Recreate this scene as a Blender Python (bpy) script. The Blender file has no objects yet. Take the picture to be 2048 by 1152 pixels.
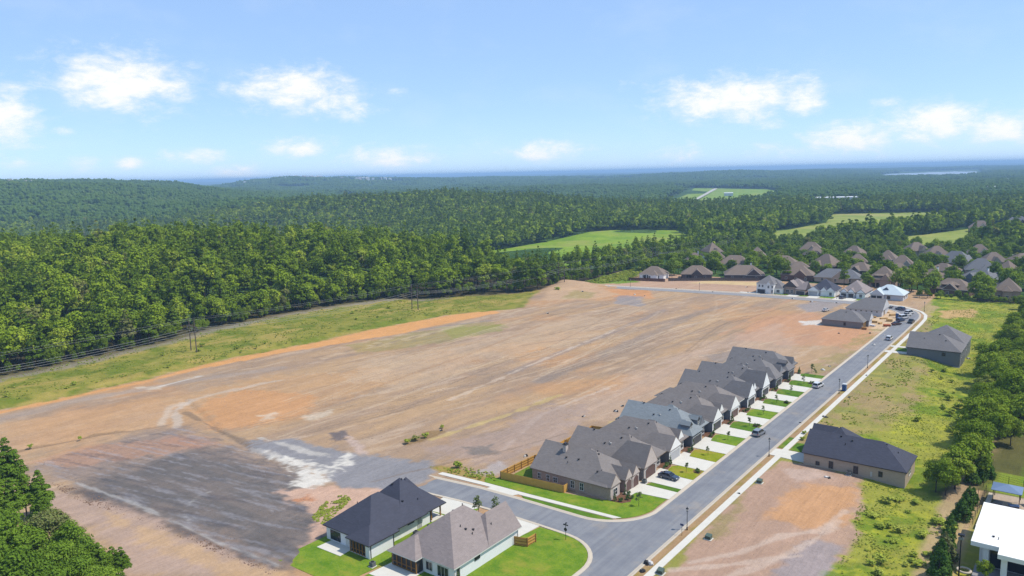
import bpy, bmesh, math, random
import numpy as np
from mathutils import Vector, Matrix

random.seed(7)
SC = bpy.context.scene
COL = SC.collection

# ------------------------------------------------------------------ camera
CAM_H = 70.0
FPX, CX, CY = 1520.0, 1024.0, 576.0          # focal length / centre for a 2048 x 1152 frame
HZ, SLOPE, ROAD_VP = 347.0, -0.0234, 2199.0  # horizon height, its tilt, vanishing point of the main road (world +Y)


def _basis():
    p1 = np.array([-CX, HZ + SLOPE * (0 - 1024) - CY, FPX])
    p2 = np.array([2048 - CX, HZ + SLOPE * 1024 - CY, FPX])
    up = np.cross(p1, p2); up /= np.linalg.norm(up)
    if up[1] > 0:
        up = -up
    yd = np.array([ROAD_VP - CX, HZ + SLOPE * (ROAD_VP - 1024) - CY, FPX]); yd /= np.linalg.norm(yd)
    xd = np.cross(yd, up)
    return np.array([xd / np.linalg.norm(xd), yd, up])


RB = _basis()


def G(x, y, z=0.0):
    """the point of the level z that the frame's point x, y (2048 x 1152) looks at"""
    d = RB @ np.array([x - CX, y - CY, FPX])
    t = (z - CAM_H) / d[2]
    return (d[0] * t, d[1] * t)


def ray(x, dist):
    """the ground position in the direction of frame column x, dist metres out"""
    d = RB @ np.array([x - CX, HZ + SLOPE * (x - 1024) - CY, FPX])
    k = dist / math.hypot(d[0], d[1])
    return (d[0] * k, d[1] * k)


cam = bpy.data.cameras.new('camera')
cam.sensor_width = 36.0
cam.lens = 36.0 * FPX / 2048.0
cam.clip_start, cam.clip_end = 1.0, 80000.0
cam_ob = bpy.data.objects.new('camera', cam)
COL.objects.link(cam_ob)
m = Matrix.Identity(4)
for r in range(3):
    m[r][0], m[r][1], m[r][2] = RB[r, 0], -RB[r, 1], -RB[r, 2]
m[2][3] = CAM_H
cam_ob.matrix_world = m
SC.camera = cam_ob

# ------------------------------------------------------------------ light
SUN_DIR = Vector((0.46, 0.28, 0.85)).normalized()
SUN_EL = math.asin(SUN_DIR.z)
SUN_AZ = math.atan2(SUN_DIR.x, SUN_DIR.y)     # clockwise from +Y
sun = bpy.data.lights.new('sun', 'SUN')
sun.energy = 4.0
sun.angle = math.radians(0.53)
sun.color = (1.0, 0.94, 0.83)
sun_ob = bpy.data.objects.new('sun', sun)
COL.objects.link(sun_ob)
sun_ob.rotation_euler = SUN_DIR.to_track_quat('Z', 'Y').to_euler()

SC.view_settings.view_transform = 'Standard'
SC.view_settings.look = 'None'
SC.view_settings.exposure = 0.35
SC.view_settings.gamma = 1.0
SC.view_settings.use_curve_mapping = False
cy = SC.cycles
cy.max_bounces = 5
cy.diffuse_bounces = 2
cy.glossy_bounces = 2
cy.transmission_bounces = 2
cy.volume_bounces = 0
cy.transparent_max_bounces = 6
cy.caustics_reflective = cy.caustics_refractive = False
cy.use_denoising = True
try:
    cy.denoiser = 'OPENIMAGEDENOISE'
    cy.denoising_prefilter = 'NONE'
except Exception:
    pass

# ------------------------------------------------------------------ node helpers


class NT:
    """small helper for writing node trees"""

    def __init__(self, tree):
        self.t = tree

    def n(self, typ, **kw):
        nd = self.t.nodes.new(typ)
        for k, v in kw.items():
            setattr(nd, k, v)
        return nd

    def l(self, a, b):
        self.t.links.new(a, b)

    def val(self, sock, v):
        if hasattr(v, 'links') or hasattr(v, 'is_linked'):
            self.l(v, sock)
        else:
            sock.default_value = v

    def math(self, op, a, b=0.0, c=None, clamp=False):
        nd = self.n('ShaderNodeMath', operation=op, use_clamp=clamp)
        self.val(nd.inputs[0], a)
        self.val(nd.inputs[1], b)
        if c is not None:
            self.val(nd.inputs[2], c)
        return nd.outputs[0]

    def mix(self, f, a, b, blend='MIX'):
        nd = self.n('ShaderNodeMix', data_type='RGBA', blend_type=blend)
        self.val(nd.inputs[0], f)
        self.val(nd.inputs[6], a if not isinstance(a, tuple) else (*a[:3], 1))
        self.val(nd.inputs[7], b if not isinstance(b, tuple) else (*b[:3], 1))
        return nd.outputs[2]

    def noise(self, vec, scale, detail=3.0, rough=0.55, dist=0.0):
        nd = self.n('ShaderNodeTexNoise')
        if vec is not None:
            self.l(vec, nd.inputs['Vector'])
        nd.inputs['Scale'].default_value = scale
        nd.inputs['Detail'].default_value = detail
        nd.inputs['Roughness'].default_value = rough
        nd.inputs['Distortion'].default_value = dist
        return nd.outputs['Fac']

    def ramp(self, f, lo, hi, a=0.0, b=1.0):
        nd = self.n('ShaderNodeMapRange', interpolation_type='SMOOTHSTEP')
        self.val(nd.inputs[0], f)
        for i, v in zip((1, 2, 3, 4), (lo, hi, a, b)):
            self.val(nd.inputs[i], v)
        return nd.outputs[0]


def lin(c):
    c = c / 255.0
    return c / 12.92 if c <= 0.04045 else ((c + 0.055) / 1.055) ** 2.4


LIGHT_K = 1.55


def C(r, g, b, k=LIGHT_K):
    """surface colour whose sunlit look is about r, g, b"""
    return tuple(min(0.86, lin(v) / k) for v in (r, g, b))


# ------------------------------------------------------------------ sky
world = bpy.data.worlds.new('World')
SC.world = world
world.use_nodes = True
wt = NT(world.node_tree)
for nd in list(world.node_tree.nodes):
    world.node_tree.nodes.remove(nd)
sky = wt.n('ShaderNodeTexSky', sky_type='NISHITA')
sky.sun_disc = False
sky.sun_elevation = SUN_EL
sky.sun_rotation = SUN_AZ
sky.altitude = 200.0
sky.air_density = 0.6
sky.dust_density = 0.2
sky.ozone_density = 2.2
tc = wt.n('ShaderNodeTexCoord')
sep = wt.n('ShaderNodeSeparateXYZ')
wt.l(tc.outputs['Generated'], sep.inputs[0])
el = wt.math('ARCSINE', sep.outputs[2])
az = wt.math('ARCTAN2', sep.outputs[0], sep.outputs[1])
comb = wt.n('ShaderNodeCombineXYZ')
wt.l(az, comb.inputs[0])
wt.l(wt.math('MULTIPLY', el, 2.0), comb.inputs[1])
edge = wt.noise(comb.outputs[0], 30.0, 8.0, 0.66, 0.2)
soft = wt.noise(comb.outputs[0], 9.0, 4.0, 0.55)


def sky_dir(x, y):
    d = RB @ np.array([x - CX, y - CY, FPX])
    d /= np.linalg.norm(d)
    return math.atan2(d[0], d[1]), math.asin(d[2])


# cumulus heads: column, row, half width, half height (frame units), weight
CLOUDS = [(240, 165, 105, 48, 1.05), (345, 142, 62, 16, .62), (215, 205, 110, 22, .55), (5, 232, 55, 46, 1.0),
          (585, 178, 105, 38, 1.0), (660, 205, 70, 26, .85), (720, 225, 60, 16, .7), (500, 220, 60, 14, .42),
          (795, 183, 30, 10, .5), (600, 295, 66, 20, .92), (785, 316, 88, 22, .9), (390, 312, 48, 15, .9),
          (485, 345, 46, 16, .85), (255, 325, 30, 12, .82), (170, 328, 28, 13, .82), (35, 325, 32, 11, .75), (125, 262, 24, 10, .65),
          (1090, 303, 80, 20, .9), (1470, 196, 140, 38, 1.05), (1590, 200, 60, 30, .85), (1400, 215, 60, 20, .7),
          (1700, 275, 76, 30, .98), (1870, 245, 90, 34, 1.0), (2000, 255, 60, 26, .98), (1780, 205, 32, 12, .55), (1355, 306, 46, 20, .72),
          (1540, 250, 36, 14, .62), (1560, 300, 60, 16, .6), (960, 285, 40, 14, .5), (2120, 262, 90, 26, .8), (-120, 300, 90, 22, .8), (1240, 165, 90, 12, .3), (150, 100, 150, 14, .26)]
tot = None
for (x, y, hw, hh, wgt) in CLOUDS:
    a0, e0 = sky_dir(x, y)
    dx = wt.math('DIVIDE', wt.math('SUBTRACT', az, a0), hw / FPX)
    dy = wt.math('DIVIDE', wt.math('SUBTRACT', el, e0), hh / FPX)
    r2 = wt.math('ADD', wt.math('MULTIPLY', dx, dx), wt.math('MULTIPLY', dy, dy))
    gss = wt.math('MULTIPLY', wt.math('POWER', 2.718, wt.math('MULTIPLY', r2, -0.62)), wgt)
    tot = gss if tot is None else wt.math('MAXIMUM', tot, gss)
# the same kind of fair-weather cloud goes on round the rest of the sky
far_cl = wt.noise(comb.outputs[0], 5.5, 3.0, 0.5)
outside = wt.ramp(wt.math('ABSOLUTE', wt.math('SUBTRACT', az, -0.6556)), 0.68, 0.8)
band = wt.math('MULTIPLY', wt.ramp(el, 0.015, 0.06), wt.ramp(el, 0.5, 0.2))
gen = wt.math('MULTIPLY', wt.math('MULTIPLY', wt.ramp(far_cl, 0.5, 0.68), band), outside)
tot = wt.math('MAXIMUM', tot, gen)
dens = wt.math('ADD', tot, wt.math('MULTIPLY', wt.math('SUBTRACT', edge, 0.5), 1.6))
mask = wt.ramp(dens, 0.24, 1.12)
mask = wt.math('MULTIPLY', mask, wt.ramp(tot, 0.04, 0.3))
veil = wt.math('MULTIPLY', wt.ramp(soft, 0.46, 0.75), 0.10)
mask = wt.math('MAXIMUM', wt.math('MULTIPLY', mask, 0.9), veil)
SKY_STR = 0.15
sky_col = wt.mix(0.55, sky.outputs[0], (2.4, 3.75, 6.05))      # fixed blue mixed in evenly to flatten the sky's brightness range
cloud_col = wt.mix(wt.ramp(dens, 0.35, 1.05), (4.7, 5.1, 5.7), (5.9, 5.75, 5.55))
sky_fin = wt.mix(mask, sky_col, cloud_col)
bg = wt.n('ShaderNodeBackground')
wt.l(sky_fin, bg.inputs[0])
bg.inputs[1].default_value = SKY_STR
wo = wt.n('ShaderNodeOutputWorld')
wt.l(bg.outputs[0], wo.inputs[0])

# ------------------------------------------------------------------ materials
MATS = {}


def new_mat(name):
    mt = bpy.data.materials.new(name)
    mt.use_nodes = True
    t = NT(mt.node_tree)
    p = mt.node_tree.nodes['Principled BSDF']
    MATS[name] = mt
    return mt, t, p


def obj_vec(t, kind='Object'):
    return t.n('ShaderNodeTexCoord').outputs[kind]


def world_vec(t):
    return t.n('ShaderNodeNewGeometry').outputs['Position']


def stretch(t, vec, sc, rot=0.0):
    mp = t.n('ShaderNodeMapping')
    t.l(vec, mp.inputs[0])
    mp.inputs['Scale'].default_value = sc
    mp.inputs['Rotation'].default_value = (0, 0, rot)
    return mp.outputs[0]


def mat_plain(name, col, rough=0.6, var=0.12, scale=1.5, metal=0.0, bump=0.0, bscale=20.0, spec=0.4):
    """a painted / solid surface with slight mottling"""
    mt, t, p = new_mat(name)
    v = world_vec(t)
    f = t.noise(v, scale, 4.0)
    c = t.mix(f, tuple(x * (1 - var) for x in col), tuple(min(.9, x * (1 + var)) for x in col))
    t.l(c, p.inputs['Base Color'])
    p.inputs['Roughness'].default_value = rough
    p.inputs['Metallic'].default_value = metal
    p.inputs['Specular IOR Level'].default_value = spec
    if bump:
        b = t.n('ShaderNodeBump')
        b.inputs['Strength'].default_value = bump
        b.inputs['Distance'].default_value = 0.05
        t.l(t.noise(v, bscale, 3.0), b.inputs['Height'])
        t.l(b.outputs[0], p.inputs['Normal'])
    return mt


def mat_roof(name, col, var=0.16):
    """asphalt shingles: faint courses and mottled tabs"""
    mt, t, p = new_mat(name)
    v = world_vec(t)
    tabs = t.n('ShaderNodeTexVoronoi')
    t.l(stretch(t, v, (1.6, 1.6, 5.0)), tabs.inputs['Vector'])
    tabs.inputs['Scale'].default_value = 1.0
    f = t.math('MULTIPLY', t.noise(v, 0.45, 4.0), 0.55)
    f = t.math('ADD', f, t.math('MULTIPLY', tabs.outputs['Color'], 0.45))
    c = t.mix(f, tuple(x * (1 - var * 1.4) for x in col), tuple(x * (1 + var * 1.5) for x in col))
    wv = t.n('ShaderNodeTexWave', wave_type='BANDS', bands_direction='Z', wave_profile='SAW')
    t.l(v, wv.inputs['Vector'])
    wv.inputs['Scale'].default_value = 1.9
    wv.inputs['Distortion'].default_value = 0.6
    c = t.mix(t.math('MULTIPLY', wv.outputs['Fac'], 0.16), c, tuple(x * 0.5 for x in col))
    t.l(c, p.inputs['Base Color'])
    p.inputs['Roughness'].default_value = 0.85
    p.inputs['Specular IOR Level'].default_value = 0.25
    b = t.n('ShaderNodeBump')
    b.inputs['Strength'].default_value = 0.35
    b.inputs['Distance'].default_value = 0.03
    t.l(tabs.outputs['Distance'], b.inputs['Height'])
    t.l(b.outputs[0], p.inputs['Normal'])
    return mt


def mat_brick(name, a, b2, mortar):
    mt, t, p = new_mat(name)
    g = t.n('ShaderNodeNewGeometry')
    s = t.n('ShaderNodeSeparateXYZ')
    t.l(g.outputs['Position'], s.inputs[0])
    cb = t.n('ShaderNodeCombineXYZ')
    t.l(t.math('ADD', s.outputs[0], s.outputs[1]), cb.inputs[0])
    t.l(s.outputs[2], cb.inputs[1])
    br = t.n('ShaderNodeTexBrick')
    t.l(cb.outputs[0], br.inputs['Vector'])
    br.inputs['Color1'].default_value = (*a, 1)
    br.inputs['Color2'].default_value = (*b2, 1)
    br.inputs['Mortar'].default_value = (*mortar, 1)
    br.inputs['Scale'].default_value = 1.0
    br.inputs['Brick Width'].default_value = 0.4
    br.inputs['Row Height'].default_value = 0.16
    br.inputs['Mortar Size'].default_value = 0.02
    br.inputs['Bias'].default_value = -0.1
    c = t.mix(t.math('MULTIPLY', t.noise(g.outputs['Position'], 0.8, 4.0), 0.4), br.outputs['Color'], tuple(x * 0.6 for x in a))
    t.l(c, p.inputs['Base Color'])
    p.inputs['Roughness'].default_value = 0.85
    return mt


def mat_siding(name, col, step=0.18, var=0.06):
    """lap siding: shallow horizontal courses"""
    mt, t, p = new_mat(name)
    v = world_vec(t)
    wv = t.n('ShaderNodeTexWave', wave_type='BANDS', bands_direction='Z', wave_profile='SAW')
    t.l(v, wv.inputs['Vector'])
    wv.inputs['Scale'].default_value = 0.314 / step
    f = t.noise(v, 0.7, 4.0)
    c = t.mix(f, tuple(x * (1 - var) for x in col), tuple(min(.88, x * (1 + var)) for x in col))
    t.l(c, p.inputs['Base Color'])
    p.inputs['Roughness'].default_value = 0.6
    b = t.n('ShaderNodeBump')
    b.inputs['Strength'].default_value = 0.5
    b.inputs['Distance'].default_value = 0.02
    t.l(wv.outputs['Fac'], b.inputs['Height'])
    t.l(b.outputs[0], p.inputs['Normal'])
    return mt


def mat_lawn(name, a, b2, dry, k=1.0):
    mt, t, p = new_mat(name)
    v = world_vec(t)
    f = t.math('ADD', t.math('MULTIPLY', t.noise(v, 0.35 * k, 4.0, 0.6), 0.6), t.math('MULTIPLY', t.noise(v, 2.6 * k, 4.0, 0.7), 0.4))
    c = t.mix(t.ramp(f, 0.3, 0.7), a, b2)
    c = t.mix(t.math('MULTIPLY', t.ramp(t.noise(v, 0.16 * k, 4.0, 0.65), 0.48, 0.7), 0.75), c, dry)
    t.l(c, p.inputs['Base Color'])
    p.inputs['Roughness'].default_value = 0.95
    p.inputs['Specular IOR Level'].default_value = 0.1
    b = t.n('ShaderNodeBump')
    b.inputs['Strength'].default_value = 0.8
    b.inputs['Distance'].default_value = 0.12
    t.l(t.noise(v, 4.5, 5.0, 0.7), b.inputs['Height'])
    t.l(b.outputs[0], p.inputs['Normal'])
    return mt


def mat_leaf(name, dark, mid, bright, trans=0.26, hue_obj=True):
    """foliage: leaves vary inside a crown and from tree to tree"""
    mt, t, p = new_mat(name)
    oi = t.n('ShaderNodeObjectInfo')
    g = t.n('ShaderNodeNewGeometry')
    f = t.math('ADD', t.math('MULTIPLY', oi.outputs['Random'], 0.62), t.math('MULTIPLY', t.noise(g.outputs['Position'], 0.6, 2.0), 0.38))
    c = t.mix(t.ramp(f, 0.15, 0.55), dark, mid)
    c = t.mix(t.math('MULTIPLY', t.ramp(f, 0.6, 0.95), 0.8), c, bright)
    c = t.mix(t.math('MULTIPLY', t.ramp(oi.outputs['Random'], 0.972, 0.98), 0.75), c, (0.17, 0.14, 0.09))
    rpi = g.outputs.get('Random Per Island')
    if rpi is not None:
        c = t.mix(t.math('MULTIPLY', rpi, 0.4), c, tuple(x * 1.5 for x in mid))
    df = t.n('ShaderNodeBsdfDiffuse')
    tr = t.n('ShaderNodeBsdfTranslucent')
    t.l(c, df.inputs[0])
    t.l(t.mix(1.0, c, (1.15, 1.1, 0.5), 'MULTIPLY'), tr.inputs[0])
    ms = t.n('ShaderNodeMixShader')
    ms.inputs[0].default_value = trans
    t.l(df.outputs[0], ms.inputs[1])
    t.l(tr.outputs[0], ms.inputs[2])
    out = [x for x in mt.node_tree.nodes if x.type == 'OUTPUT_MATERIAL'][0]
    mt.node_tree.nodes.remove(p)
    t.l(ms.outputs[0], out.inputs[0])
    return mt


# ------------------------------------------------------------------ mesh helpers
class MB:
    """collects shapes and links them as one mesh object"""

    def __init__(self):
        self.v, self.f, self.mi = [], [], []

    def poly(self, pts, mi=0):
        b = len(self.v)
        self.v += [tuple(p) for p in pts]
        self.f.append(tuple(range(b, b + len(pts))))
        self.mi.append(mi)
        return self

    def raw(self, vs, fs, mi=0):
        b = len(self.v)
        self.v += [tuple(p) for p in vs]
        for q in fs:
            self.f.append(tuple(b + i for i in q))
            self.mi.append(mi)
        return self

    def box(self, x0, x1, y0, y1, z0, z1, mi=0):
        vs = [(x0, y0, z0), (x1, y0, z0), (x1, y1, z0), (x0, y1, z0), (x0, y0, z1), (x1, y0, z1), (x1, y1, z1), (x0, y1, z1)]
        return self.raw(vs, [(0, 3, 2, 1), (4, 5, 6, 7), (0, 1, 5, 4), (1, 2, 6, 5), (2, 3, 7, 6), (3, 0, 4, 7)], mi)

    def prism(self, ring, z0, z1, mi=0):
        n = len(ring)
        vs = [(x, y, z0) for x, y in ring] + [(x, y, z1) for x, y in ring]
        fs = [tuple(range(n - 1, -1, -1)), tuple(range(n, 2 * n))] + [(i, (i + 1) % n, n + (i + 1) % n, n + i) for i in range(n)]
        return self.raw(vs, fs, mi)

    def tube(self, a, b, ra, rb=None, n=8, mi=0):
        rb = ra if rb is None else rb
        a, b = Vector(a), Vector(b)
        d = (b - a).normalized()
        u = d.orthogonal().normalized()
        w = d.cross(u)
        vs = []
        for p, r in ((a, ra), (b, rb)):
            for i in range(n):
                q = 2 * math.pi * i / n
                vs.append(tuple(p + (u * math.cos(q) + w * math.sin(q)) * r))
        fs = [(i, (i + 1) % n, n + (i + 1) % n, n + i) for i in range(n)] + [tuple(range(n - 1, -1, -1)), tuple(range(n, 2 * n))]
        return self.raw(vs, fs, mi)

    def path(self, pts, r, n=6, mi=0):
        for a, b in zip(pts[:-1], pts[1:]):
            self.tube(a, b, r, r, n, mi)
        return self

    def mesh(self, name, mats, recalc=True, smooth=False):
        me = bpy.data.meshes.new(name)
        me.from_pydata(self.v, [], self.f)
        for mt in mats if isinstance(mats, (list, tuple)) else [mats]:
            me.materials.append(MATS[mt])
        me.polygons.foreach_set('material_index', self.mi)
        if recalc:
            bm = bmesh.new()
            bm.from_mesh(me)
            bmesh.ops.recalc_face_normals(bm, faces=bm.faces)
            bm.to_mesh(me)
            bm.free()
        if smooth:
            me.polygons.foreach_set('use_smooth', [True] * len(me.polygons))
        me.update()
        return me

    def build(self, name, mats, parent=None, loc=(0, 0, 0), rz=0.0, recalc=True, smooth=False):
        return link(name, self.mesh(name, mats, recalc, smooth), parent, loc, rz)


def link(name, me, parent=None, loc=(0, 0, 0), rz=0.0):
    o = bpy.data.objects.new(name, me)
    COL.objects.link(o)
    o.parent = parent
    o.location = loc
    o.rotation_euler = (0, 0, rz)
    return o


def tag(o, label=None, cat=None, group=None, kind=None):
    if label:
        o['label'] = label
    if cat:
        o['category'] = cat
    if group:
        o['group'] = group
    if kind:
        o['kind'] = kind
    return o


def thing(name, label, cat, loc=(0, 0, 0), rz=0.0, group=None):
    o = bpy.data.objects.new(name, None)
    COL.objects.link(o)
    o.location = loc
    o.rotation_euler = (0, 0, rz)
    o.empty_display_size = 0.5
    return tag(o, label, cat, group)


def copy_tree(o, parent=None):
    c = o.copy()
    COL.objects.link(c)
    c.parent = parent
    for ch in o.children:
        copy_tree(ch, c)
    return c


def struct(name, mb, mat, label=None):
    o = mb.build(name, mat)
    return tag(o, label, None, None, 'structure')


# ------------------------------------------------------------------ numpy noise
def _h(ix, iy, seed):
    n = (ix * 374761393 + iy * 668265263 + seed * 974711) & 0xFFFFFFFF
    n = ((n ^ (n >> 13)) * 1274126177) & 0xFFFFFFFF
    n = n ^ (n >> 16)
    return (n & 0xFFFF) / 65535.0


def vnoise(x, y, seed=0):
    ix, iy = np.floor(x).astype(np.int64), np.floor(y).astype(np.int64)
    fx, fy = x - ix, y - iy
    fx, fy = fx * fx * (3 - 2 * fx), fy * fy * (3 - 2 * fy)
    a, b = _h(ix, iy, seed), _h(ix + 1, iy, seed)
    c, d = _h(ix, iy + 1, seed), _h(ix + 1, iy + 1, seed)
    return (a * (1 - fx) + b * fx) * (1 - fy) + (c * (1 - fx) + d * fx) * fy


def fbm(x, y, octv=4, seed=0, gain=0.55):
    s, amp, tot = 0.0, 1.0, 0.0
    for o in range(octv):
        s = s + amp * vnoise(x * 2 ** o + 17.3 * o, y * 2 ** o - 9.1 * o, seed + o * 7)
        tot += amp
        amp *= gain
    return s / tot


def sstep(a, b, x):
    t = np.clip((x - a) / (b - a), 0, 1)
    return t * t * (3 - 2 * t)


def sdf(px, py, poly):
    """signed distance to a polygon, negative inside"""
    d2 = np.full(px.shape, 1e18)
    ins = np.zeros(px.shape, bool)
    n = len(poly)
    for i in range(n):
        ax, ay = poly[i]
        bx, by = poly[(i + 1) % n]
        ex, ey = bx - ax, by - ay
        wx, wy = px - ax, py - ay
        tt = np.clip((wx * ex + wy * ey) / (ex * ex + ey * ey + 1e-9), 0, 1)
        d2 = np.minimum(d2, (wx - ex * tt) ** 2 + (wy - ey * tt) ** 2)
        cond = (ay > py) != (by > py)
        xx = ax + (py - ay) * ex / (ey if abs(ey) > 1e-9 else 1e-9)
        ins ^= cond & (px < xx)
    return np.where(ins, -1, 1) * np.sqrt(d2)


def line_dist(px, py, pts):
    d2 = np.full(px.shape, 1e18)
    for (ax, ay), (bx, by) in zip(pts[:-1], pts[1:]):
        ex, ey = bx - ax, by - ay
        wx, wy = px - ax, py - ay
        tt = np.clip((wx * ex + wy * ey) / (ex * ex + ey * ey + 1e-9), 0, 1)
        d2 = np.minimum(d2, (wx - ex * tt) ** 2 + (wy - ey * tt) ** 2)
    return np.sqrt(d2)


def PX(*pts, z=0.0):
    return [G(x, y, z) for x, y in pts]

# ================================================================== the setting
mt, t, p = new_mat('asphalt')
v = world_vec(t)
lane = t.noise(stretch(t, v, (.9, .03, 1)), 1.0, 4.0, .6)
f = t.math('ADD', t.math('MULTIPLY', t.noise(v, .25, 5.0, .65), .5), t.math('MULTIPLY', lane, .5))
c = t.mix(t.ramp(f, .3, .7), C(128, 130, 138), C(154, 155, 158))
c = t.mix(t.math('MULTIPLY', t.ramp(t.noise(v, .09, 6.0, .7), .52, .72), .45), c, C(186, 170, 150))   # tracked-out dust
c = t.mix(t.math('MULTIPLY', t.ramp(t.noise(v, 1.6, 5.0, .75), .62, .72), .3), c, C(92, 92, 98))
t.l(c, p.inputs['Base Color'])
p.inputs['Roughness'].default_value = .9
p.inputs['Specular IOR Level'].default_value = .2
bp = t.n('ShaderNodeBump')
bp.inputs['Strength'].default_value = .3
bp.inputs['Distance'].default_value = .03
t.l(t.noise(v, 9.0, 3.0), bp.inputs['Height'])
t.l(bp.outputs[0], p.inputs['Normal'])
mat_plain('asphalt_old', C(158, 155, 156), 0.9, 0.12, 0.2, bump=0.3, bscale=8.0, spec=0.2)
mat_plain('kerb_concrete', C(214, 200, 180), 0.85, 0.10, 0.8, spec=0.2)
mat_plain('concrete', C(231, 226, 214), 0.85, 0.10, 0.6, spec=0.2)
mat_plain('pale_runway', C(205, 200, 185), 0.9, 0.1, 0.01)
mat_plain('mulch', C(125, 92, 72), 0.95, 0.35, 2.5, bump=0.5, spec=0.1)
mat_lawn('lawn_bright', C(92, 134, 34), C(142, 164, 50), C(168, 162, 66))
mat_lawn('lawn_green', C(76, 118, 34), C(112, 144, 42), C(146, 150, 62))
mat_lawn('lawn_yellow', C(128, 144, 28), C(162, 164, 44), C(182, 156, 70))
mat_lawn('meadow_grass', C(106, 144, 34), C(156, 180, 52), C(172, 170, 84), .09)
mat_lawn('meadow_dry', C(128, 148, 60), C(170, 176, 84), C(188, 176, 112), .06)

WOODS_EDGE = [(-296, -40), (-301, 40), (-311.5, 101), (-312.8, 127), (-317, 160), (-326, 190), (-329, 225), (-326, 261), (-316, 295),
              (-298, 319), (-283, 337.6), (-268, 356.6), (-261.5, 371), (-266, 387), (-257, 422), (-260, 463), (-268, 524), (-276, 600)]
BANK = [(-272, 20), (-270, 85), (-268, 99), (-267.8, 113), (-265.8, 129), (-269, 152), (-267, 178), (-263, 208), (-262.7, 240), (-255, 281), (-245, 299)]


def drop(x, y):
    """the lots right of the road fall away towards the tree line"""
    return -2.8 * sstep(-50, -33, x) * sstep(235, 300, y) * (1 - sstep(360, 420, y)) - 0.9 * sstep(-42, -27, x) * (1 - sstep(235, 300, y)) * sstep(100, 170, y) * (1 - sstep(-27, -20, x) * 0.3)


XS = np.concatenate([np.arange(-352, -225, 1.5), np.arange(-225, -110, 0.6), np.arange(-110, -20, 0.5), np.arange(-20, 42, 1.5)])
YS = np.concatenate([np.arange(14, 66, 2.0), np.arange(66, 215, 0.5), np.arange(215, 300, 0.8), np.arange(300, 478, 1.4)])
GX, GY = np.meshgrid(XS, YS)
NXg, NYg = len(XS), len(YS)
sx, sy = GX.ravel(), GY.ravel()

rough_mask = sstep(-109, -114, sx) * (1 - sstep(395, 402, sy) * sstep(-235, -225, sx))
rough_mask = np.maximum(rough_mask, sstep(-55, -50, sx) * (sy < 172))
rough_mask *= np.maximum(1 - sstep(-122, -114, sx) * sstep(80, 84, sy) * (1 - sstep(128, 131, sy)), 0)
rel = (fbm(sx * 0.09, sy * 0.05, 4, 3) - 0.5) * 0.7 + (fbm(sx * 0.5, sy * 0.2, 3, 9) - 0.5) * 0.22
sz = rel * rough_mask + drop(sx, sy)
# the graded bank under the power line
bd = line_dist(sx, sy, BANK)
left_of_bank = sdf(sx, sy, BANK + [(-400, 299), (-400, 20)]) < 0
sz = sz + np.where(left_of_bank, 1.3 * sstep(0, 7, bd), 0)
# spoil heap where the far street ends at the woods
for (hx, hy, hr, hh) in ((-262, 396, 9, 3.0), (-250, 398, 7, 2.0), (-255, 372, 8, 1.0)):
    sz += hh * np.exp(-((sx - hx) ** 2 + (sy - hy) ** 2) / (hr * hr))
for pts_, hh, wd in (([(-186, 436), (-157, 441)], 0.9, 2.0),):
    dd = line_dist(sx, sy, pts_)
    sz += hh * np.exp(-(dd / wd) ** 2)
for pts_ in (PX((20, 905), (60, 895), (200, 868), (330, 850)), PX((370, 800), (440, 865), (510, 905), (590, 940))):
    sz += -0.45 * np.exp(-(line_dist(sx, sy, pts_) / 1.2) ** 2)
edge_d = np.minimum.reduce([sx + 352, 42 - sx, sy - 14, 478 - sy])
sz -= 2.5 * (1 - sstep(0, 6, edge_d))


def A3(c):
    return np.array(c)[None, :]


def streak(angle, along, across, seed, octv=4):
    ca, sa = math.cos(angle), math.sin(angle)
    u, w = sx * ca + sy * sa, -sx * sa + sy * ca
    return fbm(u / along, w / across, octv, seed)


# soils: streaked by grading along the lots
s1 = streak(math.radians(84), 38, 6, 11)
s2 = streak(math.radians(78), 14, 2.2, 12)
s3 = fbm(sx / 30, sy / 30, 4, 13)
s4 = fbm(sx / 2.2, sy / 2.2, 3, 14)
tan_, mauve = A3(C(193, 160, 124)), A3(C(178, 150, 124))
ora, grey = A3(C(204, 156, 110)), A3(C(148, 132, 119))
pale = A3(C(208, 182, 156))
col = mauve + (tan_ - mauve) * sstep(.35, .65, s1)[:, None]
col = col + (ora - col) * (sstep(.52, .72, s3) * 0.65)[:, None]
col = col + (grey - col) * (sstep(.52, .78, streak(math.radians(82), 60, 9, 21)) * 0.45)[:, None]
col = col + (pale - col) * (sstep(.58, .75, s2) * 0.5)[:, None]
col = col + (grey * 0.85 - col) * (sstep(.62, .8, streak(math.radians(75), 9, 1.2, 31)) * 0.22)[:, None]


def paint(poly, colour, soft=1.5, amp=4.0, nscale=6.0, op=1.0, seed=1, mod=None):
    global col
    xs_, ys_ = [p[0] for p in poly], [p[1] for p in poly]
    mg = soft + amp + 2
    idx = np.nonzero((sx > min(xs_) - mg) & (sx < max(xs_) + mg) & (sy > min(ys_) - mg) & (sy < max(ys_) + mg))[0]
    x, y = sx[idx], sy[idx]
    d = sdf(x, y, poly) + (fbm(x / nscale, y / nscale, 4, seed, 0.62) - 0.5) * 2 * amp + (fbm(x / 1.7, y / 1.7, 3, seed + 500, .7) - .5) * 1.1 * amp
    soft = soft * .55
    a = (1 - sstep(-soft, soft, d)) * op
    if mod is not None:
        a = a * mod[idx]
    col[idx] += (A3(colour) - col[idx]) * a[:, None]


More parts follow.
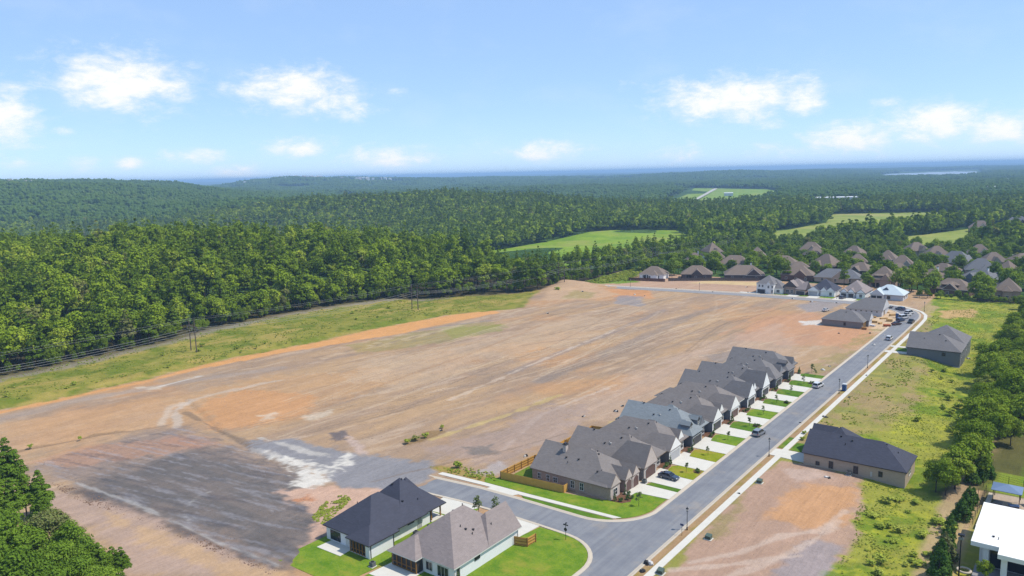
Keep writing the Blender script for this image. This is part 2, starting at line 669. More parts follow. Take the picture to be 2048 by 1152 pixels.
def pline(pts, wd, colour, op=1.0, amp=1.0, seed=1, mod=None):
    global col
    xs_, ys_ = [p[0] for p in pts], [p[1] for p in pts]
    mg = wd * 2 + amp + 1
    idx = np.nonzero((sx > min(xs_) - mg) & (sx < max(xs_) + mg) & (sy > min(ys_) - mg) & (sy < max(ys_) + mg))[0]
    x, y = sx[idx], sy[idx]
    d = line_dist(x, y, pts) + (fbm(x / 4, y / 4, 3, seed) - 0.5) * 2 * amp
    a = (1 - sstep(wd * 0.5, wd * 1.3, d)) * op
    if mod is not None:
        a = a * mod[idx]
    col[idx] += (A3(colour) - col[idx]) * a[:, None]


# --- the graded field
paint(PX((700, 690), (820, 665), (1000, 640), (1010, 655), (860, 690), (740, 705)), C(158, 150, 92), 4, 8, 9, .55, 41)
paint(PX((880, 655), (1000, 648), (1000, 662), (900, 680)), C(150, 152, 78), 3, 5, 6, .6, 42)
paint(PX((300, 800), (500, 760), (760, 735), (830, 760), (700, 800), (560, 840), (400, 850), (330, 830)), C(203, 160, 116), 5, 12, 16, .55, 43)
paint(PX((370, 800), (480, 775), (610, 790), (640, 830), (500, 865), (420, 850)), C(214, 158, 108), 4, 9, 14, .7, 44)
paint(PX((0, 850), (180, 820), (330, 800), (340, 850), (120, 900), (0, 910)), C(206, 164, 124), 4, 8, 14, .6, 45)
paint(PX((640, 745), (860, 700), (1150, 640), (1300, 610), (1250, 650), (1000, 720), (800, 770)), C(206, 178, 148), 6, 14, 18, .5, 46)
for i, (pp, w, cc, o) in enumerate([
        (((1080, 762), (1250, 690), (1400, 625), (1480, 603)), 3.2, C(146, 134, 126), .5), (((1020, 745), (1160, 690), (1330, 620)), 2.0, C(150, 138, 134), .5),
        (((560, 850), (760, 770), (960, 700), (1180, 610)), 1.0, C(178, 142, 108), .5), (((860, 880), (1000, 835), (1120, 790)), 0.9, C(206, 180, 120), .7),
        (((900, 800), (1060, 730), (1230, 660)), 0.7, C(220, 198, 176), .55), (((400, 735), (520, 712), (700, 680), (980, 640)), 1.6, C(150, 142, 140), .5),
        (((0, 838), (160, 800), (330, 770), (560, 735)), 3.0, C(172, 156, 144), .6), (((320, 850), (340, 815), (420, 790), (560, 760)), 1.4, C(208, 188, 168), .7),
        (((355, 855), (352, 820), (380, 800)), 1.2, C(206, 190, 174), .7), (((370, 825), (440, 862), (510, 895), (600, 935)), .8, C(120, 105, 92), .55),
        (((20, 905), (60, 895), (200, 868), (330, 850)), .8, C(132, 112, 92), .6), (((1000, 905), (1080, 830), (1230, 770)), .7, C(218, 196, 176), .6),
        (((1090, 880), (1160, 830), (1290, 760), (1400, 700)), .9, C(206, 176, 150), .6), (((1480, 690), (1560, 650), (1640, 610)), .8, C(214, 180, 150), .5),
        (((1440, 670), (1500, 640), (1600, 590)), 1.0, C(208, 160, 124), .5)]):
    pline(PX(*pp), w, cc, o, 1.2, 60 + i)
paint(PX((1180, 577), (1300, 580), (1310, 597), (1190, 592)), C(214, 152, 100), 3, 4, 8, .8, 47)
paint(PX((1240, 592), (1290, 594), (1280, 612), (1230, 606)), C(150, 148, 152), 3, 4, 8, .7, 48)
paint(PX((1600, 612), (1640, 600), (1690, 606), (1650, 622), (1610, 626)), C(158, 152, 152), 3, 4, 8, .8, 49)
paint(PX((1500, 640), (1620, 625), (1740, 660), (1700, 690), (1560, 690), (1480, 680)), C(205, 156, 122), 4, 7, 9, .7, 50)
paint(PX((1640, 650), (1740, 655), (1720, 700), (1640, 690)), C(212, 158, 118), 4, 5, 8, .6, 51)
paint(PX((1400, 710), (1470, 700), (1500, 712), (1440, 730)), C(150, 142, 138), 3, 4, 7, .6, 52)
paint(PX((1600, 643), (1640, 640), (1645, 650), (1605, 650)), C(224, 216, 206), 1, 2, 4, .9, 53)
paint(PX((1690, 612), (1810, 612), (1800, 650), (1745, 665), (1730, 640)), C(222, 192, 156), 2, 3, 5, .9, 54)
paint(PX((1180, 560), (1300, 545), (1520, 560), (1520, 585), (1220, 572)), C(200, 164, 138), 3, 4, 9, .8, 55)
paint([(-200, 437), (-157, 446), (-160, 462), (-190, 455)], C(222, 192, 142), 2, 2, 6, .9, 56)
paint(PX((1085, 600), (1100, 575), (1140, 568), (1200, 575), (1240, 590), (1170, 600)), C(206, 172, 138), 3, 3, 7, .8, 57)
paint(PX((1120, 598), (1150, 580), (1195, 585), (1180, 597)), C(168, 152, 96), 2, 3, 6, .7, 58)
paint(PX((1200, 780), (1420, 680), (1560, 650), (1600, 720), (1440, 700), (1230, 840), (1130, 850)), C(200, 172, 150), 5, 8, 11, .5, 59)
paint(PX((880, 900), (1010, 850), (1100, 800), (1180, 830), (1060, 905), (1000, 935)), C(176, 154, 142), 5, 8, 9, .7, 80)
paint(PX((930, 895), (985, 888), (990, 905), (950, 912)), C(122, 118, 114), 2, 3, 5, .7, 81)
paint(PX((655, 868), (690, 862), (695, 878), (668, 884)), C(106, 102, 108), 1, 2, 4, .8, 82)
paint(PX((700, 870), (720, 885), (735, 905), (710, 905), (690, 880)), C(205, 180, 166), 1, 2, 4, .8, 83)
paint(PX((940, 945), (1000, 925), (1015, 940), (985, 955)), C(190, 180, 176), 2, 3, 5, .7, 84)
paint(PX((855, 935), (920, 935), (1000, 960), (985, 975), (900, 950)), C(170, 146, 78), 1.5, 2, 4, .9, 85)
paint(PX((800, 885), (850, 865), (890, 858), (880, 870), (820, 892)), C(150, 122, 82), 1, 1.5, 3, .8, 86)
# white marl streaks in the field
for i, pp in enumerate([((275, 775), (330, 770), (330, 778), (290, 783)), ((520, 832), (550, 825), (545, 838), (525, 840)), ((600, 835), (660, 822), (655, 832), (620, 842))]):
    paint(PX(*pp), C(218, 204, 184), 2, 3, 3, .6, 90 + i)
pline(PX((320, 772), (400, 752)), .7, C(224, 214, 202), .8, .5, 95)
# --- dark shale pad in the near corner
shale_mod = 0.72 + 0.28 * sstep(.3, .6, streak(math.radians(8), 12, 2.0, 71))
SHALE = PX((60, 930), (140, 905), (230, 885), (360, 855), (450, 880), (520, 905), (585, 945), (600, 985), (650, 1010), (655, 1075), (590, 1135), (520, 1132), (400, 1082), (280, 1030), (150, 965))
paint(SHALE, C(150, 134, 126), 9, 6, 7, .8, 72)
paint(PX((170, 965), (300, 920), (400, 905), (510, 915), (580, 950), (600, 985), (650, 1020), (655, 1075), (590, 1130), (500, 1122), (400, 1080), (300, 1035), (220, 995)), C(112, 107, 105), 16, 10, 7, .92, 73, shale_mod)
paint(PX((50, 925), (160, 890), (300, 880), (440, 885), (330, 915), (150, 935)), C(206, 152, 116), 3, 6, 7, .4, 74)
paint(PX((300, 880), (380, 865), (450, 890), (380, 900)), C(200, 146, 118), 3, 4, 6, .3, 75)
pale_shale = sstep(.55, .72, streak(math.radians(10), 10, 0.9, 76))
paint(SHALE, C(170, 168, 174), 3, 2, 5, .4, 77, pale_shale)
paint(SHALE, C(84, 82, 90), 2, 2, 5, .4, 78, sstep(.55, .75, streak(math.radians(14), 7, 1.0, 79)))
pline(PX((150, 965), (260, 1005), (360, 1050), (460, 1095), (560, 1135)), .4, C(190, 186, 182), .55, .7, 97)
pline(PX((160, 985), (300, 1035), (430, 1095), (560, 1140)), 1.3, C(88, 84, 88), .6, 1.2, 98)
pline(PX((440, 978), (400, 990), (375, 1012), (368, 1030), (380, 1046)), 0.18, C(196, 192, 188), .45, .35, 99)
# --- crushed-stone pad, white marl and pink subsoil by the end of the side street
paint(PX((480, 875), (600, 882), (700, 905), (800, 915), (852, 925), (880, 945), (850, 965), (770, 985), (700, 975), (650, 955), (600, 925), (500, 895)), C(150, 148, 151), 2, 3, 6, .95, 100)
paint(PX((530, 905), (600, 920), (650, 935), (680, 915), (705, 905), (700, 925), (660, 955), (640, 975), (585, 972), (590, 945)), C(228, 220, 208), 1.2, 3.0, 3, .97, 101, .25 + .75 * sstep(.36, .52, fbm(sx / 2.2, sy / 2.2, 4, 170, .7)))
paint(PX((520, 875), (600, 895), (650, 905), (660, 915), (600, 905)), C(206, 198, 188), 1, 1.5, 4, .7, 102)
paint(PX((500, 893), (560, 908), (560, 915), (500, 902)), C(196, 188, 180), 1, 1, 4, .6, 103)
paint(PX((560, 985), (640, 970), (720, 975), (770, 990), (720, 1010), (660, 1040), (640, 1080), (600, 1100), (640, 1030), (600, 1010)), C(214, 176, 152), 2, 3, 5, .9, 104)
paint(PX((575, 1000), (620, 985), (625, 1000), (590, 1012)), C(196, 134, 92), 1, 2, 4, .8, 105)
# --- haul road in front of the pad
paint(PX((60, 975), (200, 1000), (420, 1095), (570, 1152), (240, 1152), (220, 1090), (150, 1040), (70, 1010)), C(192, 164, 146), 3, 3, 8, .9, 106)
paint(PX((200, 1020), (420, 1100), (560, 1152), (430, 1152), (330, 1110)), C(210, 172, 126), 3, 4, 7, .6, 107)
for i in range(46):
    rk = random.Random(2000 + i)
    x0_, y0_ = rk.uniform(-250, -112), rk.uniform(100, 330)
    a_ = math.radians(rk.gauss(86, 9)); pts_ = [(x0_, y0_)]
    for q in range(rk.randint(8, 22)):
        a_ += rk.gauss(0, .05)
        pts_.append((pts_[-1][0] + 7 * math.cos(a_), pts_[-1][1] + 7 * math.sin(a_)))
    cc_ = C(214, 190, 160) if rk.random() < .6 else C(140, 120, 102)
    pline(pts_, rk.uniform(.3, .55), cc_, rk.uniform(.25, .55), .25, 3000 + i)
    if rk.random() < .5:
        pline([(q[0] + 1.8, q[1]) for q in pts_], .35, cc_, .35, .25, 3100 + i)
paint(PX((0, 980), (80, 1010), (160, 1050), (240, 1152), (0, 1152)), C(202, 170, 132), 3, 3, 6, .8, 108)
# --- the bank and the mown strip under the power line
pline([(x + 2.2, y) for x, y in BANK], 2.0, C(224, 164, 106), .9, 1.2, 109)
gstrip = [(-440, 20)] + BANK + [(-240, 305), (-236, 318), (-252, 345), (-262, 368), (-300, 380), (-440, 380)]
grass_mod = 0.82 + 0.18 * s4
paint([(x + 2.5, y) for x, y in BANK] + [(-240, 300)] + PX((1000, 625), (900, 645), (800, 668), (600, 700), (420, 735), (250, 770), (60, 810)) + [(-262, 60), (-262, 20)], C(226, 166, 106), 1.0, 1.4, 6, .97, 110)
paint(gstrip, C(150, 146, 62), 1.2, 2.0, 6, .97, 111)
paint(gstrip, C(112, 128, 40), 2, 2, 6, .85, 112, sstep(.45, .65, fbm(sx / 9, sy / 9, 4, 113, .65)))
paint(gstrip, C(88, 104, 34), 2, 2, 6, .6, 121, sstep(.56, .7, fbm(sx / 3.5, sy / 3.5, 4, 122, .7)))
paint(gstrip, C(182, 160, 88), 2, 2, 6, .75, 114, sstep(.5, .7, fbm(sx / 6, sy / 14, 4, 115, .6)))
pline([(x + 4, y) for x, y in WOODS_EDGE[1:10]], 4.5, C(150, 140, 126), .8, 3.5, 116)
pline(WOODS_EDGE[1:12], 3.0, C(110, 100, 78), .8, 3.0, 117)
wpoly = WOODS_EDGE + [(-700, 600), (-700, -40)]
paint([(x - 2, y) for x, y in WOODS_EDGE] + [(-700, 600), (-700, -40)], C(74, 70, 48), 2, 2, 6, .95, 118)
paint([(-256, 408), (-246, 406), (-226, 428), (-240, 440), (-245, 470), (-258, 480), (-262, 440)], C(118, 148, 44), 1.5, 2, 6, .95, 119)
paint([(-258, 425), (-250, 425), (-249, 470), (-262, 475)], C(176, 172, 80), 1.5, 2, 6, .7, 120)

# --- right of the road: weedy lots
rx = -59.4
right = [(rx, 10), (60, 10), (60, 480), (-64, 480), (-64, 410), (-59, 395), (rx, 350)]
wd1 = fbm(sx / 12, sy / 12, 4, 130, .6)
wd2 = fbm(sx / 2.6, sy / 2.6, 4, 131, .65)
paint(right, C(158, 158, 66), .6, .4, 5, 1.0, 132)
paint(right, C(118, 142, 40), .6, .4, 5, .9, 133, sstep(.42, .6, wd1))
paint(right, C(184, 182, 60), .6, .4, 5, .7, 134, sstep(.52, .7, wd2))
paint(right, C(88, 116, 34), .6, .4, 5, .6, 135, sstep(.56, .75, fbm(sx / 3, sy / 5, 4, 136, .65)))
dry = [(-59.2, 60), (-40, 60), (-40, 120), (-38, 150), (-34, 174), (-50, 179), (-50.5, 200), (-40, 215), (-38, 260), (-45, 300), (-52, 330), (-54, 390), (-59.4, 390)]
paint(dry, C(176, 146, 112), 2.5, 5, 7, .75, 137, 0.5 + 0.5 * sstep(.35, .6, fbm(sx / 6, sy / 9, 4, 138, .6)))
paint(dry, C(150, 150, 70), 2.5, 5, 7, .8, 139, sstep(.5, .66, fbm(sx / 4, sy / 6, 4, 140, .6)))
# bare lot in front of the tan brick house
LOT = PX((1340, 1152), (1400, 1075), (1480, 990), (1560, 925), (1620, 930), (1720, 950), (1726, 1000), (1712, 1050), (1700, 1080), (1680, 1120), (1650, 1152), (1640, 1200), (1300, 1250))
paint(LOT, C(190, 156, 134), 1.5, 2.5, 6, .97, 141)
paint(PX((1520, 1040), (1620, 970), (1715, 970), (1712, 1040), (1640, 1060)), C(212, 160, 112), 3, 4, 8, .8, 142)
paint(PX((1560, 935), (1640, 935), (1660, 955), (1590, 965)), C(206, 180, 164), 2, 2, 5, .7, 143)
paint(PX((1560, 1110), (1640, 1080), (1690, 1090), (1660, 1152), (1560, 1160)), C(160, 154, 158), 2, 3, 6, .7, 144)
paint(PX((1400, 1080), (1470, 1000), (1500, 1010), (1440, 1080)), C(150, 140, 84), 2, 3, 5, .6, 145)
for i, pp in enumerate([((1380, 1125), (1480, 1105), (1560, 1075), (1640, 1060), (1690, 1020)), ((1460, 1152), (1540, 1125), (1620, 1085), (1680, 1040)), ((1340, 1140), (1450, 1130), (1600, 1110))]):
    pline(PX(*pp), .8, C(214, 190, 172), .6, .8, 150 + i)
paint(PX((1880, 622), (1950, 618), (1955, 632), (1890, 636)), C(214, 172, 120), 2, 3, 6, .85, 155)
paint(PX((1820, 600), (1850, 590), (1875, 615), (1850, 640), (1830, 610)), C(196, 164, 128), 2, 3, 6, .7, 156)
# ground under the tree line, tracks and yard of the white building
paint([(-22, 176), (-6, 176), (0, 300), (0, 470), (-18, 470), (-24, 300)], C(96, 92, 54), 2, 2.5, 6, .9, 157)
pline(PX((1990, 850), (1945, 920), (1915, 985), (1895, 1040), (1870, 1100), (1850, 1152)), 2.4, C(196, 166, 132), .8, 1.2, 158)
paint(PX((1953, 975), (1968, 975), (1945, 1050), (1925, 1120), (1905, 1152), (1890, 1152), (1915, 1080)), C(206, 170, 134), .6, .8, 5, .9, 159)
paint([(-13.8, 166), (10, 166), (10, 186), (-13.8, 186)], C(206, 184, 162), .5, .3, 5, .95, 160)
paint([(-14, 186.5), (30, 186.5), (30, 200), (-14, 200)], C(140, 158, 50), .5, .5, 5, .9, 161)
paint([(-8, 196), (-4, 194), (30, 194), (30, 240), (-7, 240)], C(104, 150, 40), 1, 1, 5, .9, 162)
# verge between the road and the pavement
paint([(-59.6, 60), (-57.7, 60), (-57.7, 390), (-59.6, 390)], C(184, 148, 112), .3, .3, 4, .9, 163)
paint([(-59.6, 60), (-57.7, 60), (-57.7, 390), (-59.6, 390)], C(160, 142, 70), .3, .3, 4, .8, 164, sstep(.48, .62, fbm(sx / 3, sy / 8, 4, 165)))
# left verge next to the houses still to be built
paint([(-76, 262), (-68.4, 262), (-68.4, 350), (-74, 350)], C(166, 150, 98), 1.5, 3, 5, .7, 166, sstep(.42, .58, fbm(sx / 4, sy / 7, 4, 167)))
# strip of ground behind the row of houses
paint([(-104.5, 131), (-100, 131), (-100, 262), (-103.5, 262)], C(206, 182, 120), 1, 1.5, 4, .7, 168)

col = np.clip(col * (0.90 + 0.20 * s4[:, None]), 0.01, 0.85)

me = bpy.data.meshes.new('ground')
nv = NXg * NYg
me.vertices.add(nv)
me.vertices.foreach_set('co', np.stack([sx, sy, sz], 1).astype(np.float32).ravel())
ii = np.arange(nv).reshape(NYg, NXg)
quads = np.stack([ii[:-1, :-1], ii[:-1, 1:], ii[1:, 1:], ii[1:, :-1]], -1).reshape(-1, 4)
me.loops.add(quads.size)
me.loops.foreach_set('vertex_index', quads.ravel().astype(np.int32))
me.polygons.add(len(quads))
me.polygons.foreach_set('loop_start', np.arange(0, quads.size, 4, dtype=np.int32))
me.polygons.foreach_set('use_smooth', np.ones(len(quads), bool))
me.update(calc_edges=True)
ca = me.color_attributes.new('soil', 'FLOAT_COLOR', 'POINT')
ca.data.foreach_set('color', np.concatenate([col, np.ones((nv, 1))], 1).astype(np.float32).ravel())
mt, t, p = new_mat('site_soil')
at = t.n('ShaderNodeAttribute', attribute_name='soil')
wv_ = world_vec(t)
f1 = t.noise(wv_, 1.3, 5.0, 0.7)
f2 = t.noise(stretch(t, wv_, (1.5, 0.10, 1), math.radians(-5)), 1.0, 5.0, 0.7)
f4 = t.noise(stretch(t, wv_, (0.33, 0.03, 1), math.radians(-7)), 1.0, 5.0, 0.65)
f3 = t.noise(wv_, 5.0, 4.0, 0.75)
k = t.math('ADD', t.math('MULTIPLY', f1, 0.5), t.math('ADD', t.math('MULTIPLY', f2, 0.38), t.math('MULTIPLY', f4, 0.34)))
k = t.math('ADD', k, t.math('MULTIPLY', f3, 0.34))
k = t.math('ADD', k, 0.22)
kc = t.n('ShaderNodeCombineXYZ')
for i in range(3):
    t.l(k, kc.inputs[i])
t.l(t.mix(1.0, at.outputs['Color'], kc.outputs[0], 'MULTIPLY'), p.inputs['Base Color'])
p.inputs['Roughness'].default_value = 0.95
p.inputs['Specular IOR Level'].default_value = 0.1
bp = t.n('ShaderNodeBump')
bp.inputs['Strength'].default_value = 0.9
bp.inputs['Distance'].default_value = 0.18
t.l(t.math('ADD', t.noise(wv_, 1.1, 6.0, 0.7), t.math('MULTIPLY', f2, 0.8)), bp.inputs['Height'])
t.l(bp.outputs[0], p.inputs['Normal'])
me.materials.append(mt)
ground = link('ground', me)
tag(ground, None, None, None, 'structure')


# ------------------------------------------------------------------ far terrain
def hillspec():
    H = []
    def add(xp, d, h, srad, stan):
        c = ray(xp, d); L = math.hypot(*c)
        H.append((c[0], c[1], c[0] / L, c[1] / L, h, srad, stan))
    add(60, 3000, 43, 800, 420); add(230, 2980, 16, 500, 140); add(-420, 2900, 46, 900, 420); add(-30, 2950, 12, 400, 150); add(350, 3000, 14, 500, 120)
    add(700, 5600, 44, 900, 420); add(560, 5400, 42, 800, 260)
    add(1000, 5900, 22, 900, 500)
    add(760, 1330, 26, 230, 170); add(960, 1430, 16, 230, 150); add(590, 1480, 20, 230, 130)
    add(150, 610, 15, 130, 200); add(-150, 580, 16, 150, 200); add(430, 620, 9, 120, 110)
    add(120, 1050, -42, 260, 300); add(-300, 1150, -36, 330, 400); add(470, 960, -20, 180, 140)
    add(780, 1850, -22, 260, 260); add(1050, 1900, -16, 260, 260)
    add(1500, 5200, 30, 700, 300); add(1330, 5600, 20, 700, 300); add(1620, 7000, 18, 900, 500)
    return H


HILLS = hillspec()
LAKE = [G(*q, z=1.0) for q in ((1768, 350), (1790, 347.5), (1860, 343.5), (1950, 340.5))] + [G(*q, z=19.0) for q in ((1962, 344.5), (1900, 348.5), (1830, 352), (1785, 352.5))]


def terrain_h(x, y):
    x, y = np.asarray(x, float), np.asarray(y, float)
    d = np.hypot(x, y)
    z = np.zeros_like(d)
    for (hx, hy, ux, uy, h, sr, st) in HILLS:
        dx, dy = x - hx, y - hy
        a = (dx * ux + dy * uy) / sr
        b = (-dx * uy + dy * ux) / st
        z = z + h * np.exp(-0.5 * (a * a + b * b))
    n = fbm(x / 900, y / 900, 6, 201, .6) - 0.5
    az_ = np.arctan2(x, y)
    rightside = sstep(-0.56, -0.42, az_)
    z = z + (fbm(x / 230, y / 230, 3, 207) - .5) * 30 * sstep(640, 1000, d) * (1 - rightside) * (1 - sstep(4000, 6000, d))
    z = z + n * 26 * sstep(1100, 2600, d) * (1 - rightside * (1 - sstep(3000, 4500, d)))
    z = z + (fbm(x / 3600, y / 3600, 4, 202) - 0.5) * 85 * sstep(5500, 12000, d)
    z = z + 30 * sstep(12000, 20000, d)
    z = 78 - np.logaddexp(0, (78 - z) / 6) * 6 if False else np.minimum(z, 76)
    lx, ly = LAKE[5]
    z = z * (1 - 0.96 * np.exp(-(((x - lx) / 1200) ** 2 + ((y - ly) / 1500) ** 2) ** 2))
    return z


fa = math.atan2(RB[0, 2], RB[1, 2])           # heading of the view
ang = np.concatenate([np.linspace(-0.78, 0.78, 420), np.linspace(0.78, 2 * math.pi - 0.78, 90)[1:-1]]) + fa
rad = np.concatenate([[3.0], np.geomspace(40, 26000, 230)])
AA, RR = np.meshgrid(ang, rad)
tx, ty = (np.sin(AA) * RR).ravel(), (np.cos(AA) * RR).ravel()
tz = terrain_h(tx, ty)
inside = (tx > -349) & (tx < 39) & (ty > 17) & (ty < 475)
tz = np.where(inside, -6.0, tz - 0.6)
me = bpy.data.meshes.new('terrain')
na, nr = len(ang), len(rad)
me.vertices.add(na * nr)
me.vertices.foreach_set('co', np.stack([tx, ty, tz], 1).astype(np.float32).ravel())
ii = np.arange(na * nr).reshape(nr, na)
jj = np.roll(ii, -1, axis=1)
quads = np.stack([ii[:-1], jj[:-1], jj[1:], ii[1:]], -1).reshape(-1, 4)
me.loops.add(quads.size)
me.loops.foreach_set('vertex_index', quads.ravel().astype(np.int32))
me.polygons.add(len(quads))
me.polygons.foreach_set('loop_start', np.arange(0, quads.size, 4, dtype=np.int32))
me.polygons.foreach_set('use_smooth', np.ones(len(quads), bool))
me.update(calc_edges=True)
mt, t, p = new_mat('wooded_land')
v = world_vec(t)
f = t.math('ADD', t.math('MULTIPLY', t.noise(v, 0.03, 5.0, 0.7), 0.6), t.math('MULTIPLY', t.noise(v, 0.003, 4.0, 0.6), 0.4))
c = t.mix(t.ramp(f, 0.35, 0.65), (0.030, 0.065, 0.018), (0.075, 0.125, 0.034))
c = t.mix(t.math('MULTIPLY', t.ramp(t.noise(v, 0.0011, 4.0, 0.6), 0.64, 0.70), 0.6), c, (0.12, 0.15, 0.05))
t.l(c, p.inputs['Base Color'])
p.inputs['Roughness'].default_value = 1.0
p.inputs['Specular IOR Level'].default_value = 0.0
bp = t.n('ShaderNodeBump')
bp.inputs['Strength'].default_value = 1.0
bp.inputs['Distance'].default_value = 12.0
t.l(t.noise(v, 0.05, 4.0, 0.7), bp.inputs['Height'])
t.l(bp.outputs[0], p.inputs['Normal'])
me.materials.append(mt)
terrain = link('terrain', me)
tag(terrain, None, None, None, 'structure')

# meadows, runway, lake: level clearings in the woods
mt, t, p = new_mat('lake_water')
p.inputs['Base Color'].default_value = (0.33, 0.36, 0.38, 1)
p.inputs['Roughness'].default_value = 0.25
FIELD1 = [(-560, 548), (-530, 562), (-467, 588), (-464, 664), (-465, 756), (-470, 812), (-397, 838), (-340, 760), (-295, 650), (-298, 610), (-300, 553), (-300, 496), (-309, 453), (-345, 438), (-400, 430), (-460, 432), (-530, 480)]
FIELD2 = [(-290, 850), (-276, 870), (-268, 1000), (-307, 1180), (-167, 1266), (-110, 1120), (-130, 1030), (-160, 915), (-188, 830), (-218, 735), (-240, 738), (-270, 795)]
FIELD3 = [(-150, 815), (-134, 850), (-98, 968), (-80, 1045), (-52, 1030), (-66, 860), (-90, 740), (-112, 700), (-135, 740)]
AIRSTRIP = [(-800, 1610), (-1190, 2680), (-850, 2480), (-690, 2150), (-560, 1560), (-540, 1330), (-590, 1300), (-680, 1420)]
CLEAR = [FIELD1, FIELD2, FIELD3, AIRSTRIP]
for nm, poly, mtn, z in (('meadow', FIELD1, 'meadow_grass', .2), ('meadow', FIELD2, 'meadow_dry', .2), ('meadow', FIELD3, 'meadow_dry', .2), ('meadow', AIRSTRIP, 'meadow_grass', .2)):
    # a fan of rings so that the sheet follows the ground
    mbf = MB()
    cxp = sum(q[0] for q in poly) / len(poly); cyp = sum(q[1] for q in poly) / len(poly)
    mbf.poly([(x, y, float(terrain_h(x, y)) + z) for x, y in poly])
    struct(nm, mbf, mtn)
struct('runway', MB().poly([(x, y, .5) for x, y in PX((1388, 399), (1396, 399), (1436, 377), (1428, 377))]), 'pale_runway')
struct('lake', MB().poly([(x, y, 4.0) for x, y in LAKE]), 'lake_water')


# ------------------------------------------------------------------ streets
def arc(cx, cy, r, a0, a1, n):
    return [(cx + r * math.cos(math.radians(a0 + (a1 - a0) * i / n)), cy + r * math.sin(math.radians(a0 + (a1 - a0) * i / n))) for i in range(n + 1)]


def ribbon(a, b, z):
    mb = MB()
    for i in range(len(a) - 1):
        mb.poly([(*a[i], z), (*b[i], z), (*b[i + 1], z), (*a[i + 1], z)])
    return mb


def offset(pts, d):
    out = []
    for i, p_ in enumerate(pts):
        a = pts[max(0, i - 1)]; b = pts[min(len(pts) - 1, i + 1)]
        dx, dy = b[0] - a[0], b[1] - a[1]
        L = math.hypot(dx, dy)
        out.append((p_[0] - dy / L * d, p_[1] + dx / L * d))
    return out


def kerb(pts, wd=0.6, h=0.13):
    """a rolled kerb with a sloping gutter face; the street lies left of the line"""
    a, b, c, d = offset(pts, 0.25), pts, offset(pts, -wd * .45), offset(pts, -wd)
    mb = MB()
    for i in range(len(pts) - 1):
        j = i + 1
        mb.poly([(*a[i], .028), (*a[j], .028), (*b[j], .05), (*b[i], .05)])
        mb.poly([(*b[i], .05), (*b[j], .05), (*c[j], h), (*c[i], h)])
        mb.poly([(*c[i], h), (*c[j], h), (*d[j], h), (*d[i], h)])
        mb.poly([(*d[i], h), (*d[j], h), (*d[j], -.3), (*d[i], -.3)])
    return struct('kerb', mb, 'kerb_concrete')


RZ = 0.02
L_IN, R_OUT = -67.6, -60.1
outer = [(R_OUT, 40), (R_OUT, 120), (R_OUT, 200), (R_OUT, 300), (-60.2, 345), (-60.6, 385)] + [(-61.6, 393), (-64.0, 401), (-68.0, 407.5), (-73.5, 412.6), (-82, 416.2), (-95, 417.4), (-120, 417.2), (-150, 415.6), (-192, 410.6), (-228, 404.6), (-243, 403)]
inner = [(L_IN, 40), (L_IN, 120), (L_IN, 200), (L_IN, 300), (-67.7, 345), (-68.0, 383)] + [(-68.6, 388.5), (-70.6, 394), (-73.8, 399.5), (-78, 404), (-84, 407.4), (-95, 408.8), (-120, 408.8), (-150, 407.4), (-192, 402.6), (-228, 397.2), (-243, 395.8)]
n0 = 6
struct('road', ribbon(inner[:12], outer[:12], RZ), 'asphalt')
struct('road', ribbon(inner[11:], outer[11:], RZ + .001), 'asphalt_old')
kerb(list(reversed(outer)) if False else [(x, y) for x, y in outer])
# left kerb: broken by the side street
tl = arc(-79.5, 136.5, 12, 0, -90, 10)          # corner by the brick house (main road to side street)
northk = [(L_IN, 383 - 0.0)] 
left_main = list(reversed([p_ for p_ in inner if p_[1] > 137])) + [(L_IN, 137)] + tl[1:] + [(-95, 124.4), (-106, 124.1), (-120.5, 122.4)]
kerb(left_main)
sl = [(-122, 114.6), (-105, 116.6), (-95, 117.0), (-84, 117.0), (-77, 116.8)] + arc(-77.6, 106.8, 10, 85, 0, 9) + [(-67.6, 100), (-67.6, 40)]
kerb(sl)
# side street surface, with the fillets at the corner
sst = [(-123, 114.4), (-105, 116.6), (-95, 117.0), (-84, 117.0), (-77, 116.8)] + arc(-77.6, 106.8, 10, 85, 0, 9) + [(-67.3, 106.8), (-67.3, 137)] + tl + [(-95, 124.4), (-106, 124.1), (-123, 122.1)]
struct('road', MB().poly([(x, y, RZ + .004) for x, y in sst]), 'asphalt')
SWZ = 0.10


def slab(name, ring, mat='concrete', z=SWZ, z0=-0.2):
    return struct(name, MB().prism(ring, z0, z), mat)


def wobble(a, b, n, amp, seed):
    """points from a to b that wander a little sideways"""
    rr = random.Random(seed)
    dx, dy = b[0] - a[0], b[1] - a[1]
    L = math.hypot(dx, dy)
    out = [a]
    for i in range(1, n):
        q = i / n; o = rr.uniform(-amp, amp)
        out.append((a[0] + dx * q - dy / L * o, a[1] + dy * q + dx / L * o))
    return out


swo = [(-56.6, 40), (-56.6, 200), (-56.7, 300), (-56.8, 370), (-57.2, 384), (-58.6, 394), (-61.6, 402.2), (-66, 408.6), (-72, 413.6), (-80, 417.6), (-90, 419.4)]
swi = offset(swo, 1.4)
slab('pavement', swo + list(reversed(swi)))
slab('pavement', [(-121, 124.5), (-106, 125.7), (-95, 126.2), (-73.5, 127.7), (-72.2, 128.9), (-95, 127.6), (-107, 127.1), (-121, 125.9)])
# pale apron slab where the side-street pavement meets the kerb
slab('pavement', [(-104.5, 124.6), (-97.5, 124.75), (-96.5, 126.15), (-104, 125.85)], z=SWZ - .004)
farw = [(-95, 419.6), (-120, 419.4), (-150, 417.6), (-192, 412.4), (-228, 406.2), (-243, 404.6)]
slab('pavement', farw + list(reversed(offset(farw, -1.1))))

# ------------------------------------------------------------------ drives and lawns of the row
LAWN_Z = 0.075


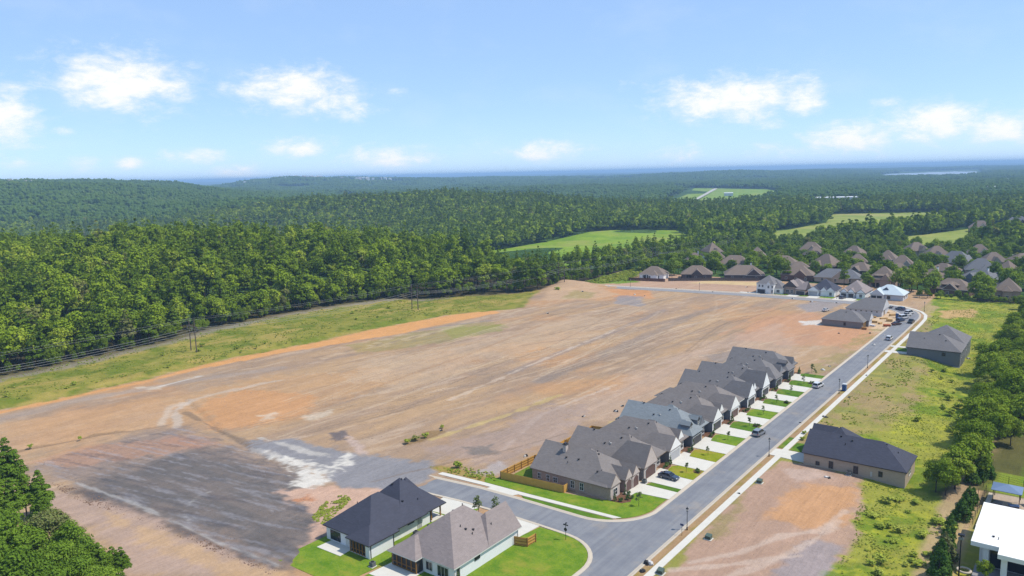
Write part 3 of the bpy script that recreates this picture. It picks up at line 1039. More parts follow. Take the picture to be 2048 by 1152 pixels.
def lawn(ring, mat='lawn_green', z=LAWN_Z):
    return struct('lawn', MB().prism(ring, -0.15, z), mat)


GAR = [(139.6, 146.4), (148.2, 154.8), (161.2, 167.8), (174.2, 181.0), (187.6, 193.6), (200.2, 206.3), (213.6, 219.9), (225.8, 231.8), (238.2, 244.2), (250.6, 256.6)]
KX = -68.25
slab('driveway', [(-77.9, 139.5), (-75.9, 139.5), (-75.7, 141.6), (KX, 142.4), (KX, 146.6), (-75.9, 146.5), (-77.9, 147.4)])
lawn([(-75.9, 146.7), (KX - .1, 146.7), (KX - .1, 148.5), (-75.4, 148.4)], 'lawn_green')
slab('driveway', [(-77.6, 147.5), (-75.4, 148.5), (KX, 148.6), (KX, 154.7), (-75.2, 154.7), (-75.4, 157), (-77.6, 157.2)])
for i in range(2, 10):
    a, b = GAR[i]
    slab('driveway', [(-77.5, a - .2), (KX, a + .1), (KX, b - .1), (-75.2, b + .1), (-75.5, b + 2.0), (-77.5, b + 2.2)])
for i in range(1, 10):
    y0 = GAR[i][1]
    y1 = GAR[i + 1][0] if i < 9 else GAR[i][1] + 4.4
    kind = 'lawn_yellow' if i in (1, 2) else ('lawn_bright' if i in (3, 5) else 'lawn_green')
    lawn([(-75.1, y0 + .25), (KX - .1, y0 + .05), (KX - .1, y1 - .05), (-74.6, y1 - .1), (-75.9, y1 - 1.4), (-75.6, y0 + 2.2)], kind)
    struct('planting_bed', MB().prism([(-80, y0 + 2.4), (-75.8, y0 + 2.35), (-76.1, y1 - 1.4), (-76.6, y1 - .4), (-80, y1 - .3)], -.1, .06), 'mulch')
# corner lot lawns
corner = [(-75.7, 141.5), (-68.6, 142.2)] + [(-68.7, 138)] + arc(-79.9, 136.9, 11.3, 0, -49, 8) + [(-73.4, 128.0), (-95, 127.8), (-107, 127.3), (-108.5, 129.5), (-105.6, 131.0), (-89, 132.4), (-79.5, 134.2)]
lawn(corner, 'lawn_bright')
lawn([(-72.6, 127.2), (-74.5, 126.0), (-79.5, 125.2), (-94, 125.05), (-95.5, 126.0), (-74.2, 127.4)], 'lawn_green')
struct('planting_bed', MB().prism([(-79, 134.6), (-75.6, 134.9), (-74.4, 136.6), (-75.2, 139), (-76.2, 140.6), (-79, 139.6)], -.1, LAWN_Z + .02), 'mulch')
lawn([(-104.2, 130.9), (-99.2, 131.2), (-99.2, 143.6), (-104.1, 143.4)], 'lawn_green', LAWN_Z + .004)
lawn([(-104.1, 157.2), (-99.5, 157.2), (-99.5, 169.6), (-104.1, 169.7)], 'lawn_green')
lawn([(-101.2, 143.7), (-98, 143.7), (-98, 156.8), (-101.2, 156.8)], 'lawn_bright')
lawn([(-101.6, 170.2), (-98, 170.2), (-98, 214), (-101.2, 236), (-101.4, 214)], 'lawn_green')
# lots of the two white houses in front
lawn([(-116.3, 77.6), (-105.2, 77.9), (-99.6, 79), (-98.4, 88), (-98.2, 110), (-99, 115.8), (-102.2, 116.1), (-103.2, 109.4), (-107, 109.6), (-116.1, 89.4)], 'lawn_bright')
lawn([(-98.3, 80), (-90, 80), (-84, 80), (-67.9, 80), (-67.9, 106.8)] + arc(-77.9, 106.8, 9.6, 0, 84, 8) + [(-83.6, 116.1), (-84.6, 109.8), (-98.1, 110.4)], 'lawn_bright', LAWN_Z - .006)
slab('driveway', [(-103, 109.5), (-99.2, 115.9), (-103, 116.4), (-109.2, 116.2), (-108.6, 109)])
slab('driveway', [(-84.5, 109.6), (-83.9, 116.8), (-90.6, 116.8), (-93.4, 109.6)])
slab('patio', [(-113.9, 85), (-107.4, 85.2), (-107.6, 88.4), (-113.7, 88.6)], z=.14)
slab('patio', [(-98.2, 84.0), (-90.6, 84.2), (-90.6, 90.2), (-97.6, 90)], z=.14)
# right-hand drives
slab('driveway', [(R_OUT + .55, 180.0), (-50.9, 179.2), (-50.9, 185.4), (-56.8, 185.2), (R_OUT + .55, 184.8)], z=SWZ + .006)
lawn([(-56.4, 185.6), (-51.6, 185.9), (-51.8, 192.6), (-56.4, 191.8)], 'lawn_green')
lawn([(-59.3, 186), (-58.1, 186), (-58.1, 195), (-59.3, 195)], 'lawn_green')
slab('driveway', [(R_OUT + .55, 307.6), (-51.5, 307.9), (-51.5, 311.4), (-56.8, 311.2), (R_OUT + .55, 310.8)], z=SWZ + .006)
lawn([(-56.4, 311.8), (-51.8, 311.8), (-51.8, 317.4), (-56.4, 317.2)], 'lawn_green')
slab('driveway', [(R_OUT + .55, 318), (-52, 318.2), (-52, 320.8), (-56.8, 320.6), (R_OUT + .55, 320.4)], z=SWZ + .006)
# lots along the far street
for x0, x1 in ((-131.5, -126), (-121, -115.4), (-107.6, -97)):
    slab('driveway', [(x0, 417.6), (x1, 417.6), (x1 + .3, 428.2), (x0 + .4, 428.2)], z=SWZ + .006)
for x0, x1 in ((-140, -131.9), (-125.7, -121.4), (-115, -108), (-96.6, -92)):
    lawn([(x0, 420.8), (x1, 420.8), (x1, 427.6), (x0, 427)], 'lawn_bright')
slab('driveway', [(-158, 418.3), (-146.4, 418.7), (-146, 421.4), (-150, 421.4), (-158, 420.8)], z=SWZ + .004)

# ================================================================== houses
mat_roof('roof_mauve', C(142, 134, 130))
mat_roof('roof_dark', C(78, 80, 94))
mat_roof('roof_brown', C(161, 148, 144))
mat_roof('roof_blue', C(146, 153, 157))
mat_roof('roof_grey', C(132, 128, 128))
mat_roof('roof_old', C(144, 127, 114), .12)
mat_roof('roof_old_grey', C(130, 130, 134), .12)
mat_plain('underlay', C(214, 226, 232), .6, .05, .5)
mat_brick('brick_tan', C(204, 170, 148), C(170, 142, 124), C(206, 188, 176))
mat_brick('brick_pale', C(226, 208, 196), C(212, 190, 180), C(228, 220, 212))
mat_brick('brick_grey', C(158, 150, 146), C(140, 134, 134), C(168, 164, 160))
mat_brick('brick_sand', C(206, 184, 160), C(190, 168, 146), C(210, 196, 178))
mat_brick('brick_red', C(120, 88, 78), C(104, 76, 70), C(140, 120, 110))
mat_brick('brick_dark', C(96, 84, 82), C(84, 74, 74), C(110, 100, 96))
mat_siding('siding_white', C(240, 240, 240, 1.2))
mat_siding('siding_grey', C(150, 152, 160))
mat_siding('siding_slate', C(128, 130, 138))
mat_plain('stucco_white', C(242, 240, 236, 1.25), .7, .03, .6)
mat_plain('house_wrap', C(228, 228, 232), .5, .06, .4)
mat_plain('trim_white', C(240, 238, 232), .5, .03, 1)
mat_plain('trim_dark', C(62, 60, 62), .5, .08, 1)
mat_plain('trim_brown', C(150, 128, 112), .6, .08, 1)
mat_plain('door_brown', C(112, 84, 76), .6, .12, 2)
mat_plain('door_grey', C(196, 196, 198), .6, .05, 2)
mat_plain('door_dark', C(70, 68, 74), .5, .08, 2)
mat_plain('timber', C(236, 182, 90), .8, .22, 1.2, bump=.3, bscale=9.0)
mat_plain('timber_dark', C(176, 126, 62), .85, .2, 1.2)
mat_plain('raw_lumber', C(226, 184, 118), .8, .18, 1.0)
mat_plain('fence_brown', C(122, 86, 72), .85, .2, .8)
mat_plain('vent_black', C(40, 38, 42), .6, .1, 3)
mat_plain('vent_pale', C(206, 206, 204), .4, .05, 3)
mat_plain('metal_dark', C(46, 44, 48), .5, .1, 2, metal=.4)
mat_plain('metal_grey', C(150, 152, 156), .45, .1, 2, metal=.3)
mat_plain('ac_grey', C(118, 122, 122), .6, .1, 3)
mat_plain('screen_dark', C(60, 52, 50), .8, .1, 3)
mt, t, p = new_mat('window_glass')
p.inputs['Base Color'].default_value = (0.02, 0.026, 0.035, 1)
p.inputs['Roughness'].default_value = 0.08
mt, t, p = new_mat('screen_mesh')
p.inputs['Base Color'].default_value = (0.03, 0.026, 0.026, 1)
p.inputs['Roughness'].default_value = 0.7

CACHE = {}
FACING = {'S': 0.0, 'E': math.pi / 2, 'N': math.pi, 'W': -math.pi / 2}


def window(H, x, y, z, w, h, face, frame='trim_white', cols=2, rows=2, name='window'):
    """opening with frame, glazing bars and a pane; z is its sill height"""
    key = ('win', round(w, 2), round(h, 2), frame, cols, rows)
    if key not in CACHE:
        mb = MB(); fw = 0.09
        mb.box(-w / 2 - fw, -w / 2, -.06, .06, -fw, h + fw).box(w / 2, w / 2 + fw, -.06, .06, -fw, h + fw)
        mb.box(-w / 2, w / 2, -.06, .06, h, h + fw).box(-w / 2 - .05, w / 2 + .05, -.1, .06, -fw, 0)
        for i in range(1, cols):
            q = -w / 2 + w * i / cols
            mb.box(q - .03, q + .03, -.045, .03, 0, h)
        for i in range(1, rows):
            q = h * i / rows
            mb.box(-w / 2, w / 2, -.04, .03, q - .03, q + .03)
        CACHE[key] = (mb.mesh('window', frame), MB().box(-w / 2, w / 2, -.02, .04, 0, h).mesh('pane', 'window_glass'))
    a, b = CACHE[key]
    o = link(name, a, H, (x, y, z), FACING[face])
    link('pane', b, o)
    return o


def garage(H, x, y, w, h, face, mat='door_brown', z=0.0, arched=False, frame='trim_white', rows=4):
    key = ('gar', w, h, mat, arched, frame, rows)
    if key not in CACHE:
        mb = MB()
        for i in range(rows):
            z0, z1 = h * i / rows, h * (i + 1) / rows
            mb.box(-w / 2, w / 2, -.03, .05, z0 + .02, z1 - .02)
        mb.box(-w / 2, w / 2, -.005, .05, 0, h)
        if arched:
            n = 10
            ring = [(-w / 2, h)] + [(-w / 2 + w * i / n, h + .55 * math.sin(math.pi * i / n)) for i in range(1, n)] + [(w / 2, h)]
            vs = [(a, -.03, b) for a, b in ring] + [(a, .05, b) for a, b in ring]
            k = len(ring)
            mb.raw(vs, [tuple(range(k)), tuple(range(2 * k - 1, k - 1, -1))] + [(i, (i + 1) % k, k + (i + 1) % k, k + i) for i in range(k)])
        fr = MB().box(-w / 2 - .14, -w / 2, -.08, .05, 0, h).box(w / 2, w / 2 + .14, -.08, .05, 0, h)
        if arched:
            n = 10
            arc_ = [(-w / 2 - .14 + (w + .28) * i / n, h + .7 * math.sin(math.pi * i / n)) for i in range(n + 1)]
            lo_ = [(-w / 2 + w * i / n, h + .55 * math.sin(math.pi * i / n)) for i in range(n + 1)]
            for i in range(n):
                q4 = [lo_[i], lo_[i + 1], arc_[i + 1], arc_[i]]
                fr.raw([(a, -.08, b) for a, b in q4] + [(a, .05, b) for a, b in q4], [(0, 1, 2, 3), (7, 6, 5, 4), (0, 4, 5, 1), (2, 6, 7, 3)])
        else:
            fr.box(-w / 2 - .14, w / 2 + .14, -.08, .05, h, h + .15)
        CACHE[key] = (mb.mesh('garage_door', mat), fr.mesh('door_frame', frame))
    a, b = CACHE[key]
    o = link('garage_door', a, H, (x, y, z), FACING[face])
    link('door_frame', b, o)
    return o


def door(H, x, y, face, mat='door_dark', w=1.0, h=2.1, z=0.05):
    key = ('door', mat, w, h)
    if key not in CACHE:
        mb = MB().box(-w / 2, w / 2, -.04, .05, 0, h).box(-w * .3, w * .3, -.06, -.03, .25, h * .42).box(-w * .3, w * .3, -.06, -.03, h * .5, h * .9)
        fr = MB().box(-w / 2 - .1, -w / 2, -.07, .05, 0, h + .1).box(w / 2, w / 2 + .1, -.07, .05, 0, h + .1).box(-w / 2, w / 2, -.07, .05, h, h + .1)
        hd = MB().tube((w * .38, -.12, 1.0), (w * .38, -.03, 1.0), .035)
        CACHE[key] = (mb.mesh('door', mat), fr.mesh('door_frame', 'trim_white'), hd.mesh('handle', 'metal_grey'))
    a, b, c = CACHE[key]
    o = link('door', a, H, (x, y, z), FACING[face])
    link('door_frame', b, o)
    link('handle', c, o)
    return o


def roof_solid(mb, x0, x1, y0, y1, z, pitch, axis, h0, h1, oh, th=.2, hf=1.0):
    X0, X1, Y0, Y1 = x0 - oh, x1 + oh, y0 - oh, y1 + oh
    if axis == 'y':
        A0, A1, B0, B1 = Y0, Y1, X0, X1
    else:
        A0, A1, B0, B1 = X0, X1, Y0, Y1
    half = (B1 - B0) / 2
    zr, bm_ = z + pitch * half, (B0 + B1) / 2
    r0, r1 = A0 + (half * hf if h0 else 0), A1 - (half * hf if h1 else 0)
    if r0 > r1:
        r0 = r1 = (A0 + A1) / 2
    P_ = (lambda a, b, c: (a, b, c)) if axis == 'x' else (lambda a, b, c: (b, a, c))
    e = [P_(A0, B0, z), P_(A1, B0, z), P_(A1, B1, z), P_(A0, B1, z)]
    lo = [(q[0], q[1], z - th) for q in e]
    ra, rb = P_(r0, bm_, zr), P_(r1, bm_, zr)
    V = e + lo + [ra, rb]
    mb.raw(V, [(0, 1, 9, 8), (2, 3, 8, 9)], 0)
    mb.raw(V, [(3, 0, 8)], 0 if h0 else 1)
    mb.raw(V, [(1, 2, 9)], 0 if h1 else 1)
    mb.raw(V, [(4, 5, 1, 0), (5, 6, 2, 1), (6, 7, 3, 2), (7, 4, 0, 3), (7, 6, 5, 4)], 1)
    res = []
    for is_hip, A, sgn in ((h0, A0, -1), (h1, A1, 1)):
        if not is_hip:
            res.append((A, sgn, B0, B1, bm_, zr))
    return res


def ridge_caps():
    pass


def gable_panel(H, spec, axis, z, mat, inset=.16, name='gable'):
    """wall infill of a gable end, standing just proud of the roof's end"""
    A, sgn, B0, B1, bm_, zr = spec
    k = 1 - inset / max(.4, (zr - z)) * 1.4
    b0, b1 = bm_ + (B0 - bm_) * k, bm_ + (B1 - bm_) * k
    zt = z + (zr - z) * k
    P_ = (lambda a, b, c: (a, b, c)) if axis == 'x' else (lambda a, b, c: (b, a, c))
    vs = [P_(A + sgn * q, b, c) for q in (-.03, .035) for b, c in ((b0, z - .02), (b1, z - .02), (bm_, zt - .02))]
    return MB().raw(vs, [(0, 1, 2), (5, 4, 3), (0, 1, 4, 3), (1, 2, 5, 4), (2, 0, 3, 5)]).build(name, mat, H)


def roof(H, blocks, mat, trim='trim_white', gable_mat=None, name='roof'):
    """blocks: x0, x1, y0, y1, eave z, pitch, ridge axis, hip at start, hip at end, overhang"""
    mb = MB()
    gabs = []
    for i, b in enumerate(blocks):
        x0, x1, y0, y1, z, pitch, ax, h0, h1 = b[:9]
        oh = (b[9] if len(b) > 9 else .45) + .003 * i
        for g_ in roof_solid(mb, x0, x1, y0, y1, z + .006 * i, pitch, ax, h0, h1, oh):
            gabs.append((g_, ax, z + .006 * i))
    o = mb.build(name, [mat, trim], H)
    if gable_mat:
        for g_, ax, z in gabs:
            gable_panel(H, g_, ax, z, gable_mat)
    return o


def walls(H, rects, mat, name='wall'):
    mb = MB()
    for i, (x0, x1, y0, y1, z0, z1) in enumerate(rects):
        e = .004 * i
        mb.box(x0 - e, x1 + e, y0 - e, y1 + e, z0, z1 - .03 - e)
    return mb.build(name, mat, H)


def vents(H, pts, mat='vent_black'):
    """pipe vents and box vents standing on a roof"""
    for i, (x, y, z) in enumerate(pts):
        k = ('vent', mat, i % 2)
        if k not in CACHE:
            mb = MB()
            if i % 2:
                mb.tube((0, 0, -.4), (0, 0, .32), .07).tube((0, 0, .32), (0, 0, .4), .1)
            else:
                mb.box(-.14, .14, -.14, .14, -.3, .14).box(-.2, .2, -.2, .2, .14, .21)
            CACHE[k] = mb.mesh('roof_vent', mat)
        link('roof_vent', CACHE[k], H, (x, y, z))


def roof_z(blocks, x, y):
    """height of the roof over a point"""
    best = 3.0
    for b in blocks:
        x0, x1, y0, y1, z, pitch, ax, h0, h1 = b[:9]
        oh = b[9] if len(b) > 9 else .45
        ds = [x - x0 + oh, x1 + oh - x, y - y0 + oh, y1 + oh - y]
        if min(ds) < 0:
            continue
        if ax == 'x':
            c = [ds[2], ds[3]] + ([ds[0]] if h0 else []) + ([ds[1]] if h1 else [])
        else:
            c = [ds[0], ds[1]] + ([ds[2]] if h0 else []) + ([ds[3]] if h1 else [])
        best = max(best, z + pitch * min(c))
    return best


def rv(H, blocks, pts, mat='vent_black'):
    vents(H, [(x, y, roof_z(blocks, x, y)) for x, y in pts], mat)


def dormer(H, x, y, z, w, d, h, face_mat, roof_mat, trim):
    """small gabled dormer facing +X"""
    o = MB().box(x - d, x, y - w / 2, y + w / 2, z - 1.2, z + h).build('dormer', face_mat, H)
    mb = MB()
    g_ = roof_solid(mb, x - d, x, y - w / 2, y + w / 2, z + h, 1.0, 'x', False, False, .18, .1)
    mb.build('dormer_roof', [roof_mat, trim], o)
    window(o, x + .03, y, z + .15, w * .5, h * .8, 'E', 'trim_white', 1, 2)
    return o


def chimney(H, x, y, z, top, w=1.0, d=.8, mat='brick_pale', cap='trim_dark'):
    o = MB().box(x - d / 2, x + d / 2, y - w / 2, y + w / 2, z, top).build('chimney', mat, H)
    MB().box(x - d / 2 - .12, x + d / 2 + .12, y - w / 2 - .12, y + w / 2 + .12, top, top + .14).box(x - d / 2 + .1, x + d / 2 - .1, y - w / 2 + .1, y + w / 2 - .1, top + .14, top + .4).build('cap', cap, o)
    return o


# ---- the brick house on the corner; origin at its street-side corner
h = thing('brick_house', 'tan brick house on the street corner with chimney, twin arched garage gables and fenced yard', 'house', (-78.2, 134.7, 0), 0, 'row of garden homes beside the main street')
walls(h, [(-20.6, -1.2, 0, 12.4, 0, 3), (-4, 0, .0, 4.0, 0, 3), (-5, .6, 5.4, 8.3, 0, 3), (-5, .75, 8.3, 11.4, 0, 3)], 'brick_tan')
bl = [(-20.6, -1.0, 0, 12.4, 3, .72, 'x', False, True), (-6, 0, 0, 4.0, 3, 1.05, 'x', True, False, .25), (-7, .6, 5.3, 8.3, 3, 1.35, 'x', True, False, .2), (-7, .75, 8.35, 11.4, 3, 1.2, 'x', True, False, .2), (-14, -6, 4.5, 12.4, 3, .95, 'x', True, True, .4)]
roof(h, bl, 'roof_mauve', 'trim_brown', 'brick_pale')
for x0, x1, xf in ((0.0, 4.0, .06), (5.4, 8.3, .66), (8.3, 11.4, .81)):
    MB().box(xf - .1, xf, x0 + .02, x1 - .02, 0, 2.95).build('front_wall', 'brick_pale', h)
garage(h, .82, 9.85, 2.3, 2.1, 'E', 'door_brown', 0, True, 'brick_pale')
garage(h, .67, 6.85, 2.2, 2.1, 'E', 'door_brown', 0, True, 'brick_pale')
window(h, .08, 2.0, .7, 1.5, 1.5, 'E')
for xx, zz, w_, h_ in ((-18.6, .8, .8, 1.3), (-16.2, .8, .8, 1.3), (-14.2, .9, 1.0, 1.1), (-9.6, .7, .9, 1.6), (-7.2, .7, .9, 1.6)):
    window(h, xx, -.04, zz, w_, h_, 'S')
door(h, -1.2, 4.7, 'E')
chimney(h, -14.6, 4.9, 4.5, 8.2)
rv(h, bl, [(-6.4, 6.0), (-6.9, 6.4), (-10.2, 3.6), (-12.4, 2.4), (-13.4, 3.4), (-8.3, 8.5), (-4.2, 1.7), (-3.4, 2.2)])

# ---- nine garden homes along the street
ROW = [
    dict(y=148.3, name='pale brick house with a steep front gable and arched brown garage door', roof='roof_mauve', wall='brick_grey', front='brick_pale', gp=1.35, door='door_brown', arch=True, trim='trim_brown', entry='low'),
    dict(y=161.3, name='grey house with pale grey garage door behind a yellowing lawn', roof='roof_mauve', wall='brick_grey', front='stucco_white', gp=.85, door='door_grey', arch=False, trim='trim_brown', entry='gable'),
    dict(y=174.3, name='dark grey house under a blue-grey hipped roof with two small dormers', roof='roof_blue', wall='siding_slate', front='siding_slate', gp=0, door='door_dark', arch=False, trim='trim_dark', entry='gable', dorm=2),
    dict(y=187.4, name='mauve-roofed house with black fascia, fifth from the corner', roof='roof_mauve', wall='siding_grey', front='stucco_white', gp=.95, door='door_dark', arch=False, trim='trim_dark', entry='gable'),
    dict(y=200.0, name='grey house with brown garage door under a white gable, sixth from the corner', roof='roof_mauve', wall='siding_grey', front='stucco_white', gp=.95, door='door_brown', arch=False, trim='trim_white', entry='low'),
    dict(y=213.2, name='white fronted house with dark garage door, seventh in the row from the corner', roof='roof_grey', wall='siding_grey', front='siding_white', gp=1.15, door='door_dark', arch=False, trim='trim_dark', entry='gable'),
    dict(y=225.5, name='house with a tall white gable and black fascia, eighth in the row from the corner', roof='roof_grey', wall='siding_grey', front='siding_white', gp=1.35, door='door_dark', arch=False, trim='trim_dark', entry='low'),
    dict(y=238.0, name='grey sided house with hipped garage roof, second from the far end of the row', roof='roof_grey', wall='siding_grey', front='siding_grey', gp=0, door='door_dark', arch=False, trim='trim_dark', entry='gable'),
    dict(y=250.5, name='last house of the row, grey, with a dormer above its garage', roof='roof_grey', wall='siding_slate', front='siding_slate', gp=0, door='door_dark', arch=False, trim='trim_dark', entry='gable', dorm=1),
]
for i, s in enumerate(ROW):
    rr = random.Random(100 + i)
    D = 21.4 + rr.uniform(-.6, .8)
    h = thing('garden_home', s['name'], 'house', (-77.35, s['y'], 0), 0, 'row of garden homes beside the main street')
    walls(h, [(-D, -2.4, 0, 12.0, 0, 3), (-8, 0, 0, 6.2, 0, 3), (-6, -1.3, 7.2, 10.8, 0, 3)], s['wall'])
    bl = [(-D, -1.0, 0, 12.0, 3, .70, 'x', i in (1, 3, 4, 7), True)]
    if s['gp']:
        bl.append((-9, 0, 0, 6.2, 3, s['gp'], 'x', True, False, .28))
    else:
        bl.append((-9, 0, 0, 6.2, 3, .8, 'x', True, True, .4))
    bl.append((-13 - rr.uniform(0, 2), -4.6, 3.0 + rr.uniform(0, 2), 12.0, 3, .98, 'x', True, True, .4))
    if s['entry'] == 'gable':
        bl.append((-7, -1.3, 7.2, 10.8, 3, 1.3, 'x', True, False, .2))
    else:
        bl.append((-6, -1.2, 7.0, 11.2, 3, .75, 'x', True, True, .3))
    if i in (2, 4):
        bl.append((-D - 1.5, -D + 6, 1.5, 7.5, 3, .65, 'x', True, True, .4))
    roof(h, bl, s['roof'], s['trim'], s['front'])
    MB().box(-.04, .05, .03, 6.17, 0, 2.92).build('front_wall', s['front'], h)
    MB().box(-1.34, -1.24, 7.23, 10.77, 0, 2.92).build('front_wall', s['front'], h)
    garage(h, .07, 3.1, 4.9, 2.25, 'E', s['door'], 0, s['arch'])
    window(h, -1.2, 9.6, .6, 1.3, 1.6, 'E')
    door(h, -1.2, 8.0, 'E', 'door_dark')
    for xx in (-4.5, -9.5, -14.5):
        window(h, xx, -.04, .9, .9, 1.3, 'S')
    for q in range(s.get('dorm', 0)):
        dormer(h, -1.2 - .3 * q, 2.0 + 5.4 * q, 3.9, 1.5, 2.4, 1.1, s['front'], s['roof'], s['trim'])
    rv(h, bl, [(-9 + rr.uniform(-1, 1), 5.2), (-6.5, 6.2), (-12.5 + rr.uniform(-1, 1), 3.2), (-D + 3.5, 6.6), (-D + 4.5, 5.8)])
    rv(h, bl, [(-10.5, 3.4), (-10.9, 3.5)], 'vent_pale')
    for q in (-D + .3, -2.3):
        MB().box(q, q + .12, -.12, -.02, 0, 2.9).build('downpipe', 'trim_dark', h)

# ---- two white houses in the front corner
h = thing('white_house', 'white house with steep navy-black hipped roof and corner screened porch', 'house', (-115.2, 88.5, 0))
walls(h, [(0, 12.0, 0, 16.8, 0, 3), (0, 9.5, 16.6, 20.2, 0, 3), (0, 11.0, 3, 8, 0, 3)], 'siding_white')
bl = [(0, 12.2, 8.2, 20.4, 3, .92, 'y', True, True, .5), (0, 12.6, 0, 14.5, 3, .78, 'y', True, True, .5), (7.7, 13.4, -1.0, 6.0, 2.98, .62, 'y', True, True, .45), (2.2, 9.0, 13.0, 20.0, 3, 1.42, 'y', True, True, .3)]
roof(h, bl, 'roof_dark', 'trim_dark', 'siding_white')


def porch(H, x0, x1, y0, y1, name='screened_porch', east=True, south=True, deck=.1, ewall=True):
    """screened porch: posts, rails, dark mesh bays"""
    pr = MB().box(x0, x1, y0, y1, 0, .14).build(name, 'concrete', H)
    P0 = MB()
    for x in np.linspace(x0 + .08, x1 - .08, 6):
        P0 = MB().box(x - .07, x + .07, y0 + .02, y0 + .16, .14, 2.75)
        P0.build('post', 'timber_dark', pr)
    for z in (.3, 1.0, 2.62):
        MB().box(x0 + .02, x1 - .02, y0 + .05, y0 + .13, z - .05, z + .05).build('rail', 'timber_dark', pr)
    MB().box(x0 + .1, x1 - .1, y0 + .2, y0 + .24, .14, 2.75).build('screen', 'screen_mesh', pr)
    MB().box(x0 + .1, x1 - .1, y1 - .3, y1 - .1, .14, 2.75).build('back_wall', 'screen_dark', pr)
    MB().box(x1 - .2, x1, y0 + .17, y1, .14, 2.8).build('side_wall', 'siding_white' if ewall else 'screen_mesh', pr)
    MB().box(x0, x0 + .18, y0 + .17, y1, .14, 2.8).build('side_wall', 'siding_white', pr)
    return pr


porch(h, 7.8, 12.2, -.9, .0)
MB().box(12.2, 13.3, -.9, -.7, 0, 2.8).box(13.08, 13.3, -.7, 5.2, 0, 2.8).box(12.0, 13.1, 5.0, 5.2, 0, 2.8).build('side_wall', 'siding_white', h)
window(h, 2.7, -.04, .5, 2.7, 1.7, 'S', 'trim_dark', 4, 1)
door(h, 6.4, -.04, 'S', 'trim_white')
window(h, 12.02, 11.2, 2.0, 1.6, .4, 'E', 'trim_dark', 3, 1)
door(h, 12.03, 13.6, 'E', 'door_grey')
for y in (17.3, 20.0):
    MB().box(11.6, 11.85, y - .12, y + .12, 0, 2.95).build('porch_post', 'timber_dark', h)
MB().box(9.5, 12.3, 16.9, 20.4, 0, .16).build('porch_floor', 'concrete', h)
for y in (-.6, 5.2, 16.7):
    MB().box(13.32 if y < 6 else 12.02, 13.42 if y < 6 else 12.12, y - .05, y + .05, 0, 2.8).build('downpipe', 'trim_dark', h)
rv(h, bl, [(5.3, 13.0), (6.6, 14.4), (3.2, 8.8), (10.4, 15.0), (9.6, 11.5), (3.9, 4.8), (2.5, 10.8)])

h = thing('white_house', 'white house with taupe hipped roof next to the round street corner', 'house', (-97.2, 88.4, 0))
walls(h, [(6.3, 13.7, 1.9, 20.4, 0, 3), (0.3, 7, 7, 20, 0, 3), (3, 13.3, 4, 18, 0, 3.01)], 'siding_white')
bl = [(.2, 13.7, 2.0, 19.2, 3, .80, 'y', True, True, .5), (-.1, 6.2, .2, 9, 2.98, .62, 'y', True, True, .45), (7.0, 13.7, 11.5, 20.6, 3, 1.12, 'y', True, False, .45), (2.8, 9.6, 9.4, 17.0, 3, 1.32, 'x', True, True, .3)]
roof(h, bl, 'roof_brown', 'trim_white', 'siding_white')
porch(h, 0, 6.2, .3, 5.4, ewall=False)
window(h, 7.9, 1.86, .8, 1.4, 1.5, 'S', 'trim_white', 2, 1)
window(h, 11.2, 1.86, .5, 2.5, 1.9, 'S', 'trim_white', 3, 1)
window(h, 13.74, 3.0, .5, .8, 1.9, 'E', 'trim_white', 1, 1)
window(h, 13.74, 8.2, 1.9, 1.3, .4, 'E', 'trim_dark', 3, 1)
garage(h, 10.4, 20.46, 5.0, 2.3, 'N', 'door_grey')
rv(h, bl, [(5.2, 11.6), (7.0, 12.2), (3.4, 6.6), (12.0, 14.5), (10.3, 9.2), (9.6, 8.6), (10.9, 10.6), (11.4, 9.8)])
for q in (2.0, 20.2):
    MB().box(13.72, 13.82, q, q + .1, 0, 2.8).build('downpipe', 'trim_white', h)

# ---- houses right of the road
h = thing('brick_house', 'tan brick house with navy-black roof standing right of the road', 'house', (-50.8, 178.4, 0))
walls(h, [(0, 21.8, 0, 11.6, -.95, 3), (1.2, 9.5, 11, 15.6, 0, 3)], 'brick_sand')
bl = [(0, 21.8, 0, 11.6, 3, .66, 'x', False, True, .4), (1.0, 10.2, 6, 16.2, 3, .8, 'y', True, True, .4), (-1.0, 8, 8.6, 15.8, 3, .9, 'x', False, True, .3)]
roof(h, bl, 'roof_dark', 'trim_dark', 'brick_sand')
for xx, zz, w_, h_ in ((3.2, .6, .7, .7), (6.2, .45, .8, 1.5), (11.6, .4, .85, 1.6), (16.8, .8, .7, 1.1)):
    window(h, xx, -.04, zz, w_, h_, 'S', 'trim_dark')
MB().box(14.7, 15.1, -.1, -.02, .4, 1.5).build('meter_box', 'vent_pale', h)
garage(h, -.05, 3.2, 4.9, 2.3, 'W', 'door_dark')
window(h, 21.84, 5, .8, 2.2, 1.4, 'E')
rv(h, bl, [(16.8, 5.4), (8.4, 3.4), (9.6, 4.6), (5.4, 10.5), (7.0, 5.2), (19.2, 5.6)])
h = thing('grey_house', 'grey sided house with twin hipped roofs and tall rear wall by the tree line', 'house', (-51.8, 307.4, 0))
walls(h, [(0, 17.2, 0, 13.4, -2.9, 3), (2, 17.0, 13.2, 30.6, -2.9, 3)], 'siding_slate')
bl = [(0, 17.2, 0, 13.6, 3, .66, 'x', False, True, .4), (2, 17.0, 13.8, 30.6, 3, .62, 'x', True, True, .4), (-.4, 9, 9, 18, 3, .75, 'y', True, True, .3)]
roof(h, bl, 'roof_grey', 'trim_dark', 'siding_slate')
window(h, 12.0, -.04, 1.1, 1.0, 1.0, 'S', 'trim_dark', 1, 1)
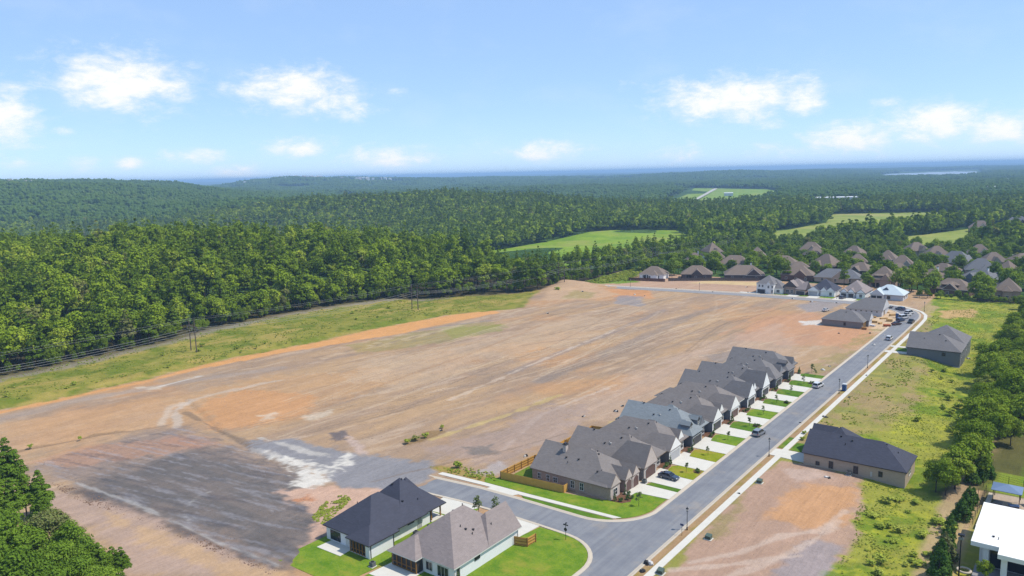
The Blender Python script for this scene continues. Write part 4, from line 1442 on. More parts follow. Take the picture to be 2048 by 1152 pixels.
for yy in (3.0, 6.0, 9.4, 17, 20.5, 24):
    window(h, 17.24 if yy < 13 else 17.05, yy, .5, 1.1, 1.6, 'E')
    MB().box(17.3, 17.5, yy + 1.2, yy + 1.4, -2.9, 2.8).build('porch_post', 'trim_white', h)
garage(h, -.05, 4.2, 4.9, 2.3, 'W', 'door_dark')
rv(h, bl, [(9.6, 6.4), (9.4, 22), (12, 4), (5, 4)])
MB().box(0, 17.3, -.16, -.02, -2.9, -2.45).build('footing', 'concrete', h)

# ---- houses being built at the far bend
h = thing('unfinished_house', 'unfinished house under grey roof with bare sheathing, lumber at its front', 'house', (-93.2, 347.4, 0))
walls(h, [(0, 16.6, 0, 12.2, 0, 3), (14, 18.0, 6, 12, 0, 3)], 'brick_grey')
bl = [(0, 17.0, 0, 12.4, 3, .58, 'x', True, True, .4), (9, 18.2, 5.6, 12.6, 3, .7, 'x', True, False, .3)]
roof(h, bl, 'roof_grey', 'vent_pale', 'house_wrap')
window(h, 9.6, -.04, .9, .8, 1.2, 'S', 'trim_dark', 1, 1)
for k in range(6):
    MB().box(17.0, 17.14, .6 + .9 * k, .74 + .9 * k, 0, 2.9).build('stud', 'raw_lumber', h)
MB().box(18.0, 18.08, 6.2, 11.8, 0, 2.9).build('front_wall', 'house_wrap', h)
rv(h, bl, [(9.0, 4.6), (6, 7)])
h = thing('unfinished_house', 'unfinished white-wrapped house with grey roof nearest the bend', 'house', (-91.2, 380.2, 0))
walls(h, [(0, 15.8, 0, 14.2, 0, 3)], 'house_wrap')
bl = [(0, 15.8, 0, 14.2, 3, .60, 'x', True, False, .45)]
roof(h, bl, 'roof_grey', 'vent_pale', 'house_wrap')
for k in range(6):
    window(h, 2.2 + 2.3 * k, -.04, 1.9, .7, .5, 'S', 'trim_white', 1, 1)
window(h, 15.84, 5, .2, 2.0, 2.2, 'E', 'raw_lumber', 1, 1)

# ---- five houses facing the far street
def far_house(label, loc, W, D, wall, roofm, trim, blocks, rects, gm, windows, garages, name='suburban_house', hh=3.0):
    H = thing(name, label, 'house', loc, 0, 'new houses along the far street')
    walls(H, rects, wall)
    roof(H, blocks, roofm, trim, gm)
    for wn in windows:
        window(H, *wn)
    for gx, gy, gw, gm2 in garages:
        garage(H, gx, gy, gw, 2.3, 'S', gm2)
    return H


far_house('white two-storey house with grey roof at the start of the far street', (-149, 421, 0), 14, 14, 'stucco_white', 'roof_grey', 'trim_white',
          [(0, 9.5, 0, 13, 5.6, .6, 'x', True, True, .35), (8, 14, 2, 12, 3.2, .75, 'x', False, True, .3), (5.6, 8.2, -.6, 5, 5.0, 1.4, 'y', False, True, .15)],
          [(0, 9.5, 0, 13, 0, 5.6), (8, 14, 2, 12, 0, 3.2), (5.6, 8.2, -.6, 4, 0, 5.0)], 'stucco_white',
          [(1.6, -.04, 3.6, .8, 1.2, 'S'), (3.4, -.04, 3.6, .8, 1.2, 'S'), (6.9, -.65, 3.3, .8, 1.2, 'S'), (8.9, -.04, 3.4, .7, 1.2, 'S'), (8.9, -.04, .8, .7, 1.3, 'S'), (11.5, 1.96, .8, 1.6, 1.4, 'S')], [(2.7, -.05, 4.2, 'door_dark')])
far_house('brown gabled house with dark garage door next to the white two-storey house', (-136.2, 425, 0), 13, 14, 'brick_tan', 'roof_brown', 'trim_dark',
          [(0, 12.6, 2, 14, 3.2, .75, 'x', True, True, .4), (1.2, 8.0, 0, 9, 4.4, .85, 'y', False, True, .4), (7.6, 13.2, -1, 8, 3.2, .85, 'x', True, False, .3)],
          [(0, 12.6, 2, 14, 0, 3.2), (1.4, 7.8, .2, 8, 0, 4.4), (7.8, 13, -.8, 8, 0, 3.2)], 'brick_dark', [(3.2, .15, .8, 1.6, 1.6, 'S'), (5.6, .15, .8, 1.2, 1.6, 'S')], [(10.4, -.86, 4.4, 'door_dark')])
far_house('white house with slate-blue roof and stone arched entry on the far street', (-122, 426.6, 0), 14, 14, 'siding_white', 'roof_dark', 'trim_white',
          [(0, 13.4, 1, 15, 3, .75, 'x', True, True, .4), (0, 5.6, -1.2, 8, 3, .7, 'y', False, True, .35), (6.4, 9.8, -.6, 5, 3, 1.1, 'y', False, True, .2), (9.4, 13.6, -.4, 6, 3, .9, 'y', False, True, .25)],
          [(0, 13.4, 1, 15, 0, 3), (.1, 5.5, -1.1, 7, 0, 3), (6.5, 9.7, -.5, 4, 0, 3), (9.5, 13.5, -.3, 5, 0, 3)], 'siding_white', [(11.6, -.35, .8, 1.2, 1.5, 'S')], [(2.8, -1.16, 4.4, 'door_grey')])
far_house('white house with two dark garage doors and brown-grey hipped roof', (-106.4, 428.4, 0), 13, 15, 'siding_white', 'roof_brown', 'trim_dark',
          [(0, 13, 1, 17, 3, .78, 'y', True, True, .4), (.6, 4.2, -.9, 6, 3, .9, 'y', False, True, .25), (4.2, 7.8, -.6, 6, 3, 1.05, 'y', False, True, .25), (8.8, 13.2, -1.2, 7, 3, .85, 'y', False, True, .25)],
          [(0, 13, 1, 17, 0, 3), (.7, 4.1, -.8, 5, 0, 3), (4.3, 7.7, -.5, 5, 0, 3), (8.9, 13.1, -1.1, 6, 0, 3)], 'siding_white', [(11, -1.15, .8, 1.3, 1.5, 'S')], [(2.4, -.86, 2.6, 'door_dark'), (6.0, -.56, 2.6, 'door_dark')])
h = far_house('house wrapped in white with pale blue roof underlay, still being built', (-91, 430, 0), 16, 14, 'house_wrap', 'underlay', 'house_wrap',
              [(0, 15.4, 0, 13, 3, .62, 'x', True, True, .6), (.2, 6.4, -2.6, 8, 3, .85, 'y', False, True, .3)],
              [(0, 15.4, 0, 13, 0, 3), (.3, 6.3, -2.5, 7, 0, 3)], 'house_wrap', [(8.6, -.04, .6, 1.5, 1.6, 'S', 'raw_lumber', 1, 1), (15.44, 4, .8, 1.2, 1.4, 'E', 'house_wrap', 1, 1), (15.44, 9, .8, 1.2, 1.4, 'E', 'house_wrap', 1, 1)],
              [(1.9, -2.56, 2.4, 'vent_black'), (4.7, -2.56, 2.4, 'vent_black')])
zr_ = 4.9
MB().box(5.6, 7.6, 2.6, 5.0, 3.5, zr_ + .25).build('dormer_hole', 'trim_dark', h)  # solid dark box, its colour standing for shade in the open dormer hole
MB().raw([(5.2, 2.4, zr_ + .2), (8.0, 2.4, zr_ + .2), (6.6, 2.4, zr_ + 1.3), (5.2, 5.4, zr_ + .2), (8.0, 5.4, zr_ + .2), (6.6, 5.4, zr_ + 1.3)], [(0, 1, 2), (3, 5, 4), (0, 2, 5, 3), (1, 4, 5, 2), (0, 3, 4, 1)]).build('dormer_roof', 'roof_dark', h)

# ---- older brick houses among the trees
OLD = [  # x, y, width, depth, turn, roof, wall, storeys eave, label
    (-227, 449, 16, 12, 10, 'roof_old', 'siding_white', 3.2, 'white house with dark porch openings and brown roof beside the power line clearing'),
    (-203, 462, 19, 13, 22, 'roof_old', 'brick_dark', 3.2, 'dark brick house with brown hipped roof, second behind the long fence'),
    (-176, 474, 24, 14, 24, 'roof_old', 'brick_dark', 3.2, 'long dark brick house with white flue, third behind the long fence'),
    (-228, 515, 14, 12, 30, 'roof_old', 'siding_white', 4.2, 'white tudor-like house with steep end gable among big trees'),
    (-200, 520, 22, 15, 15, 'roof_old', 'brick_red', 3.6, 'broad brick house with steep brown roof and two front gables'),
    (-240, 575, 12, 14, 50, 'roof_old', 'brick_sand', 5.2, 'tall brown-roofed house half hidden high in the trees'),
    (-199, 562, 12, 13, 20, 'roof_old', 'brick_red', 5.0, 'tall house with dark front gable behind the broad brick house'),
    (-146, 486, 19, 14, 12, 'roof_old', 'brick_red', 3.4, 'brick house with brown roof right behind the brown gabled house'),
    (-173, 540, 20, 13, 14, 'roof_old', 'brick_sand', 3.4, 'brown-roofed house behind a round light green tree'),
    (-141, 532, 18, 15, -20, 'roof_old', 'brick_red', 4.2, 'brick house with three steep front gables in mid subdivision'),
    (-122, 488, 26, 12, 6, 'roof_old_grey', 'brick_sand', 3.0, 'long house with pale grey roof split by a tall pine'),
    (-95, 480, 15, 14, 0, 'roof_old', 'brick_tan', 4.6, 'house with steep pyramid roof and wide dormer behind the wrapped house'),
    (-114, 585, 13, 12, 0, 'roof_old', 'brick_tan', 4.4, 'mauve-roofed house in a gap of the tall trees'),
    (-108, 655, 16, 12, 40, 'roof_old', 'brick_sand', 4.2, 'small pale house high behind the tall trees'),
    (-88, 614, 18, 15, 25, 'roof_old', 'brick_sand', 4.4, 'large brown house with pale roof hips at the back of the subdivision'),
    (-72, 586, 20, 14, -10, 'roof_old_grey', 'brick_tan', 4.4, 'house with grey-blue twin gabled roof'),
    (-73, 543, 15, 11, -30, 'roof_old', 'brick_sand', 3.6, 'brown-roofed house seen end-on between two rows of trees'),
    (-74, 506, 14, 12, -35, 'roof_old', 'brick_red', 3.8, 'brick house with white chimney and steep brown roof'),
    (-54, 550, 17, 13, 10, 'roof_old_grey', 'brick_tan', 4.6, 'house with dark blue-grey roof in the right of the subdivision'),
    (-50, 512, 19, 12, -25, 'roof_old_grey', 'siding_slate', 3.8, 'house with light grey roof and white trimmed gable'),
    (-58, 468, 19, 13, -8, 'roof_old', 'brick_red', 3.4, 'brick house with wide dormer facing the weedy field'),
    (-33, 466, 11, 12, 5, 'roof_old', 'brick_tan', 4.6, 'house with steep brown roof at the right end of the weedy field'),
    (-66, 655, 15, 12, 10, 'roof_old', 'brick_sand', 4.2, 'house with low brown roof before the pond'),
    (-36, 612, 18, 14, 30, 'roof_old', 'brick_tan', 3.8, 'brown-roofed house at the right edge below the pond'),
    (-40, 552, 9, 12, -20, 'roof_old', 'brick_tan', 4.4, 'narrow house with brown roof behind the dark blue-grey roof'),
    (-178, 625, 18, 13, 10, 'roof_old', 'brick_sand', 4.0, 'pale house with grey gables deep in the trees'),
    (-165, 590, 14, 12, 40, 'roof_old', 'brick_red', 4.4, 'brown-roofed house beside a dark round tree, mid subdivision'),
    (-128, 560, 12, 10, 15, 'roof_old', 'brick_red', 4.4, 'small brown roof peeping over the mid subdivision trees'),
    (-92, 908, 20, 14, 10, 'roof_old', 'brick_sand', 4.4, 'house with brown roof by the bare ground far right'),
    (-62, 930, 24, 16, 5, 'roof_old_grey', 'brick_dark', 7.0, 'big grey building with dark upper floor at the far right edge'),
    (-64, 890, 20, 12, 5, 'roof_old_grey', 'siding_slate', 4.4, 'grey-roofed house with white porch at the far right edge'),
]
OLD += [
    (-153, 512, 15, 12, 18, 'roof_old', 'brick_tan', 3.4, 'brown-roofed house just behind the brick house and the brown gable'),
    (-117, 522, 15, 12, -12, 'roof_old', 'brick_red', 3.8, 'brown-roofed house behind the pale grey roof'),
    (-96, 528, 14, 12, 22, 'roof_old', 'brick_tan', 3.8, 'brown house straight behind the steep pyramid roof'),
    (-100, 560, 14, 12, 8, 'roof_old', 'brick_sand', 4.0, 'taupe-roofed house two rows behind the pyramid roof'),
    (-20, 505, 15, 12, 15, 'roof_old', 'brick_tan', 4.0, 'brown-roofed house at the right edge above the field corner'),
    (-14, 560, 16, 12, -15, 'roof_old', 'brick_red', 4.0, 'brown-roofed house near the right edge, mid subdivision'),
    (-52, 600, 15, 12, 25, 'roof_old', 'brick_sand', 4.2, 'taupe-roofed house between the grey-blue gables and the right edge'),
    (-142, 610, 15, 12, -10, 'roof_old', 'brick_sand', 4.2, 'brown roof far back in the middle of the subdivision'),
    (-225, 545, 14, 11, 25, 'roof_old', 'brick_red', 4.0, 'brown roof behind the white tudor-like house'),
]
OLD_SPOTS = []
for i, (x, y, W, D, rot, rm, wm, ev, lab) in enumerate(OLD):
    rr = random.Random(300 + i)
    OLD_SPOTS.append((x, y, max(W, D) / 2 + 2.5))
    h = thing('brick_house' if 'brick' in wm else 'suburban_house', lab, 'house', (x, y, 0), math.radians(rot), 'older houses among the trees')
    w2, d2 = W / 2, D / 2
    gx = rr.uniform(-.6, .1) * w2
    walls(h, [(-w2, w2, -d2, d2, 0, ev), (gx, gx + W * .36, -d2 - 2.2, 0, 0, ev), (w2 * .1, w2 * .8, 0, d2 + 3, 0, ev)], wm)
    pt = .72 if ev < 4 else .95
    bl = [(-w2, w2, -d2, d2, ev, pt, 'x', True, True, .5), (gx, gx + W * .36, -d2 - 2.2, d2 * .3, ev, pt * (1.25 if i % 3 else 1.0), 'y', i % 3 == 0, True, .4), (w2 * .1, w2 * .8, -d2 * .3, d2 + 3, ev, pt * 1.1, 'y', True, i % 2 == 0, .4)]
    if i in (3,):
        bl.append((w2 - 5, w2 + 1.5, -d2 - 2, d2, ev, 1.5, 'y', False, False, .3))
    roof(h, bl, rm, 'trim_brown' if i % 2 else 'trim_white', wm)
    for q in range(3):
        xx = -w2 + W * (.18 + .3 * q) + rr.uniform(-.3, .3)
        inb = gx < xx < gx + W * .36
        window(h, xx, (-d2 - 2.24) if inb else (-d2 - .04), .8, 1.2, 1.5, 'S', 'trim_white', 2, 2)
    if i in (0, 1, 11, 20):
        for q in range(3):
            MB().box(-w2 + 3 + q * 2.0, -w2 + 4.4 + q * 2.0, -d2 - .16, -d2 - .05, .2, 2.6).build('porch_opening', 'screen_dark', h)
    if i in (11, 20):
        o = MB().box(-4, 4, -d2 + 1.0, 0, ev, ev + 2.2).build('dormer', 'brick_red', h)
        mb = MB(); roof_solid(mb, -4, 4, -d2 + 1.0, 1.5, ev + 2.2, .4, 'x', True, True, .3); mb.build('dormer_roof', ['roof_old', 'trim_brown'], o)
        for q in (-2.4, 0, 2.4):
            window(o, q, -d2 + .96, ev + .6, 1.1, 1.1, 'S', 'trim_dark')
    if i in (1, 2, 3, 17, 19, 4):
        chimney(h, w2 * .35, d2 * .2, ev + 1.5, ev + pt * d2 + 1.6, .9, .8, 'stucco_white' if i in (2, 3, 17, 19) else 'brick_dark')

# ---- the flat-roofed white building in the near right corner
h = thing('white_building', 'white flat-roofed building with columned entrance beside the gravel strip', 'building', (-13.2, 144, 0))
MB().box(1.4, 40, 4.4, 20.8, 0, 4.2).box(9, 40, 1.6, 5, 0, 4.0).build('wall', 'siding_white', h)
MB().prism([(0.2, 2.3), (4.4, 2.3), (4.4, -.6), (42, -.6), (42, 21.4), (0.2, 21.4)], 4.2, 5.0).build('roof', 'stucco_white', h)
MB().prism([(8.5, 5.6), (41, 5.6), (41, 14), (8.5, 14)], 5.0, 5.45).build('upper_roof', 'stucco_white', h)
MB().box(8.6, 8.75, 5.7, 13.9, 5.4, 5.46).build('roof_edge', 'vent_pale', h)
for q, yy in ((2.0, 3.0), (4.9, .2), (9.6, .0), (14.4, .0)):
    MB().box(q, q + .9, yy, yy + .9, 0, 4.2).build('column', 'siding_white', h)
MB().box(3.0, 9, 4.3, 4.36, .2, 3.2).build('entrance_glazing', 'window_glass', h)
MB().box(.9, 40, -1, 4.4, 0, .1).build('entrance_floor', 'asphalt_old', h)
vents(h, [(3.2, 6.0, 5.0), (4.0, 5.4, 5.0), (9.6, 11.6, 5.5), (11.4, 11.2, 5.5), (12.0, 11.0, 5.5)])
mb = MB().tube((8.6, 3.6, 5.0), (8.6, 3.6, 8.0), .05, .04)
mb.build('mast', 'metal_dark', h)

# ================================================================== street things
mat_plain('lamp_black', C(38, 38, 42), .4, .05, 3)
mat_plain('lamp_glass', C(226, 226, 220), .2, .02, 3)
mat_plain('pole_wood', C(112, 100, 92), .85, .15, 1.2)
mat_plain('wire', C(190, 190, 188), .6, .03, 1)
mat_plain('green_box', C(92, 110, 98), .5, .08, 2)
mat_plain('tyre', C(32, 32, 34), .8, .1, 3)
mat_plain('rim', C(170, 172, 176), .3, .05, 3, metal=.6)
mat_plain('rubbish_dark', C(48, 46, 48), .8, .2, 3)
mat_plain('rubbish_pale', C(226, 222, 216), .7, .08, 3)
mat_plain('orange_sheet', C(206, 108, 52), .7, .15, 2)
mat_plain('blue_plastic', C(46, 92, 150), .5, .06, 2)
mat_plain('white_plastic', C(232, 234, 236), .5, .04, 2)
mat_plain('canopy_blue', C(118, 142, 176), .7, .06, 2)
mat_plain('sign_white', C(232, 230, 226), .5, .04, 2)
mat_plain('sign_blue', C(62, 74, 120), .5, .05, 2)
mat_plain('rock_grey', C(170, 160, 150), .9, .15, 1.5)
mat_plain('rock_shale', C(132, 130, 134), .9, .3, 1.5)
mat_plain('rock_brown', C(140, 112, 94), .9, .2, 1.5)
mt, t, p = new_mat('tail_red')
p.inputs['Base Color'].default_value = (.4, .02, .02, 1)
mt, t, p = new_mat('tint_glass')
p.inputs['Base Color'].default_value = (.012, .015, .02, 1)
p.inputs['Roughness'].default_value = .05
for nm, c_, met in (('paint_white', C(236, 236, 236), 0), ('paint_silver', C(182, 186, 192), .5), ('paint_slate', C(74, 86, 108), .4), ('paint_black', C(34, 36, 42), .2), ('paint_maroon', C(92, 46, 46), .2), ('paint_blue', C(56, 78, 118), .3), ('paint_grey', C(130, 132, 142), .4)):
    mt, t, p = new_mat(nm)
    p.inputs['Base Color'].default_value = (*c_, 1)
    p.inputs['Roughness'].default_value = .28
    p.inputs['Metallic'].default_value = met
    p.inputs['Coat Weight'].default_value = .5


def gz(x, y):
    return float(drop(np.float64(x), np.float64(y)))


def street_lamp(x, y, label, z=0.0, hgt=4.7):
    h = thing('street_lamp', label, 'street lamp', (x, y, z), 0, 'black lamp posts along the streets')
    MB().tube((0, 0, 0), (0, 0, .5), .16, .12, 10).tube((0, 0, .5), (0, 0, .62), .18, .08, 10).build('base', 'lamp_black', h)
    MB().tube((0, 0, .6), (0, 0, hgt - .8), .075, .055, 8).build('post', 'lamp_black', h)
    MB().tube((0, 0, hgt - .72), (0, 0, hgt - .3), .13, .24, 8).build('lantern', 'lamp_glass', h)
    MB().tube((0, 0, hgt - .82), (0, 0, hgt - .72), .2, .14, 8).tube((0, 0, hgt - .3), (0, 0, hgt + .02), .32, .05, 8).tube((0, 0, hgt), (0, 0, hgt + .2), .04, .02, 6).build('cap', 'lamp_black', h)


street_lamp(-59.15, 131.6, 'black street lamp nearest the camera, across from the side street')
street_lamp(-59.15, 178.8, 'black street lamp by the driveway of the tan brick house')
street_lamp(-59.15, 242.6, 'black street lamp beside the blue portable toilet')
street_lamp(-59.15, 279.6, 'black street lamp, fourth along the right-hand verge')
street_lamp(-61.6, 404.4, 'black street lamp at the outer side of the road bend')
street_lamp(-106, 421.4, 'black street lamp in front of the slate-roofed far house')
street_lamp(-180, 413.6, 'thin black street lamp on the empty part of the far street')
street_lamp(-222, 407.6, 'thin black street lamp at the far end of the far street')

h = thing('street_sign', 'black signpost with crossed name plates on the round lawn corner', 'sign', (-76.4, 114.6, 0))
MB().tube((0, 0, 0), (0, 0, 3.5), .05, .05).tube((0, 0, 3.5), (0, 0, 3.65), .07, .02).build('post', 'lamp_black', h)
MB().box(-.55, .55, -.03, .03, 3.0, 3.22).build('name_plate', 'lamp_black', h)
MB().box(-.03, .03, -.5, .5, 3.26, 3.46).build('name_plate', 'lamp_black', h)
MB().tube((0, -.05, 2.2), (0, -.1, 2.2), .36, .36, 8).build('stop_plate', 'lamp_black', h)
h = thing('street_sign', 'small blue sign on a thin post by the near kerb', 'sign', (-59.0, 128.9, 0))
MB().tube((0, 0, 0), (0, 0, 2.3), .04).build('post', 'lamp_black', h)
MB().box(-.35, .35, -.02, .02, 2.0, 2.4).build('plate', 'sign_blue', h)


def hframe(x, y, hgt, label, rz=0.0):
    h = thing('power_pole', label, 'power pole', (x, y, 1.2), rz, 'wooden H-frame power poles in the cleared strip')
    for s in (-1, 1):
        MB().tube((s * 2.4, 0, -1), (s * 2.2, 0, hgt), .24, .16, 8).build('pole', 'pole_wood', h)
    MB().box(-4.4, 4.4, -.14, .14, hgt - 3.2, hgt - 2.9).build('crossarm', 'pole_wood', h)
    MB().tube((-2.3, 0, hgt - 3.2), (2.35, 0, hgt - 6.8), .09).build('brace', 'pole_wood', h)
    MB().tube((2.3, 0, hgt - 3.2), (-2.35, 0, hgt - 6.8), .09).build('brace', 'pole_wood', h)
    for q in (-4.1, 0, 4.1):
        MB().tube((q, 0, hgt - 3.2), (q, 0, hgt - 4.5), .1, .1, 6).build('insulator', 'metal_grey', h)
    return h


HP = [((-293, 44), 13.6), ((-287.6, 160.8), 13.6), ((-277, 277.6), 13.2), ((-262, 392), 13.2), ((-252, 500), 13.4), ((-243, 620), 13.4)]
labs = ['wooden H-frame power pole outside the near end of the strip', 'wooden H-frame power pole standing nearest on the grassy strip', 'wooden H-frame power pole, second along the grassy strip', 'wooden H-frame power pole at the spoil heap by the woods', 'wooden H-frame power pole above the white house with dark porch', 'wooden H-frame power pole far back in the woods']
for ((x, y), hg), lb in zip(HP, labs):
    hframe(x, y, hg, lb, math.radians(-4))


def wire(a, b, sag, r, label, name='power_wire'):
    pts = []
    for i in range(17):
        q = i / 16
        pts.append((a[0] + (b[0] - a[0]) * q, a[1] + (b[1] - a[1]) * q, a[2] + (b[2] - a[2]) * q - sag * 4 * q * (1 - q)))
    o = MB().path(pts, r, 5).build(name, 'wire', None, recalc=False)
    tag(o, label, 'wire', 'overhead power wires')


for q, nm in ((-4.1, 'conductor on the woods side'), (0, 'middle conductor'), (4.1, 'conductor on the field side'), (-2.2, 'top wire on the woods side'), (2.2, 'top wire on the field side')):
    top = abs(q) == 2.2
    for i in range(len(HP) - 1):
        (x0, y0), h0 = HP[i]; (x1, y1), h1 = HP[i + 1]
        z0 = h0 + 1.2 - (.1 if top else 4.5); z1 = h1 + 1.2 - (.1 if top else 4.5)
        wire((x0 + q, y0, z0), (x1 + q, y1, z1), 1.1 if top else 2.2, .022 if top else .036, ['%s, span off the near end of the strip', '%s, span over the near grassy strip', '%s, span over the upper grassy strip', '%s, span past the spoil heap', '%s, span over the far woods'][i] % nm)


# ------------------------------------------------------------------ vehicles
def car(kind, paint, label, x, y, rz, z=None, group='vehicles parked along the streets'):
    """car pointing along its own +X"""
    key = ('car', kind, paint)
    if key not in CACHE:
        L, W = {'sedan': (4.8, 1.84), 'suv': (4.8, 1.94), 'pickup': (5.7, 2.0), 'van': (5.4, 2.0)}[kind]
        l2, w2 = L / 2, W / 2
        if kind == 'sedan':
            side = [(-l2, .35), (-l2, .75), (-l2 + .15, .98), (-l2 + .9, 1.02), (l2 - 1.35, .96), (l2 - .35, .80), (l2, .62), (l2, .32)]
            roofp = [(-l2 + .55, 1.0), (-l2 + 1.5, 1.42), (-.1, 1.48), (.35, 1.42), (l2 - 1.3, .96)]
        elif kind == 'suv':
            side = [(-l2, .4), (-l2, .95), (-l2 + .1, 1.08), (l2 - 1.25, 1.06), (l2 - .25, .96), (l2, .78), (l2, .38)]
            roofp = [(-l2 + .08, 1.07), (-l2 + .35, 1.66), (-.2, 1.74), (.35, 1.68), (l2 - 1.2, 1.06)]
        elif kind == 'van':
            side = [(-l2, .4), (-l2, 1.15), (l2 - .9, 1.1), (l2 - .15, .92), (l2, .75), (l2, .38)]
            roofp = [(-l2 + .03, 1.12), (-l2 + .12, 1.98), (0, 2.04), (l2 - 1.9, 1.98), (l2 - .85, 1.1)]
        else:
            side = [(-l2, .5), (-l2, 1.05), (l2 - 1.5, 1.08), (l2 - .2, 1.02), (l2, .82), (l2, .46)]
            roofp = [(-.55, 1.06), (-.35, 1.76), (.2, 1.8), (.75, 1.74), (l2 - 1.45, 1.06)]
        def loft(prof, wa, wb, zsplit):
            mb = MB(); n = len(prof)
            z_lo = min(q[1] for q in prof); z_hi = max(q[1] for q in prof)
            def ww(zv):
                tq = (zv - z_lo) / max(.01, z_hi - z_lo)
                return wa + (wb - wa) * tq
            vs = [(a, -ww(b), b) for a, b in prof] + [(a, ww(b), b) for a, b in prof]
            fs = [tuple(range(n)), tuple(range(2 * n - 1, n - 1, -1))] + [(i, (i + 1) % n, n + (i + 1) % n, n + i) for i in range(n)]
            return mb.raw(vs, fs)
        body = loft(side, w2, w2 * .95, 0)
        if kind == 'pickup':
            body.box(-l2 + .12, -.62, -w2 * .82, w2 * .82, 1.06, 1.075)
        bme = body.mesh('body', paint)
        bm = bmesh.new(); bm.from_mesh(bme)
        bmesh.ops.bevel(bm, geom=[e for e in bm.edges], offset=.07, segments=2, affect='EDGES', clamp_overlap=True)
        bm.to_mesh(bme); bm.free()
        glass = loft(roofp, w2 * .93, w2 * .74, 0).mesh('windows', 'tint_glass')
        rp = [(a * .985, b) for a, b in roofp]
        top = [q for q in roofp if q[1] > roofp[0][1] + .25]
        rm = MB()
        vs = []
        for s in (-1, 1):
            for a, b in top:
                vs.append((a, s * w2 * .76, b - .02))
        for s in (-1, 1):
            for a, b in top:
                vs.append((a, s * w2 * .72, b + .035))
        n = len(top)
        fs = []
        for i in range(n - 1):
            fs.append((2 * n + i, 2 * n + i + 1, 3 * n + i + 1, 3 * n + i))
            fs.append((i, i + 1, 2 * n + i + 1, 2 * n + i)); fs.append((n + i, 3 * n + i, 3 * n + i + 1, n + i + 1))
        fs += [(0, 2 * n, 3 * n, n), (n - 1, 2 * n - 1, 4 * n - 1, 3 * n - 1)]
        rm.raw(vs, fs)
        rme = rm.mesh('roof', paint)
        pil = MB()
        for s in (-1, 1):
            for (a, b), (c_, d_) in ((roofp[0], roofp[1]), (roofp[-1], roofp[-2]), ((sum(q[0] for q in roofp) / 5, roofp[0][1]), (sum(q[0] for q in roofp) / 5, roofp[2][1]))):
                pil.tube((a, s * w2 * .94, b), (c_, s * w2 * .75, d_), .06, .05, 5)
        pme = pil.mesh('pillars', paint)
        wh = MB().tube((0, -.11, 0), (0, .11, 0), .35, .35, 14).mesh('wheel', 'tyre')
        ri = MB().tube((0, -.125, 0), (0, .125, 0), .22, .22, 10).mesh('rim', 'rim')
        hl = MB().box(-.06, .05, -.2, .2, -.08, .08).mesh('headlight', 'lamp_glass')
        tl_ = MB().box(-.05, .06, -.17, .17, -.1, .1).mesh('taillight', 'tail_red')
        CACHE[key] = (bme, glass, rme, pme, wh, ri, hl, tl_, l2, w2, side)
    bme, glass, rme, pme, wh, ri, hl, tl_, l2, w2, side = CACHE[key]
    z = RZ if z is None else z
    nm = {'sedan': 'parked_car', 'suv': 'parked_car', 'pickup': 'pickup_truck', 'van': 'white_van' if 'white' in paint else 'van'}[kind]
    h = thing(nm, label, {'sedan': 'car', 'suv': 'car', 'pickup': 'pickup truck', 'van': 'van'}[kind], (x, y, z), rz, group)
    link('body', bme, h); link('windows', glass, h); link('roof', rme, h); link('pillars', pme, h)
    for a in (-l2 + .95, l2 - .92):
        for s in (-1, 1):
            o = link('wheel', wh, h, (a, s * (w2 - .1), .35))
            link('rim', ri, o)
    for s in (-1, 1):
        link('headlight', hl, h, (l2 - .06, s * (w2 - .3), .7 if kind == 'sedan' else .82))
        link('taillight', tl_, h, (-l2 + .04, s * (w2 - .24), .82))
    return h


R_ = math.radians
car('sedan', 'paint_slate', 'slate blue sedan on the wide driveway of the arched-garage house', -73.2, 152.6, R_(-3), SWZ, 'vehicles on the driveways')
car('suv', 'paint_silver', 'silver minivan-like car stopped at the kerb in mid street', -66.5, 192.5, R_(84))
car('suv', 'paint_white', 'white crossover at the kerb near the end of the house row', -66.5, 246.5, R_(82))
car('suv', 'paint_white', 'white car driving up the middle of the road near the bend', -62.4, 331, R_(88))
car('pickup', 'paint_black', 'black pickup on the right side of the road near the bend', -61.6, 372, R_(-92))
car('sedan', 'paint_maroon', 'dark maroon car nose-on beside the building site', -66.0, 363.8, R_(60))
car('suv', 'paint_blue', 'blue car between the maroon car and the white vans', -66.2, 373.2, R_(70))
car('van', 'paint_white', 'first white work van of three beside the building site', -66.2, 380.5, R_(65))
car('pickup', 'paint_white', 'white pickup between two white work vans', -66.4, 387.2, R_(70))
car('van', 'paint_white', 'white work van nearest the bend', -66.2, 393.6, R_(72))
car('suv', 'paint_blue', 'dark blue car at the head of the bend', -71.8, 402.8, R_(150))
car('pickup', 'paint_black', 'black pickup behind the dark blue car at the bend', -78.4, 406.2, R_(162))
car('sedan', 'paint_white', 'white car standing alone on the bare earth', -100.9, 382, R_(80), .15)
car('suv', 'paint_grey', 'grey car on the driveway of the far house with two garage doors', -103.4, 423.2, R_(78), SWZ, 'vehicles on the driveways')
car('sedan', 'paint_silver', 'light car before the white tudor-like house', -231, 500, R_(10), .1, 'vehicles on the driveways')
car('sedan', 'paint_white', 'white car beside the long dark brick house', -189, 490, R_(30), .1, 'vehicles on the driveways')

